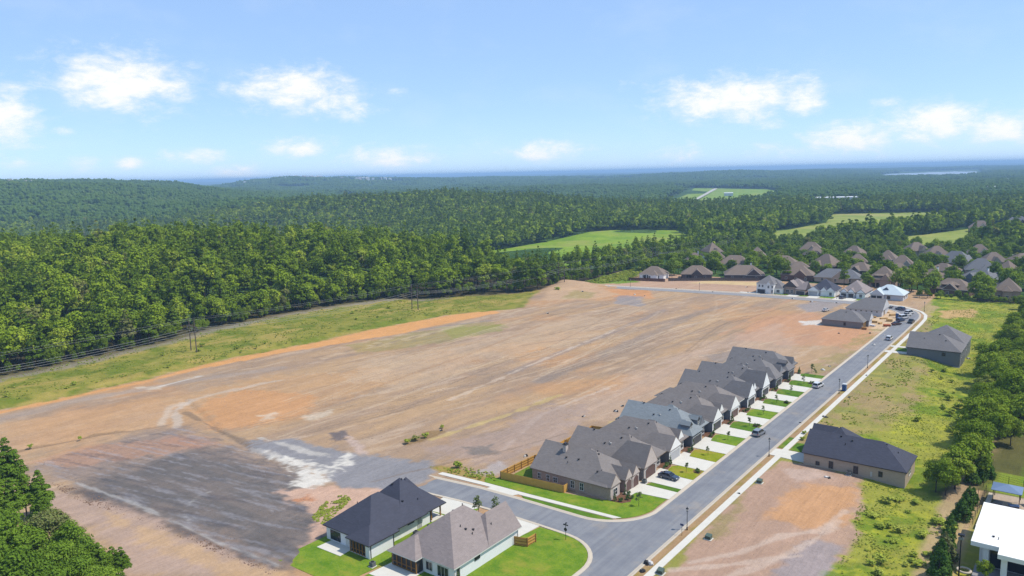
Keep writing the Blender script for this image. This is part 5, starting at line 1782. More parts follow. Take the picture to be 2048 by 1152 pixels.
# ------------------------------------------------------------------ timber yard fence
def fence_run(name, label, pts, hgt, panel_mat, rail_side=1, bay=2.4, posts='timber_dark', group=None):
    h = thing(name, label, 'fence', (pts[0][0], pts[0][1], 0), 0, group)
    ox, oy = pts[0]
    for (ax, ay), (bx, by) in zip(pts[:-1], pts[1:]):
        L = math.hypot(bx - ax, by - ay); n = max(1, round(L / bay)); a = math.atan2(by - ay, bx - ax)
        seg = L / n
        kp = ('panel', round(seg, 3), hgt, panel_mat)
        if kp not in CACHE:
            mb = MB(); m_ = max(3, int(seg / .3)); rr = random.Random(int(seg * 1000))
            for i in range(m_):
                mb.box(seg * i / m_ + .008, seg * (i + 1) / m_ - .008, -.012, .012 + rr.uniform(0, .006), .04, hgt + rr.uniform(-.03, .03))
            CACHE[kp] = mb.mesh('panel', panel_mat)
            CACHE[kp, 'rail'] = MB().box(0.05, seg - .05, -.04, .04, -.05, .05).mesh('rail', posts)
            CACHE[kp, 'post'] = MB().box(-.06, .06, -.06, .06, 0, hgt + .02).mesh('post', posts)
        for i in range(n):
            px_, py_ = ax + (bx - ax) * i / n - ox, ay + (by - ay) * i / n - oy
            link('panel', CACHE[kp], h, (px_, py_, 0), a)
            nx_, ny_ = -math.sin(a) * rail_side, math.cos(a) * rail_side
            link('post', CACHE[kp, 'post'], h, (px_ + nx_ * .1, py_ + ny_ * .1, 0), a)
            for z in (.35, hgt * .52, hgt - .3):
                link('rail', CACHE[kp, 'rail'], h, (px_ + nx_ * .075, py_ + ny_ * .075, z), a)
        link('post', CACHE[kp, 'post'], h, (bx - ox + nx_ * .1, by - oy + ny_ * .1, 0), a)
    return h


fence_run('timber_fence', 'golden timber fence round the yard of the corner brick house', [(-88.6, 133.9), (-88.7, 132.4), (-105.2, 130.8), (-104.6, 143.6), (-99.2, 144.6)], 1.85, 'timber', -1)
fence_run('timber_fence', 'golden timber fence facing the field behind the arched-garage house', [(-104.5, 143.9), (-104.4, 156.7), (-99.6, 157.6)], 1.85, 'timber', 1)
fence_run('timber_fence', 'golden timber fence with open rails inside, behind the grey house with pale garage', [(-104.4, 157.3), (-104.4, 170), (-99.4, 170.9)], 1.85, 'timber', -1)
fence_run('timber_fence', 'short timber fence at the corner of the taupe-roofed white house', [(-83.3, 107.4), (-80.9, 108.2), (-80.7, 110.6)], 1.8, 'timber', -1)
fence_run('board_fence', 'brown board fence below the white house by the power line', [(-236, 431), (-213, 436.2)], 2.0, 'fence_brown', 1)
fence_run('board_fence', 'weathered grey board fence below the dark brick houses', [(-212.5, 440), (-198, 449), (-163.8, 467)], 2.0, 'pole_wood', 1)
fence_run('board_fence', 'grey board fence behind the brush along the weedy field', [(-45, 449), (-26, 449.5)], 1.9, 'pole_wood', 1)
fence_run('board_fence', 'dark board fence corner beside the turning circle', [(-6, 206), (-4.6, 216), (8, 217)], 1.9, 'pole_wood', 1)


def wire_fence(label, pts, hgt=1.8, step=3.0):
    h = thing('chain_link_fence', label, 'fence', (pts[0][0], pts[0][1], 0))
    ox, oy = pts[0]
    pm = MB().tube((0, 0, 0), (0, 0, hgt), .045, .045, 6).mesh('post', 'metal_dark')
    for (ax, ay), (bx, by) in zip(pts[:-1], pts[1:]):
        n = max(1, round(math.hypot(bx - ax, by - ay) / step))
        for i in range(n + 1):
            link('post', pm, h, (ax + (bx - ax) * i / n - ox, ay + (by - ay) * i / n - oy, 0))
        for z in (.3, .8, 1.3, hgt - .03):
            MB().tube((ax - ox, ay - oy, z), (bx - ox, by - oy, z), .018, .018, 4).build('rail', 'metal_dark', h)
    return h


wire_fence('dark wire fence along the walk by the white building', [(-14.6, 165.2), (-14.2, 183.4), (-13.4, 187)])
wire_fence('wire fence across the slope below the turning circle', [(-16.2, 192.6), (-8, 190.4), (4, 188.6), (14, 187)])
# leaning wire posts by the gravel strip
for i, (px_, py_) in enumerate(((1931, 1040), (1945, 1022), (1954, 1004), (1966, 975))):
    x, y = G(px_, py_)
    o = MB().tube((0, 0, 0), (.15, .1, 3.0), .05, .045, 6).build('fence_post', 'metal_dark', None, (x, y, 0))
    tag(o, 'tall thin dark post by the gravel strip, %s from the white building' % ('nearest', 'second', 'third', 'fourth')[i], 'post', 'thin posts by the gravel strip')

# ------------------------------------------------------------------ site clutter
def ac_unit(x, y, label, z=0.0):
    h = thing('air_conditioner', label, 'air conditioner', (x, y, z), 0, 'air conditioners beside the houses')
    MB().box(-.6, .6, -.6, .6, 0, .12).build('pad', 'concrete', h)
    mb = MB().box(-.42, .42, -.42, .42, .12, .95)
    for i in range(5):
        mb.box(-.44, .44, -.44, .44, .22 + .14 * i, .27 + .14 * i)
    mb.build('cabinet', 'ac_grey', h)
    MB().tube((0, 0, .95), (0, 0, 1.02), .36, .33, 14).build('fan_grille', 'vent_black', h)


ac_unit(-101.6, 99.4, 'grey air conditioner beside the navy-roofed white house')
ac_unit(-40.4, 177.4, 'dark air conditioner against the tan brick wall right of the road', gz(-40, 177))
ac_unit(-76.6, 147.2, 'air conditioner between the twin-garage and arched-garage houses')
ac_unit(-99.6, 86.2, 'air conditioner by the patio of the taupe-roofed white house')


def transformer(x, y, label, z=0.0):
    h = thing('utility_box', label, 'utility box', (x, y, z), 0, 'green utility boxes')
    MB().box(-.75, .75, -.7, .7, 0, .1).build('pad', 'concrete', h)
    mb = MB().raw([(-.55, -.5, .1), (.55, -.5, .1), (.55, .5, .1), (-.55, .5, .1), (-.55, -.5, .75), (.55, -.5, .75), (.55, .5, .95), (-.55, .5, .95)], [(0, 3, 2, 1), (4, 5, 6, 7), (0, 1, 5, 4), (1, 2, 6, 5), (2, 3, 7, 6), (3, 0, 4, 7)])
    mb.build('cabinet', 'green_box', h)
    MB().box(-.56, .56, -.54, -.5, .4, .44).build('lid_seam', 'metal_dark', h)


x, y = G(1519, 966); transformer(x, y, 'green utility box beside the pavement, mid way along the bare lot')
x, y = G(1417, 1078); transformer(x, y, 'green utility box at the near end of the bare lot')
x, y = G(1321, 1147); transformer(x, y, 'green utility box at the bottom edge by the pavement')

h = thing('portable_toilet', 'blue portable toilet with pale roof on the right-hand verge', 'portable toilet', (-58.6, 246.6, 0), 0, 'portable toilets')
MB().box(-.58, .58, -.6, .6, .08, 2.1).build('cabin', 'blue_plastic', h)
MB().box(-.64, .64, -.66, .66, 2.1, 2.2).box(-.5, .5, -.5, .5, 2.2, 2.34).build('roof', 'white_plastic', h)
MB().box(-.62, -.58, -.45, .45, .15, 2.0).build('door', 'paint_grey', h)
MB().box(-.7, .7, -.7, .7, 0, .08).build('skid', 'metal_dark', h)
c2 = copy_tree(h); c2.location = (-69.0, 381.0, 0); c2['label'] = 'blue portable toilet among the vans of the building site'


def lumber_stack(x, y, rz, label, mat='raw_lumber', w=2.4, d=1.2, rows=4, z=0.0):
    h = thing('lumber_stack', label, 'lumber', (x, y, z), rz, 'stacks of building lumber')
    for s in (-.8, .8):
        MB().box(s - .06, s + .06, -d / 2, d / 2, 0, .1).build('bearer', 'timber_dark', h)
    pm = MB().box(-w / 2, w / 2, -.09, .09, 0, .16).mesh('plank', mat)
    for r in range(rows):
        n = int(d / .2)
        for q in range(n):
            link('plank', pm, h, (random.uniform(-.06, .06), -d / 2 + .1 + q * .2, .1 + .17 * r))
    return h


lumber_stack(-70.2, 370.6, .3, 'pale lumber stack between the vans and the unfinished house', rows=6, d=1.6)
lumber_stack(-73.6, 375.6, .8, 'low lumber stack before the white-wrapped house', rows=3, w=3.6)
lumber_stack(-76.0, 364.2, .1, 'long lumber stack against the sheathed house', rows=5, w=4.2)
lumber_stack(-79.4, 376.2, .05, 'yellowish lumber stack along the wall of the white-wrapped house', rows=4, w=5.0)
lumber_stack(-72.4, 362.6, 1.2, 'short lumber stack standing nearest the maroon car', rows=4, w=1.8, d=1.0)
lumber_stack(-71.8, 385.4, .9, 'lumber bundle beside the white pickup', rows=5, w=3.0, d=1.0)
lumber_stack(-74.2, 355.8, -.2, 'pale sheet stack on the dirt at the front of the sheathed house', 'house_wrap', 2.4, 1.6, 3)
lumber_stack(-68.8, 358.4, .5, 'orange wrapped stack at the kerb of the building site', 'orange_sheet', 2.6, 1.8, 5)
lumber_stack(-75.4, 346.4, .0, 'brown board stack at the corner of the sheathed house', 'timber_dark', 2.0, .8, 5)
lumber_stack(-76.6, 392.0, .4, 'scattered lumber by the bend, lowest of the stacks', rows=2, w=4.0, d=2.0)


def blob_mesh(seed, sx_, sy_, sz_, mat, n=2, name='rock'):
    rr = random.Random(seed)
    bm = bmesh.new()
    bmesh.ops.create_icosphere(bm, subdivisions=n, radius=1)
    for v_ in bm.verts:
        k_ = rr.uniform(.75, 1.15)
        v_.co = Vector((v_.co.x * sx_ * k_, v_.co.y * sy_ * k_, max(-.25, v_.co.z) * sz_ * k_))
    me_ = bpy.data.meshes.new(name)
    bm.to_mesh(me_); bm.free()
    me_.materials.append(MATS[mat])
    return me_


# heaps of site rubbish: pixel place, look
junk = [((1297, 1128), 'dark', 'black rubbish heap on the verge at the bottom of the street', 1.2), ((1283, 1143), 'dark', 'twiggy dark rubbish at the bottom edge of the verge', .9),
        ((1479, 988), 'dark', 'black stump-like heap at the edge of the pavement', .6), ((1655, 955), 'pale', 'white and black rubbish bag on the bare lot', .8),
        ((1735, 752), 'dark', 'dark heap beside the pavement in the dry grass', .7), ((1698, 795), 'dark', 'small dark heap, second along the pavement from the toilet', .5),
        ((1650, 834), 'dark', 'dark flat heap on the grass above the tan brick house', .9), ((1636, 850), 'dark', 'black and white bin heap behind the tan brick house', .7),
        ((1050, 913), 'dark', 'black heap outside the corner of the yard fence', .8), ((1232, 823), 'dark', 'dark heap in the dirt behind the blue-grey roof', 1.0),
        ((1245, 812), 'dark', 'small dark pile just above the heap behind the blue-grey roof', .7), ((1167, 833), 'dark', 'small dark lump alone in the dirt left of the yards', .6),
        ((882, 862), 'dark', 'black tyre-like lump by the weeds in the field', .7), ((1645, 740), 'pale', 'pale rubble at the kerb past the last lawn', .9),
        ((1660, 733), 'dark', 'dark rubble at the kerb past the last lawn', .6), ((1677, 667), 'dark', 'small black lump in the dirt below the sheathed house', .6),
        ((1741, 667), 'dark', 'black lump on the left verge below the site', .7), ((1747, 690), 'pale', 'pale rubble on the left verge by the road', .9),
        ((1290, 592), 'dark', 'rusty lump beside the end of the far street', .9), ((1268, 590), 'pale', 'pale concrete lump at the end of the far street', 1.2),
        ((1165, 583), 'pale', 'white rubble by the spoil heap', 1.0), ((1095, 627), 'dark', 'dark lump at the edge of the grading', .8), ((1497, 585), 'dark', 'dark block on the far street before the white two-storey house', .7),
        ((1586, 598), 'dark', 'dark bin at the kerb of the far street', .8), ((1622, 604), 'dark', 'brown pallet heap on the dirt below the far street', 1.4), ((1672, 606), 'dark', 'dark pile on the dirt facing the slate-roofed house', .8),
        ((1352, 578), 'dark', 'dark lump on the kerb of the empty far street', .7), ((1425, 584), 'dark', 'second dark lump along the empty far street', .6), ((1493, 575), 'dark', 'brown heap at the edge of the driveway apron on the far street', .9),
        ((1769, 670), 'pale', 'white box on the grass next to the grey house drive', .5), ((1600, 845), 'pale', 'pale paving scraps by the pavement above the tan brick house', .5), ((1938, 703), 'pale', 'white steps heap behind the grey house', .9)]
for i, ((px_, py_), kd, lb, sz_) in enumerate(junk):
    x, y = G(px_, py_)
    rr = random.Random(i + 900)
    h = thing('rubbish_heap', lb, 'rubbish', (x, y, gz(x, y)), rr.uniform(0, 3), 'odds and ends left on the site')
    for q in range(3):
        mt_ = 'rubbish_pale' if (kd == 'pale') != (q == 2) else ('rubbish_dark' if q else 'rock_brown' if 'brown' in lb or 'rusty' in lb else 'rubbish_dark')
        o = link('lump', blob_mesh(i * 5 + q, sz_ * rr.uniform(.4, .8), sz_ * rr.uniform(.3, .6), sz_ * rr.uniform(.4, .7), mt_, 2, 'lump'), h, (rr.uniform(-.5, .5) * sz_, rr.uniform(-.4, .4) * sz_, .02))

# loose stones of the site: far too many to count
def stone_field(name, label, polys, n, smin, smax, mat, seed):
    rr = np.random.default_rng(seed)
    P3, S3 = [], []
    for poly in polys:
        xs_, ys_ = [q[0] for q in poly], [q[1] for q in poly]
        x = rr.uniform(min(xs_), max(xs_), n * 3); y = rr.uniform(min(ys_), max(ys_), n * 3)
        ok = sdf(x, y, poly) < 0
        P3.append(np.stack([x[ok][:n], y[ok][:n]], 1))
    P3 = np.concatenate(P3)
    mb = MB()
    base = np.array([(1, 0, 0), (0, 1, 0), (-1, 0, 0), (0, -1, 0), (0, 0, .8)])
    for (x, y) in P3:
        s_ = rr.uniform(smin, smax) ** 1.0
        a_ = rr.uniform(0, 6.28); ca_, sa_ = math.cos(a_), math.sin(a_)
        kx, ky = rr.uniform(.6, 1.3), rr.uniform(.6, 1.3)
        vs = [(x + s_ * (q[0] * kx * ca_ - q[1] * ky * sa_), y + s_ * (q[0] * kx * sa_ + q[1] * ky * ca_), float(q[2]) * s_ - .02) for q in base]
        mb.raw(vs, [(0, 1, 4), (1, 2, 4), (2, 3, 4), (3, 0, 4)])
    o = mb.build(name, mat, None, (0, 0, .02), recalc=False)
    tag(o, label, 'stones', None, 'stuff')


stone_field('gravel', 'loose dark shale stones along the near edge of the grey pad', [PX((90, 960), (200, 990), (420, 1085), (560, 1140), (540, 1150), (300, 1050), (150, 1000))], 900, .06, .28, 'rock_brown', 5)
stone_field('gravel', 'pale stones scattered on the bare field', [PX((300, 800), (900, 680), (1400, 620), (1560, 650), (1100, 820), (700, 880))], 2600, .05, .16, 'rock_grey', 6)
stone_field('gravel', 'dark clods scattered on the bare field', [PX((420, 860), (900, 720), (1350, 640), (1250, 720), (980, 860), (760, 900))], 2200, .04, .13, 'rock_brown', 8)
stone_field('gravel', 'broken grey shale on the dark pad', [SHALE], 2600, .04, .13, 'rock_shale', 9)
stone_field('gravel', 'small stones scattered over the bare lot right of the road', [PX((1400, 1080), (1500, 980), (1700, 960), (1690, 1090), (1500, 1150))], 900, .02, .07, 'rock_brown', 7)

# yard of the white building
h = thing('shade_canopy', 'blue shade canopy over play things behind the white building', 'canopy', (-12.6, 179.2, 0))
for q, w_ in ((0, 0), (4.6, 0), (0, 4), (4.6, 4)):
    MB().tube((q, w_, 0), (q, w_, 2.9), .07).build('post', 'metal_dark', h)
MB().raw([(-.4, -.4, 2.8), (5, -.4, 2.8), (5, 4.4, 2.8), (-.4, 4.4, 2.8), (2.3, 2, 3.7), (-.4, -.4, 2.7), (5, -.4, 2.7), (5, 4.4, 2.7), (-.4, 4.4, 2.7)], [(0, 1, 4), (1, 2, 4), (2, 3, 4), (3, 0, 4), (5, 6, 1, 0), (6, 7, 2, 1), (7, 8, 3, 2), (8, 5, 0, 3), (8, 7, 6, 5)]).build('cloth', 'canopy_blue', h)
for i, (x, y, lb) in enumerate(((-11.6, 176.6, 'dark play house under the blue canopy'), (-8.8, 177.6, 'low dark play bench beside the canopy'), (-6.2, 183, 'blue-green play boat on the grass by the fence'))):
    h = thing('play_equipment', lb, 'play equipment', (x, y, 0), .3 * i)
    m_ = 'paint_black' if i < 2 else 'canopy_blue'
    MB().box(-.8, .8, -.6, .6, .15, .8 if i else 1.1).build('body', m_, h)
    MB().raw([(-.95, -.75, 1.1 if i == 0 else .8), (.95, -.75, 1.1 if i == 0 else .8), (.95, .75, 1.1 if i == 0 else .8), (-.95, .75, 1.1 if i == 0 else .8), (0, 0, 1.6 if i == 0 else 1.0)], [(0, 1, 4), (1, 2, 4), (2, 3, 4), (3, 0, 4), (3, 2, 1, 0)]).build('roof', 'paint_blue' if i else 'paint_black', h)
    for s in (-.6, .6):
        MB().box(s - .08, s + .08, -.5, .5, 0, .15).build('foot', 'metal_grey', h)
x, y = G(1928, 1142)
h = thing('concrete_ring', 'pale concrete ring lying on the gravel beside the white building', 'ring', (x, y, 0))
bm = bmesh.new()
me_ = bpy.data.meshes.new('ring')
vs, fs = [], []
for i in range(28):
    a = 2 * math.pi * i / 28
    for j in range(8):
        b = 2 * math.pi * j / 8
        r = 1.0 + .22 * math.cos(b)
        vs.append((r * math.cos(a), r * math.sin(a), .16 + .2 * math.sin(b)))
for i in range(28):
    for j in range(8):
        fs.append((i * 8 + j, ((i + 1) % 28) * 8 + j, ((i + 1) % 28) * 8 + (j + 1) % 8, i * 8 + (j + 1) % 8))
MB().raw(vs, fs).build('ring', 'kerb_concrete', h, smooth=True)
h = thing('light_pole', 'tall dark floodlight pole at the corner of the white building', 'light pole', (-14.0, 141.6, 0))
MB().tube((0, 0, 0), (0, 0, 7.6), .12, .09, 8).build('post', 'metal_dark', h)
MB().box(-.5, .5, -.35, .35, 7.6, 7.85).build('lamp_head', 'metal_dark', h)
MB().box(-.4, .4, -.5, -.3, 7.0, 7.4).build('bracket', 'metal_grey', h)
# turning circle at the right edge
struct('path', MB().prism(arc(5, 205, 9.5, 90, 270, 16), -.2, .08), 'concrete')
struct('road', MB().prism(arc(5.5, 205, 8.6, 90, 270, 16), -.2, .09), 'rubbish_pale' if False else 'asphalt_old')
struct('path', MB().prism([(-14.1, 165), (-12.9, 165), (-12.9, 184), (-13.7, 184)], -.2, .06), 'kerb_concrete')
struct('path', MB().prism([(-7.4, 192), (-6.2, 192), (-6.6, 226), (-7.8, 226)], -.2, .05), 'kerb_concrete')

# ================================================================== trees and plants
mat_leaf('leaf_forest', (0.080, 0.132, 0.012), (0.205, 0.280, 0.020), (0.46, 0.48, 0.075))
mat_leaf('leaf_pinewood', (0.062, 0.108, 0.012), (0.140, 0.205, 0.019), (0.27, 0.32, 0.045))
mat_leaf('leaf_shade', (0.070, 0.115, 0.014), (0.160, 0.228, 0.022), (0.34, 0.38, 0.055))
mat_leaf('leaf_pine', (0.075, 0.135, 0.016), (0.14, 0.225, 0.026), (0.24, 0.31, 0.04))
mat_leaf('leaf_cypress', (0.048, 0.0992, 0.0192), (0.08, 0.1472, 0.0288), (0.128, 0.192, 0.0352))
mat_leaf('leaf_weed', (0.19, 0.25, 0.036), (0.31, 0.36, 0.056), (0.44, 0.43, 0.10))
mat_leaf('leaf_shrub', (0.056, 0.096, 0.0288), (0.096, 0.144, 0.0448), (0.176, 0.208, 0.072))
mat_leaf('leaf_young', (0.08, 0.12, 0.048), (0.128, 0.16, 0.064), (0.192, 0.224, 0.096))
mat_plain('bark', (.055, .042, .034), .9, .25, 2.0)
mat_plain('bark_pale', (.14, .11, .09), .9, .25, 2.0)
mt, t, p = new_mat('canopy_far')
g_ = t.n('ShaderNodeNewGeometry')
oi = t.n('ShaderNodeObjectInfo')
rp_ = g_.outputs.get('Random Per Island')
f = t.math('ADD', t.math('MULTIPLY', rp_, .4), t.math('MULTIPLY', t.noise(g_.outputs['Position'], .005, 5.0, .65), .6))
c = t.mix(t.ramp(f, .25, .55), (.034, .066, .013), (.084, .138, .020))
c = t.mix(t.math('MULTIPLY', t.ramp(f, .58, .85), .8), c, (.17, .21, .05))
c = t.mix(t.math('MULTIPLY', t.noise(g_.outputs['Position'], .35, 2.0), .5), c, (.024, .055, .014))
t.l(c, p.inputs['Base Color'])
p.inputs['Roughness'].default_value = 1.0
p.inputs['Specular IOR Level'].default_value = 0.0


def quads_mesh(name, V, mat):
    """V: n x 4 x 3 leaf quads"""
    n = len(V)
    me_ = bpy.data.meshes.new(name)
    me_.vertices.add(n * 4)
    me_.vertices.foreach_set('co', V.astype(np.float32).ravel())
    me_.loops.add(n * 4)
    me_.loops.foreach_set('vertex_index', np.arange(n * 4, dtype=np.int32))
    me_.polygons.add(n)
    me_.polygons.foreach_set('loop_start', np.arange(0, n * 4, 4, dtype=np.int32))
    me_.update(calc_edges=True)
    me_.materials.append(MATS[mat])
    return me_


def leaves(rng, cen, rad, n_each, leaf, flat=1.0, asp=1.5, up=.25):
    """leaf sprays over the surface of round clumps"""
    out = []
    for (c, r) in zip(cen, rad):
        n = max(4, int(n_each * (r / np.mean(rad)) ** 2))
        d = rng.normal(size=(n, 3)); d /= np.linalg.norm(d, axis=1)[:, None]
        d[:, 2] = np.where(d[:, 2] < -.45, -d[:, 2], d[:, 2])
        pos = c + d * np.array([r, r, r * flat]) * rng.uniform(.45, 1.14, (n, 1))
        nm = d + rng.normal(size=(n, 3)) * .42 + np.array([0, 0, up])
        nm /= np.linalg.norm(nm, axis=1)[:, None]
        tg = np.cross(nm, rng.normal(size=(n, 3))); tg /= np.linalg.norm(tg, axis=1)[:, None]
        bt = np.cross(nm, tg)
        s = leaf * rng.uniform(.6, 1.35, (n, 1))
        out.append(np.stack([pos + tg * s * asp * .5, pos + bt * s * .5 + nm * s * .12, pos - tg * s * asp * .5, pos - bt * s * .5 + nm * s * .12], 1))
    return np.concatenate(out)


def crown(kind, seed, H, R, nb, n_each, leaf, mat):
    rng = np.random.default_rng(seed)
    cen, rad = [], []
    if kind == 'broad':
        for i in range(nb):
            d = rng.normal(size=3); d /= np.linalg.norm(d)
            if d[2] < -.75:
                d[2] *= -.6
            q = rng.uniform(.45, .78)
            z = H * .55 + d[2] * H * .44 * q
            cen.append(np.array([d[0] * R * q, d[1] * R * q, z])); rad.append(R * rng.uniform(.30, .48))
        cen.append(np.array([0, 0, H * .62])); rad.append(R * .55)
        V = leaves(rng, cen, rad, n_each, leaf, .82)
    elif kind == 'pine':
        lev = max(5, nb // 4)
        for i in range(lev):
            q = i / (lev - 1)
            z = H * (.36 + .60 * q)
            rr_ = R * (1.0 - q) ** .75 * rng.uniform(.75, 1.1) + .12 * R
            k = max(2, int(round(nb / lev * (1.25 - .7 * q))))
            a0 = rng.uniform(0, 6.28)
            for j in range(k):
                a = a0 + j * 6.283 / k + rng.uniform(-.4, .4)
                cen.append(np.array([math.cos(a) * rr_ * .66, math.sin(a) * rr_ * .66, z + rng.uniform(-.03, .03) * H])); rad.append(max(.34, rr_ * rng.uniform(.36, .52)))
        cen.append(np.array([0, 0, H * .96])); rad.append(R * .18)
        V = leaves(rng, cen, rad, n_each, leaf, .55, 2.2, .5)
    elif kind == 'cone':
        for i in range(nb):
            q = rng.uniform(0, 1) ** 1.2
            a = rng.uniform(0, 6.28)
            rr_ = R * (1 - q) ** .8 * .8
            cen.append(np.array([math.cos(a) * rr_, math.sin(a) * rr_, H * (.08 + .85 * q)])); rad.append(R * (.36 - .2 * q))
        V = leaves(rng, cen, rad, n_each, leaf, 1.25, 1.8, .3)
    else:                                                    # bush
        for i in range(nb):
            a = rng.uniform(0, 6.28); q = rng.uniform(.1, .75)
            cen.append(np.array([math.cos(a) * R * q, math.sin(a) * R * q, H * rng.uniform(.3, .68)])); rad.append(R * rng.uniform(.28, .45))
        V = leaves(rng, cen, rad, n_each, leaf, .9, 1.7, .9)
    V[:, :, 2] = np.maximum(V[:, :, 2], .02)
    return quads_mesh('crown', V, mat)


def trunk(kind, seed, H, R, r0, mat='bark'):
    rr = random.Random(seed)
    mb = MB()
    top = H * (.92 if kind in ('pine', 'cone') else .72)
    p0 = (0, 0, -.4)
    segs = 4
    pts = [p0] + [(rr.uniform(-.02, .02) * H, rr.uniform(-.02, .02) * H, top * (i + 1) / segs) for i in range(segs)]
    for i in range(segs):
        mb.tube(pts[i], pts[i + 1], r0 * (1 - i / segs * .8), r0 * (1 - (i + 1) / segs * .8), 7)
    if kind == 'broad':
        for i in range(6):
            a = i * 1.05 + rr.uniform(-.3, .3); z = H * rr.uniform(.28, .5)
            mb.tube((0, 0, z), (math.cos(a) * R * .6, math.sin(a) * R * .6, z + H * .22), r0 * .4, r0 * .1, 5)
    elif kind == 'pine':
        for i in range(12):
            a = i * 2.4; q = i / 12; z = H * (.34 + .55 * q); L = R * (1 - q) ** .75 * .7
            mb.tube((0, 0, z), (math.cos(a) * L, math.sin(a) * L, z + .02 * H), r0 * .22, r0 * .06, 4)
    return mb.mesh('trunk', mat)


KINDS_T = {}


def kind_of(key, kind, n, H, R, nb, n_each, leaf, mat, r0, bark='bark', seed=0):
    KINDS_T[key] = [(crown(kind, seed + 10 * i, H * (1 + .1 * math.sin(i * 2.1)), R * (1 + .12 * math.cos(i * 1.7)), nb, n_each, leaf, mat), trunk(kind, seed + 10 * i, H, R, r0, bark)) for i in range(n)]


kind_of('forest', 'broad', 6, 19.0, 5.1, 18, 58, .78, 'leaf_forest', .26, seed=1000)
kind_of('forest_pine', 'pine', 4, 21.5, 4.1, 30, 34, .76, 'leaf_pinewood', .24, seed=1100)
kind_of('shade', 'broad', 5, 13.0, 4.9, 24, 52, .7, 'leaf_shade', .28, seed=1200)
kind_of('near_pine', 'pine', 5, 11.5, 2.8, 46, 150, .26, 'leaf_pine', .17, 'bark', seed=1300)
kind_of('near_leafy', 'broad', 3, 12.0, 4.0, 34, 240, .28, 'leaf_pine', .22, seed=1400)
kind_of('edge', 'broad', 5, 10.5, 3.5, 26, 170, .31, 'leaf_shade', .2, seed=1500)
kind_of('cypress', 'cone', 3, 4.6, 1.6, 40, 45, .26, 'leaf_cypress', .12, seed=1600)
kind_of('bush', 'bush', 4, 1.7, 1.15, 12, 36, .26, 'leaf_weed', .05, seed=1700)
kind_of('shrub', 'bush', 3, .75, .5, 8, 24, .14, 'leaf_shrub', .03, seed=1800)
kind_of('young', 'broad', 3, 3.4, .75, 9, 22, .17, 'leaf_young', .05, seed=1900)
kind_of('slim_shrub', 'cone', 2, 2.4, .42, 16, 24, .14, 'leaf_shrub', .04, seed=1950)
LOW = [crown('broad' if i != 3 else 'pine', 2000 + i, 16.0 + 3 * (i == 3), 4.6, 11, 13 + 9 * (i == 3), 1.9 - .5 * (i == 3), 'leaf_pinewood' if i in (1, 3) else 'leaf_forest') for i in range(4)]


def plant(key, name, label, cat, x, y, z=0.0, s=1.0, rng=random, group=None, sz=None):
    v = rng.randrange(len(KINDS_T[key]))
    cm, tm = KINDS_T[key][v]
    h = thing(name, label, cat, (x, y, z), rng.uniform(0, 6.28), group)
    h.scale = (s, s, s * (sz or 1.0))
    link('trunk', tm, h)
    o = link('crown', cm, h)
    return h, o


SRC = {}
rt = random.Random(42)

# ---- forest points
def in_view(x, y, m=.68):
    a = np.arctan2(x, y) - fa
    return np.abs(a) < m


rng = np.random.default_rng(77)
WPOLY = WOODS_EDGE + [(-290, 700), (-300, 900), (-2500, 1600), (-2500, -400)]


def jitter_grid(x0, x1, y0, y1, st, seed):
    r = np.random.default_rng(seed)
    xs_, ys_ = np.meshgrid(np.arange(x0, x1, st), np.arange(y0, y1, st))
    xs_ = xs_ + r.uniform(-.45, .45, xs_.shape) * st
    ys_ = ys_ + r.uniform(-.45, .45, ys_.shape) * st
    return xs_.ravel(), ys_.ravel()


def not_clear(x, y, mg=2.0):
    ok = np.ones(x.shape, bool)
    for poly in CLEAR:
        ok &= sdf(x, y, poly) > mg + (fbm(x / 18, y / 18, 3, 66) - .5) * 40
    return ok


# near woods, out to about 680 m
fx, fy = jitter_grid(-760, -240, 20, 760, 7.5, 1)
d_ = np.hypot(fx, fy)
ok = in_view(fx, fy) & (d_ < 700) & (sdf(fx, fy, WPOLY) < 0.5) & not_clear(fx, fy)
fx, fy, d_ = fx[ok], fy[ok], d_[ok]
ed = -sdf(fx, fy, WPOLY)
order = np.argsort(d_ + np.minimum(ed, 60) * 4.0)           # the front of the woods first
sel, rest = order[:300], order[300:]
SURF = {}
for n_, i in enumerate(sel):
    pine = rt.random() < .42
    key = 'forest_pine' if pine else 'forest'
    x, y = float(fx[i]), float(fy[i])
    front = ed[i] < 9
    lab = ('tall narrow pine' if pine else 'broad leafy tree') + (' at the front edge of the woods along the cleared strip' if front else ' inside the woods behind the cleared strip')
    s = rt.uniform(.66, 1.0) if front else rt.uniform(.62, 1.25)
    if y > 385 and x > -340:
        s *= .68
    z = 1.2 if x > -350 else float(terrain_h(x, y)) - .3
    h, o = plant(key, 'pine_tree' if pine else 'leafy_tree', lab, 'tree', x, y, z, s, rt, ('pines' if pine else 'leafy trees') + (' at the front edge of the woods' if front else ' inside the woods'))
    SRC.setdefault(key, {})[o.data.name] = o


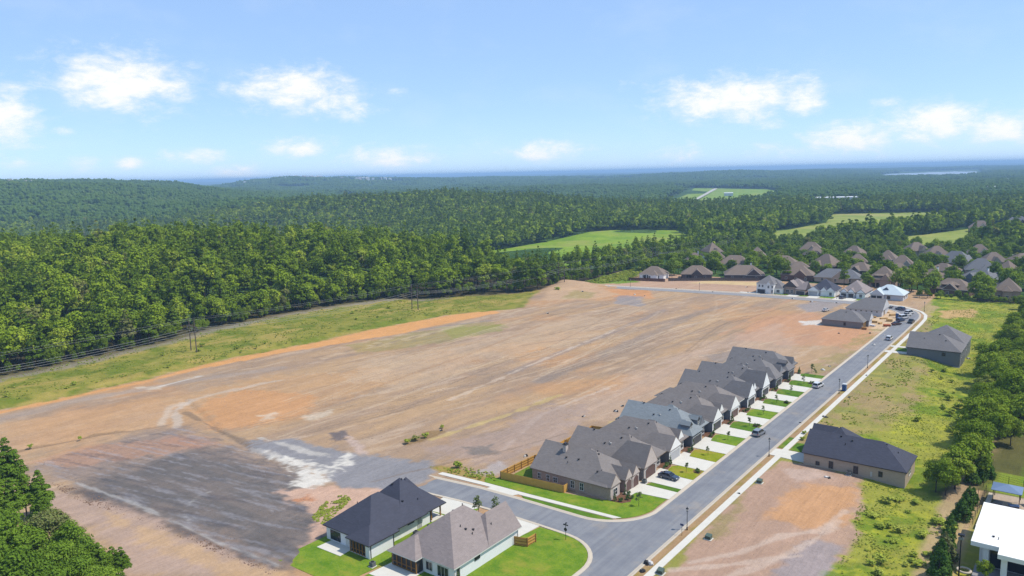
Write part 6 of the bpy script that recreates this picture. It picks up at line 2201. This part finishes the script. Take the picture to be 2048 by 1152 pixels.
def scatter(name, label, cat, pts, scl, rotz, idx, sources):
    """one mass of plants: copies of the given crowns on the points"""
    n = len(pts)
    me_ = bpy.data.meshes.new(name)
    me_.vertices.add(n)
    me_.vertices.foreach_set('co', np.asarray(pts, np.float32).ravel())
    a = me_.attributes.new('scl', 'FLOAT_VECTOR', 'POINT')
    a.data.foreach_set('vector', np.asarray(scl, np.float32).ravel())
    a = me_.attributes.new('rot', 'FLOAT_VECTOR', 'POINT')
    a.data.foreach_set('vector', np.stack([np.zeros(n), np.zeros(n), rotz], 1).astype(np.float32).ravel())
    a = me_.attributes.new('idx', 'INT', 'POINT')
    a.data.foreach_set('value', np.asarray(idx, np.int32))
    o = link(name, me_)
    ng = bpy.data.node_groups.new(name, 'GeometryNodeTree')
    ng.interface.new_socket('Geometry', in_out='INPUT', socket_type='NodeSocketGeometry')
    ng.interface.new_socket('Geometry', in_out='OUTPUT', socket_type='NodeSocketGeometry')
    gi, go = ng.nodes.new('NodeGroupInput'), ng.nodes.new('NodeGroupOutput')
    jn = ng.nodes.new('GeometryNodeJoinGeometry')
    for s_ in sources:
        oi_ = ng.nodes.new('GeometryNodeObjectInfo')
        oi_.transform_space = 'ORIGINAL'
        oi_.inputs['Object'].default_value = s_
        g2 = ng.nodes.new('GeometryNodeGeometryToInstance')
        ng.links.new(oi_.outputs['Geometry'], g2.inputs[0])
        ng.links.new(g2.outputs[0], jn.inputs[0])
    ip = ng.nodes.new('GeometryNodeInstanceOnPoints')
    ip.inputs['Pick Instance'].default_value = True
    ng.links.new(gi.outputs[0], ip.inputs['Points'])
    ng.links.new(jn.outputs[0], ip.inputs['Instance'])
    for nm, dt, sock in (('idx', 'INT', 'Instance Index'), ('rot', 'FLOAT_VECTOR', 'Rotation'), ('scl', 'FLOAT_VECTOR', 'Scale')):
        na_ = ng.nodes.new('GeometryNodeInputNamedAttribute')
        na_.data_type = dt
        na_.inputs['Name'].default_value = nm
        ng.links.new([q for q in na_.outputs if q.enabled and q.name == 'Attribute'][0], ip.inputs[sock])
    ng.links.new(ip.outputs[0], go.inputs[0])
    md = o.modifiers.new('plants', 'NODES')
    md.node_group = ng
    tag(o, label, cat, None, 'stuff')
    return o


def mass(name, label, x, y, z, smin, smax, sources, seed, cat='forest', sz=(.9, 1.2)):
    r = np.random.default_rng(seed)
    n = len(x)
    s = r.uniform(smin, smax, n)
    if cat == 'forest':
        s = np.where((y > 385) & (y < 760) & (x > -345), s * .68, s)
    return scatter(name, label, cat, np.stack([x, y, z], 1), np.stack([s, s, s * r.uniform(*sz, n)], 1), r.uniform(0, 6.28, n), r.integers(0, len(sources), n), sources)


near_src = list(SRC['forest'].values()) + list(SRC['forest_pine'].values())
x, y = fx[rest], fy[rest]
z = np.where(x > -350, 1.2, terrain_h(x, y) - .3)
mass('forest', 'dense green woods on the left stretching back from the cleared strip', x, y, z, .58, 1.14, near_src, 3)

# ---- trees of the older subdivision
def far_from_houses(x, y):
    ok_ = np.ones(x.shape, bool)
    for (hx, hy, r) in OLD_SPOTS:
        ok_ &= np.hypot(x - hx, y - hy) > r * .92
        # keep a view of each house from the front
        dx, dy = x - hx, y - hy
        L = math.hypot(hx, hy); ux, uy = -hx / L, -hy / L
        al = dx * ux + dy * uy
        ac = np.abs(-dx * uy + dy * ux)
        ok_ &= ~((al > 0) & (al < 24) & (ac < r * .75))
    return ok_


bx_, by_ = jitter_grid(-262, 30, 440, 760, 8.8, 5)
SUBD = [(-250, 470), (-240, 462), (-214, 462), (-205, 475), (-188, 484), (-160, 492), (-132, 480), (-110, 466), (-104, 470), (-88, 462), (-72, 452), (-60, 452), (-20, 446), (60, 440), (60, 760), (-262, 760), (-256, 600), (-262, 520)]
ok = in_view(bx_, by_) & (sdf(bx_, by_, SUBD) < 0) & far_from_houses(bx_, by_) & not_clear(bx_, by_)
ok &= np.hypot(bx_ + 28, by_ - 690) > 20                     # the pond
bx_, by_ = bx_[ok], by_[ok]
o_ = np.argsort(np.hypot(bx_, by_))
SHORT = ['white porch house', 'second dark brick house', 'long dark brick house', 'white tudor-like house', 'broad two-gabled brick house', 'half-hidden tall house', 'tall dark-gabled house', 'brick house behind the brown gable', 'house behind the light green tree', 'three-gabled brick house', 'pale grey roofed house', 'pyramid-roofed house', 'mauve-roofed house', 'small pale house', 'large brown house', 'grey-blue twin-gabled house', 'end-on brown house', 'white-chimneyed brick house', 'dark blue-grey roof', 'light grey roofed house', 'wide-dormer brick house', 'steep brown roof at the field end', 'low brown roof before the pond', 'brown house at the right edge', 'narrow brown-roofed house', 'pale grey-gabled house', 'brown house beside the round tree', 'small brown roof', 'far brown roof by bare ground', 'big grey far building', 'far grey roof', 'brown house behind the brown gable', 'brown house behind the pale grey roof', 'brown house behind the pyramid roof', 'taupe-roofed house behind the pyramid roof', 'brown house above the field corner', 'brown house near the right edge', 'taupe-roofed right-hand house', 'far middle brown roof', 'brown roof behind the tudor-like house']
USED = {}


def shade_label(x, y, s):
    k = min(range(len(OLD)), key=lambda q: math.hypot(OLD[q][0] - x, OLD[q][1] - y))
    hx, hy = OLD[k][0], OLD[k][1]
    L = math.hypot(hx, hy); ux, uy = hx / L, hy / L
    al, ac = (x - hx) * ux + (y - hy) * uy, (x - hx) * uy - (y - hy) * ux
    side = ('behind' if al > 0 else 'in front of') if abs(al) > abs(ac) else ('right of' if ac > 0 else 'left of')
    lb = '%s shade tree %s the %s' % ('low round' if s < .65 else 'tall dark' if s > .88 else 'dark green', side, SHORT[k])
    n = USED[lb] = USED.get(lb, 0) + 1
    if len(lb.split()) > 13:
        lb = lb.replace('shade tree', 'tree').replace('in front of', 'before')
    return lb if n == 1 else lb + ', ' + ('second', 'third', 'fourth', 'fifth', 'sixth', 'seventh', 'eighth', 'ninth', 'tenth')[min(n - 2, 8)] + ' out'


for i in o_[:150]:
    ts = rt.uniform(.5, 1.05)
    h, o = plant('shade', 'shade_tree', shade_label(float(bx_[i]), float(by_[i]), ts), 'tree', float(bx_[i]), float(by_[i]), 0, ts, rt, 'shade trees of the older subdivision')
    SRC.setdefault('shade', {})[o.data.name] = o
r_ = o_[150:]
mass('woods', 'dark trees filling the back of the older subdivision', bx_[r_], by_[r_], np.zeros(len(r_)), .6, 1.15, list(SRC['shade'].values()), 6)
for (px_, py_, hh, lab) in ((1344, 556, 11, 'conical dark evergreen beside the white house by the power line'), (1688, 575, 14, 'tall narrow pine splitting the pale grey roof'), (1540, 560, 12, 'dark pine behind the white two-storey house'), (1573, 560, 12, 'dark pine left of the brick house behind the brown gable'), (1385, 540, 11, 'round dark tree before the white tudor-like house'), (1420, 545, 10, 'light green tree right of the white tudor-like house')):
    x, y = G(px_, py_)
    plant('shade' if 'tree' in lab else 'forest_pine', 'shade_tree' if 'tree' in lab else 'pine_tree', lab, 'tree', x, y, 0, hh / (13 if 'tree' in lab else 19.5), rt)

# ---- the tree line on the right
TL = [(-25, 178), (-20, 176), (-14, 198), (-10, 240), (4, 245), (20, 260), (20, 445), (-26, 446), (-24, 400), (-25, 330), (-26.5, 290), (-23.5, 240), (-19, 205)]
lx, ly = jitter_grid(-32, 22, 176, 446, 5.2, 9)
ok = (sdf(lx, ly, TL) < 0) & in_view(lx, ly, .75)
lx, ly = lx[ok], ly[ok]
o_ = np.argsort(np.hypot(lx, ly))
for i in o_[:140]:
    x, y = float(lx[i]), float(ly[i])
    plant('edge', 'leafy_tree', 'leafy tree in the dense tree line on the right edge', 'tree', x, y, gz(x, y) - .2, rt.uniform(.75, 1.3), rt, 'trees of the right-hand tree line')
r_ = o_[140:]
EDGE_SRC = [o for o in COL.objects if o.name.startswith('crown') and o.data in [q[0] for q in KINDS_T['edge']]][:6]
mass('woods', 'far part of the tree line on the right edge', lx[r_], ly[r_], np.array([gz(a, b) for a, b in zip(lx[r_], ly[r_])]) - .2, .7, 1.1, EDGE_SRC, 11)
# low growth that closes the front of the woods
ex, ey = [], []
rw = np.random.default_rng(91)
for (ax, ay), (bx2, by2) in zip(WOODS_EDGE[1:-1], WOODS_EDGE[2:]):
    L = math.hypot(bx2 - ax, by2 - ay)
    for q in range(int(L / 1.7)):
        t_ = rw.uniform(); o2 = rw.uniform(-.5, 7.0)
        nx2, ny2 = -(by2 - ay) / L, (bx2 - ax) / L
        ex.append(ax + (bx2 - ax) * t_ + nx2 * o2); ey.append(ay + (by2 - ay) * t_ + ny2 * o2)
ex, ey = np.array(ex), np.array(ey)
mass('undergrowth', 'low leafy growth closing the front of the woods', ex, ey, np.where(ex > -350, 1.1, 0.0) * np.where(ey < 385, 1, 0), .22, .62, EDGE_SRC, 92, 'undergrowth', (.9, 1.5))
# brush at the top of the weedy field
for i in range(26):
    x = -72 + i * 2.0 + rt.uniform(-1, 1); y = 447 + rt.uniform(-1.5, 2.5)
    plant('edge', 'brush', 'low leafy brush between the weedy field and the houses', 'brush', x, y, 0, rt.uniform(.25, .5), rt, 'brush above the weedy field')
for (px_, py_, s) in ((1872, 978, .72), (1890, 985, .8), (1905, 955, .8), (1930, 935, .7)):
    x, y = G(px_, py_)
    plant('edge', 'leafy_tree', 'dark rounded tree ahead of the tree line, behind the tan brick house', 'tree', x, y, gz(x, y) - .2, s, rt, 'dark trees behind the tan brick house')

# ---- clipped conifers along the gravel strip, bushes in the rough
row = [(1924, 1032, 1.0), (1931, 1018, 1.05), (1938, 1004, .9), (1946, 998, .8), (1898, 1070, .75), (1902, 1052, .7), (1895, 1092, 1.0), (1889, 1112, 1.1), (1882, 1130, 1.1), (1878, 1150, 1.15), (1945, 962, 1.05), (1953, 955, .95), (1972, 950, .95), (1977, 946, .8), (1885, 1145, 1.0)]
for i, (px_, py_, s) in enumerate(row):
    x, y = G(px_, py_)
    plant('cypress', 'conifer', 'dense green conifer in the row beside the gravel strip', 'conifer', x, y, gz(x, y), s, rt, 'conifers beside the gravel strip')
x, y = G(1969, 1160); plant('edge', 'small_tree', 'small round tree before the entrance of the white building', 'tree', x, y, 0, .42, rt)
bushes = []
for i in range(34):
    for _ in range(30):
        px_, py_ = rt.uniform(1690, 1905), rt.uniform(985, 1152)
        if px_ > 1690 + (1152 - py_) * .12 + 30:
            break
    bushes.append((px_, py_, rt.uniform(.45, 1.25)))
bo = None
for i, (px_, py_, s) in enumerate(bushes):
    x, y = G(px_, py_)
    h, bo = plant('bush', 'bush', 'yellow-green wild bush in the rough right of the bare lot', 'bush', x, y, gz(x, y), s, rt, 'wild bushes in the rough', rt.uniform(.55, .95))
    SRC.setdefault('bush', {})[bo.data.name] = bo
for i in range(34):
    px_, py_ = rt.uniform(1800, 1945), rt.uniform(690, 900)
    if px_ < 1800 + (900 - py_) * .25 + 20:
        continue
    x, y = G(px_, py_)
    plant('bush', 'bush', 'green wild bush in the tall weeds before the right-hand trees', 'bush', x, y, gz(x, y), rt.uniform(.5, 1.3), rt, 'wild bushes before the right-hand trees')
for i in range(16):
    x, y = -279 + rt.uniform(-22, 8), rt.uniform(90, 300)
    plant('bush', 'bush', 'small green bush on the grassy strip under the wires', 'bush', x, y, 1.25, rt.uniform(.5, 1.1), rt, 'bushes under the power wires')
for (px_, py_, s, lab) in ((815, 887, .8, 'low bush at the left end of the weed strip in the field'), (832, 882, .9, 'middle bush of the weed strip in the field'), (850, 876, .9, 'bush at the right end of the weed strip in the field'), (884, 857, .6, 'lone small bush right of the weed strip in the field'), (917, 936, 1.0, 'dark green bush above the end of the side-street pavement'), (1115, 582, 1.6, 'green bush on the spoil heap'), (62, 895, .6, 'small bush in the ditch left of the shale pad'), (160, 880, .6, 'small bush in the ditch above the shale pad')):
    x, y = G(px_, py_)
    plant('bush', 'bush', lab, 'bush', x, y, .05, s, rt)

# weeds: one mass per field
bsrc = list(SRC['bush'].values())


def weeds(name, label, polys, n, smin, smax, seed, clump=9.0, thr=.45, z_off=0.0, avoid=()):
    r = np.random.default_rng(seed)
    X, Y = [], []
    for poly in polys:
        xs_, ys_ = [q[0] for q in poly], [q[1] for q in poly]
        x = r.uniform(min(xs_), max(xs_), n * 4); y = r.uniform(min(ys_), max(ys_), n * 4)
        k_ = (sdf(x, y, poly) < 0) & (r.uniform(size=len(x)) < sstep(thr - .1, thr + .2, fbm(x / clump, y / clump, 4, seed, .62)))
        for (a0, a1, b0, b1) in avoid:
            k_ &= ~((x > a0) & (x < a1) & (y > b0) & (y < b1))
        X.append(x[k_][:n]); Y.append(y[k_][:n])
    x, y = np.concatenate(X), np.concatenate(Y)
    z = np.array([gz(a, b) for a, b in zip(x, y)]) + z_off - .03
    mass(name, label, x, y, z, smin, smax, bsrc, seed, 'weeds', (.5, 1.0))


HV = ((-51.5, -28, 177.5, 195), (-53, -33.5, 306, 339), (-59.5, -56, 0, 400), (-57, -50, 178, 193), (-57, -51, 306, 322))
weeds('weeds', 'tall yellow-green weeds on the lots right of the road', [[(-47, 196), (-20, 196), (-24, 240), (-27, 300), (-27, 440), (-55, 446), (-62, 430), (-50, 400), (-46, 330), (-42, 260)]], 8000, .05, .17, 21, 8, .40, 0, HV)
weeds('weeds', 'rough weeds beside the bare lot right of the road', [PX((1730, 955), (1850, 985), (1905, 1000), (1880, 1152), (1660, 1152), (1700, 1080), (1715, 1010))], 1300, .05, .2, 22, 5, .46)
weeds('weeds', 'sparse dry weeds near the pavement right of the road', [[(-56, 196), (-44, 196), (-44, 300), (-54, 400), (-56, 400)]], 700, .1, .3, 23, 5, .52, 0, HV)
weeds('weeds', 'mixed weeds and grass on the strip under the power wires', [[(-312, 90), (-274, 90), (-271, 150), (-268, 210), (-262, 262), (-246, 305), (-258, 345), (-290, 318), (-318, 280), (-326, 220), (-316, 150)]], 3200, .1, .36, 24, 7, .42, 1.25)
weeds('weeds', 'green weeds on the far slope beside the power line', [[(-256, 410), (-247, 408), (-234, 432), (-243, 470), (-252, 520), (-262, 500), (-258, 440)]], 900, .3, .9, 25, 6, .3, 0.1)
weeds('weeds', 'ragged weeds in the pink soil near the navy-roofed house', [PX((625, 1035), (655, 1000), (690, 990), (702, 1000), (680, 1020), (650, 1050), (630, 1048))], 420, .12, .3, 26, 3, .40)
weeds('weeds', 'dry weeds at the end of the side-street pavement', [PX((860, 935), (920, 932), (985, 945), (995, 962), (960, 960), (890, 945))], 200, .1, .28, 27, 3, .40)

# ---- pines in the near left corner
tops = [(8, 885, 14, 'near_pine'), (42, 938, 11, 'near_pine'), (72, 930, 11.5, 'near_pine'), (18, 962, 10, 'near_pine'), (90, 1012, 12, 'near_leafy'), (130, 1030, 11, 'near_leafy'), (48, 1032, 12, 'near_leafy'), (10, 1040, 13, 'near_pine'),
        (165, 1062, 10, 'near_leafy'), (112, 1075, 11, 'near_leafy'), (60, 1088, 13, 'near_leafy'), (8, 1100, 14, 'near_leafy'), (193, 1085, 8, 'near_pine'), (150, 1105, 10, 'near_leafy'), (222, 1092, 6, 'near_pine'), (240, 1098, 5.5, 'near_pine'),
        (188, 1128, 9, 'near_leafy'), (98, 1135, 12, 'near_leafy'), (238, 1140, 6, 'near_pine'), (36, 1155, 13, 'near_leafy'), (140, 1160, 11, 'near_leafy'), (-20, 1010, 13, 'near_leafy'), (-25, 940, 13, 'near_pine'), (205, 1160, 8, 'near_leafy'), (78, 985, 8, 'near_pine'), (-30, 1090, 14, 'near_leafy')]
for i, (px_, py_, hh, k_) in enumerate(tops):
    x, y = G(px_, py_, hh)
    pine = k_ == 'near_pine'
    plant(k_, 'pine_tree' if pine else 'leafy_tree', ('open-crowned pine in the near left corner, ' if pine else 'dense leafy tree in the near left corner, ') + ('at the picture edge' if px_ < 25 else 'by the dirt road' if px_ > 180 else 'mid clump') + (', upper' if py_ < 1000 else ', lowest' if py_ > 1110 else '') + (', tallest there' if hh >= 13 else ', shortest there' if hh <= 8 else ''), 'tree', x, y, 0, hh / (11.5 if pine else 12.0), rt, 'pines in the near left corner' if pine else 'leafy trees in the near left corner')

# ---- garden plants
for i in range(1, 10):
    y0 = GAR[i][1]; y1 = GAR[i + 1][0] if i < 9 else y0 + 4.4
    plant('young', 'young_tree', 'staked young tree on the %s front lawn from the corner' % ('first', 'second', 'third', 'fourth', 'fifth', 'sixth', 'seventh', 'eighth', 'ninth')[i - 1], 'tree', -71.6 + rt.uniform(-.6, .6), (y0 + y1) / 2 + rt.uniform(-.5, .9), .07, rt.uniform(.75, 1.05), rt, 'young trees on the front lawns')
    plant('slim_shrub', 'slim_shrub', 'slim upright shrub beside the entry above the %s front lawn' % ('first', 'second', 'third', 'fourth', 'fifth', 'sixth', 'seventh', 'eighth', 'ninth')[i - 1], 'shrub', -76.7, y1 - .5, .05, rt.uniform(.8, 1.1), rt, 'slim shrubs by the entries')
    for q in range(4):
        plant('shrub', 'shrub', 'small rounded shrub in a front planting bed of the house row', 'shrub', -76.6 + rt.uniform(-.5, .4), y0 + 2.7 + q * .9 + rt.uniform(-.2, .2), .05, rt.uniform(.7, 1.3), rt, 'small shrubs of the front beds')
    if i in (1, 4, 6, 8):
        struct('planting_bed', MB().prism([(-69.6, y1 - 2.2), (-68.7, y1 - 2.4), (-68.6, y1 - .6), (-70.2, y1 - .4), (-70.6, y1 - 1.4)], -.1, LAWN_Z + .03), 'mulch')
        for q in range(4):
            plant('shrub', 'shrub', 'small rounded shrub in a kerbside bed of the house row', 'shrub', -69.4 + rt.uniform(-.5, .5), y1 - 1.4 + rt.uniform(-.7, .7), .08, rt.uniform(.7, 1.2), rt, 'small shrubs of the kerbside beds')
plant('young', 'young_tree', 'young tree on the big corner lawn by the brick house', 'tree', -71.9, 135.6, .07, 1.05, rt)
plant('young', 'young_tree', 'young tree past the last lawn of the row', 'tree', -73.2, 262.8, 0, 1.1, rt)
for k_, (x, y) in enumerate(((-76.2, 135.6), (-75.4, 137.2), (-76.0, 138.6), (-74.9, 138.4), (-76.6, 139.8))):
    plant('shrub', 'shrub', 'small shrub in the curved bed of the corner brick house', 'shrub', x, y, .08, rt.uniform(.8, 1.4), rt, 'shrubs of the corner bed')
plant('slim_shrub', 'slim_shrub', 'slim shrub at the window bay of the corner brick house', 'shrub', -77.4, 135.2, .08, .9, rt)
plant('slim_shrub', 'slim_shrub', 'slim shrub at the entry of the corner brick house', 'shrub', -77.2, 139.4, .08, .9, rt)
plant('slim_shrub', 'slim_shrub', 'pointed evergreen shrub at the corner of the taupe-roofed white house', 'shrub', -83.0, 90.8, .07, .95, rt)
plant('young', 'slender_tree', 'slender green tree behind the taupe roof, left of the pair', 'tree', -96.2, 112.2, .07, 1.75, rt)
plant('young', 'slender_tree', 'slender green tree behind the taupe roof, right of the pair', 'tree', -92.4, 113.4, .07, 1.6, rt)
for (px_, py_) in ((1668, 878), (1608, 868), (1606, 880)):
    x, y = G(px_, py_)
    plant('bush', 'bush', 'straw-yellow bush in the bed before the tan brick house', 'bush', x, y, 0, .55, rt, 'bushes before the tan brick house')

# ---- the woods beyond
def SHED_VIEW(x, y):
    cx0, cy0 = -405.8, 1600.0
    L = math.hypot(cx0, cy0); ux, uy = cx0 / L, cy0 / L
    al = (x - cx0) * ux + (y - cy0) * uy
    ac = np.abs((x - cx0) * uy - (y - cy0) * ux)
    return (ac < 52) & (al > -260) & (al < 22)


cxr, cyr = jitter_grid(-1700, 420, 60, 1750, 6.6, 31)
dd = np.hypot(cxr, cyr)
ok = in_view(cxr, cyr, .66) & (dd > 640) & (dd < 1560) & not_clear(cxr, cyr, 3)
ok &= ~((sdf(cxr, cyr, WPOLY) < -1) & (dd < 700) & (cxr < -240) & (cxr > -760) & (cyr < 760))
ok &= ~((cxr > -262) & (cxr < 60) & (cyr < 755))
ok &= np.hypot(cxr + 606, cyr - 735) > 16
ok &= ~SHED_VIEW(cxr, cyr)
for (hx, hy, r) in OLD_SPOTS:
    if hy > 800:
        ok &= ~((np.abs(cxr - hx) < 16) & (cyr > hy - 60) & (cyr < hy + 12))
cxr, cyr = cxr[ok], cyr[ok]
low_obs = []
far_pt = [(ray(-60, 705), 0), (ray(500, 706), 1), (ray(760, 708), 2), (ray(900, 707), 3)]
for (pt, i) in far_pt:
    h = thing('leafy_tree', 'leafy tree deep inside the woods, just beyond the near hill', 'tree', (pt[0], pt[1], float(terrain_h(*pt)) - .3), 0, 'trees deep inside the woods')
    link('trunk', KINDS_T['forest'][i][1], h)
    low_obs.append(link('crown', LOW[i], h))
mass('forest', 'woods of the middle distance around the green fields', cxr, cyr, terrain_h(cxr, cyr) - .4, .78, 1.12, low_obs, 33)


def patch_mesh(seed, size, n, rmin, rmax, hmin, hmax):
    r = np.random.default_rng(seed)
    bm = bmesh.new()
    bmesh.ops.create_icosphere(bm, subdivisions=1, radius=1)
    bv = np.array([v_.co[:] for v_ in bm.verts]); bf = [tuple(v_.index for v_ in f_.verts) for f_ in bm.faces]
    bm.free()
    mb = MB()
    g = int(math.ceil(math.sqrt(n)))
    for i in range(n):
        cx_, cy_ = ((i % g) + .5 + r.uniform(-.4, .4)) / g * size - size / 2, ((i // g) + .5 + r.uniform(-.4, .4)) / g * size - size / 2
        rr_, hh_ = r.uniform(rmin, rmax), r.uniform(hmin, hmax)
        v_ = bv * r.uniform(.78, 1.2, (len(bv), 1)) * np.array([rr_, rr_, rr_ * 1.15])
        v_[:, 2] = np.maximum(v_[:, 2], -rr_ * 1.0)
        v_ += np.array([cx_, cy_, hh_ - rr_])
        mb.raw([tuple(q) for q in v_], [f_ for f_ in bf])
    return mb.mesh('crown', 'canopy_far', recalc=False)


def patch_source(pt, me_, label):
    h = thing('tree_clump', label, 'trees', (pt[0], pt[1], float(terrain_h(*pt))), 0, 'clumps of far woods')
    return link('crown', me_, h)


P1 = [patch_source(ray(300 + 330 * i, 1600), patch_mesh(50 + i, 27, 22, 3.0, 4.6, 11, 18), 'clump of trees in the far woods') for i in range(4)]
x, y = jitter_grid(-4600, 1200, 200, 4700, 23, 41)
dd = np.hypot(x, y)
ok = in_view(x, y, .64) & (dd > 1520) & (dd < 4300) & not_clear(x, y, 14)
ok &= ~SHED_VIEW(x, y)
ok &= fbm(x / 420 + y / 900, y / 420, 4, 56, .6) < .665
x, y = x[ok], y[ok]
mass('forest', 'far woods fading towards the hills', x, y, terrain_h(x, y) - 1, .9, 1.1, P1, 42)
P2 = [patch_source(ray(400 + 500 * i, 4400), patch_mesh(70 + i, 70, 44, 6.0, 9.5, 13, 21), 'large clump of trees far out') for i in range(3)]
x, y = jitter_grid(-11000, 3000, 500, 11500, 58, 43)
dd = np.hypot(x, y)
ok = in_view(x, y, .62) & (dd > 4250) & (dd < 10500) & (sdf(x, y, LAKE) > 60)
r = np.random.default_rng(4)
ok &= (fbm(x / 700, y / 700, 3, 55) < .66)
x, y = x[ok], y[ok]
mass('forest', 'farthest woods below the horizon', x, y, terrain_h(x, y) - 1, .9, 1.15, P2, 44)

# ================================================================== far buildings
mat_plain('far_white', C(236, 238, 240), .6, .05, .01)
mat_plain('far_roof', C(196, 186, 180), .7, .1, .01)


def shed(label, x, y, L, W, Hh, rz, name='far_building', roofm='far_white', wallm='far_white', group=None, cat='building'):
    h = thing(name, label, cat, (x, y, float(terrain_h(x, y)) - .3), rz, group)
    MB().box(-L / 2, L / 2, -W / 2, W / 2, 0, Hh).build('wall', wallm, h)
    mb = MB(); roof_solid(mb, -L / 2, L / 2, -W / 2, W / 2, Hh, .3, 'x', False, False, .5); mb.build('roof', [roofm, wallm], h)
    return h


x0, y0 = -443.9, 1573.9; x1, y1 = -367.8, 1626.3
shed('very long white shed in the woods beyond the fields', (x0 + x1) / 2, (y0 + y1) / 2, 92, 10, 9, math.atan2(y1 - y0, x1 - x0))
for i, (px_, py_, L) in enumerate(((1392, 374, 30), (1405, 373, 24), (1428, 375, 20))):
    x, y = G(px_, py_)
    shed('white hangar at the far end of the airstrip, %s from the left' % ('first', 'second', 'third')[i], x, y, L, 18, 7, .4, 'hangar', group='hangars by the airstrip')
for i, (px_, py_, L, lab) in enumerate(((1457, 386, 22, 'pale shed on the grass of the airstrip'), (1820, 377, 34, 'round-looking white tank building in the far woods'), (1598, 378, 40, 'low pale building beside far trees'), (2010, 381, 70, 'pale building on the right edge of the far woods'), (2012, 363, 60, 'white building right, above the far woods'), (1810, 340, 150, 'long pale building on the far lake shore'), (990, 357, 60, 'small white building below the horizon, middle'), (1787, 394, 14, 'white roof among the far trees right of the long shed'))):
    x, y = G(px_, py_, 6)
    shed(lab, x, y, L, L * .45, 12 if L > 30 else 8, .5 + i)
rr = random.Random(8)
for i in range(34):
    px_ = rr.choice([rr.uniform(470, 560), rr.uniform(540, 740), rr.uniform(560, 640), rr.uniform(700, 800)])
    d = rr.uniform(4700, 5500)
    x, y = ray(px_, d)
    h = shed('pale house among trees on the far left ridge', x, y, rr.uniform(14, 26), 14, 20, rr.uniform(0, 3), 'ridge_house', rr.choice(['far_roof', 'far_white']), rr.choice(['far_white', 'far_roof']), 'houses on the far ridge', 'house')
for i in range(12):
    x, y = ray(rr.uniform(0, 70), rr.uniform(2750, 2950))
    shed('pale house near the top of the left hill', x, y, 14, 10, 15, rr.uniform(0, 3), 'ridge_house', 'far_roof', 'far_roof', 'houses on the left hill', 'house')

# pond behind the older houses
struct('pond', MB().prism(arc(-28, 690, 20, 0, 360, 24)[:-1], -.3, .1), 'lake_water')
struct('pond', MB().prism(arc(-606, 735, 12, 0, 360, 20)[:-1], float(terrain_h(-606, 735)) - .2, float(terrain_h(-606, 735)) + .2), 'lake_water')

# ------------------------------------------------------------------ haze
HAZE_D = 1.4e-4
mt = bpy.data.materials.new('haze')
mt.use_nodes = True
t = NT(mt.node_tree)
for nd in list(mt.node_tree.nodes):
    mt.node_tree.nodes.remove(nd)
pv = t.n('ShaderNodeVolumePrincipled')
pv.inputs['Color'].default_value = (0.42, 0.66, 0.96, 1)
pv.inputs['Density'].default_value = HAZE_D
pv.inputs['Anisotropy'].default_value = 0.0
mo = t.n('ShaderNodeOutputMaterial')
t.l(pv.outputs[0], mo.inputs['Volume'])
MATS['haze'] = mt
hz = MB().box(-28000, 28000, -28000, 28000, -80, 104).build('haze', 'haze')
tag(hz, 'pale blue air thickening towards the horizon', 'haze', None, 'stuff')
bpy.context.view_layer.update()
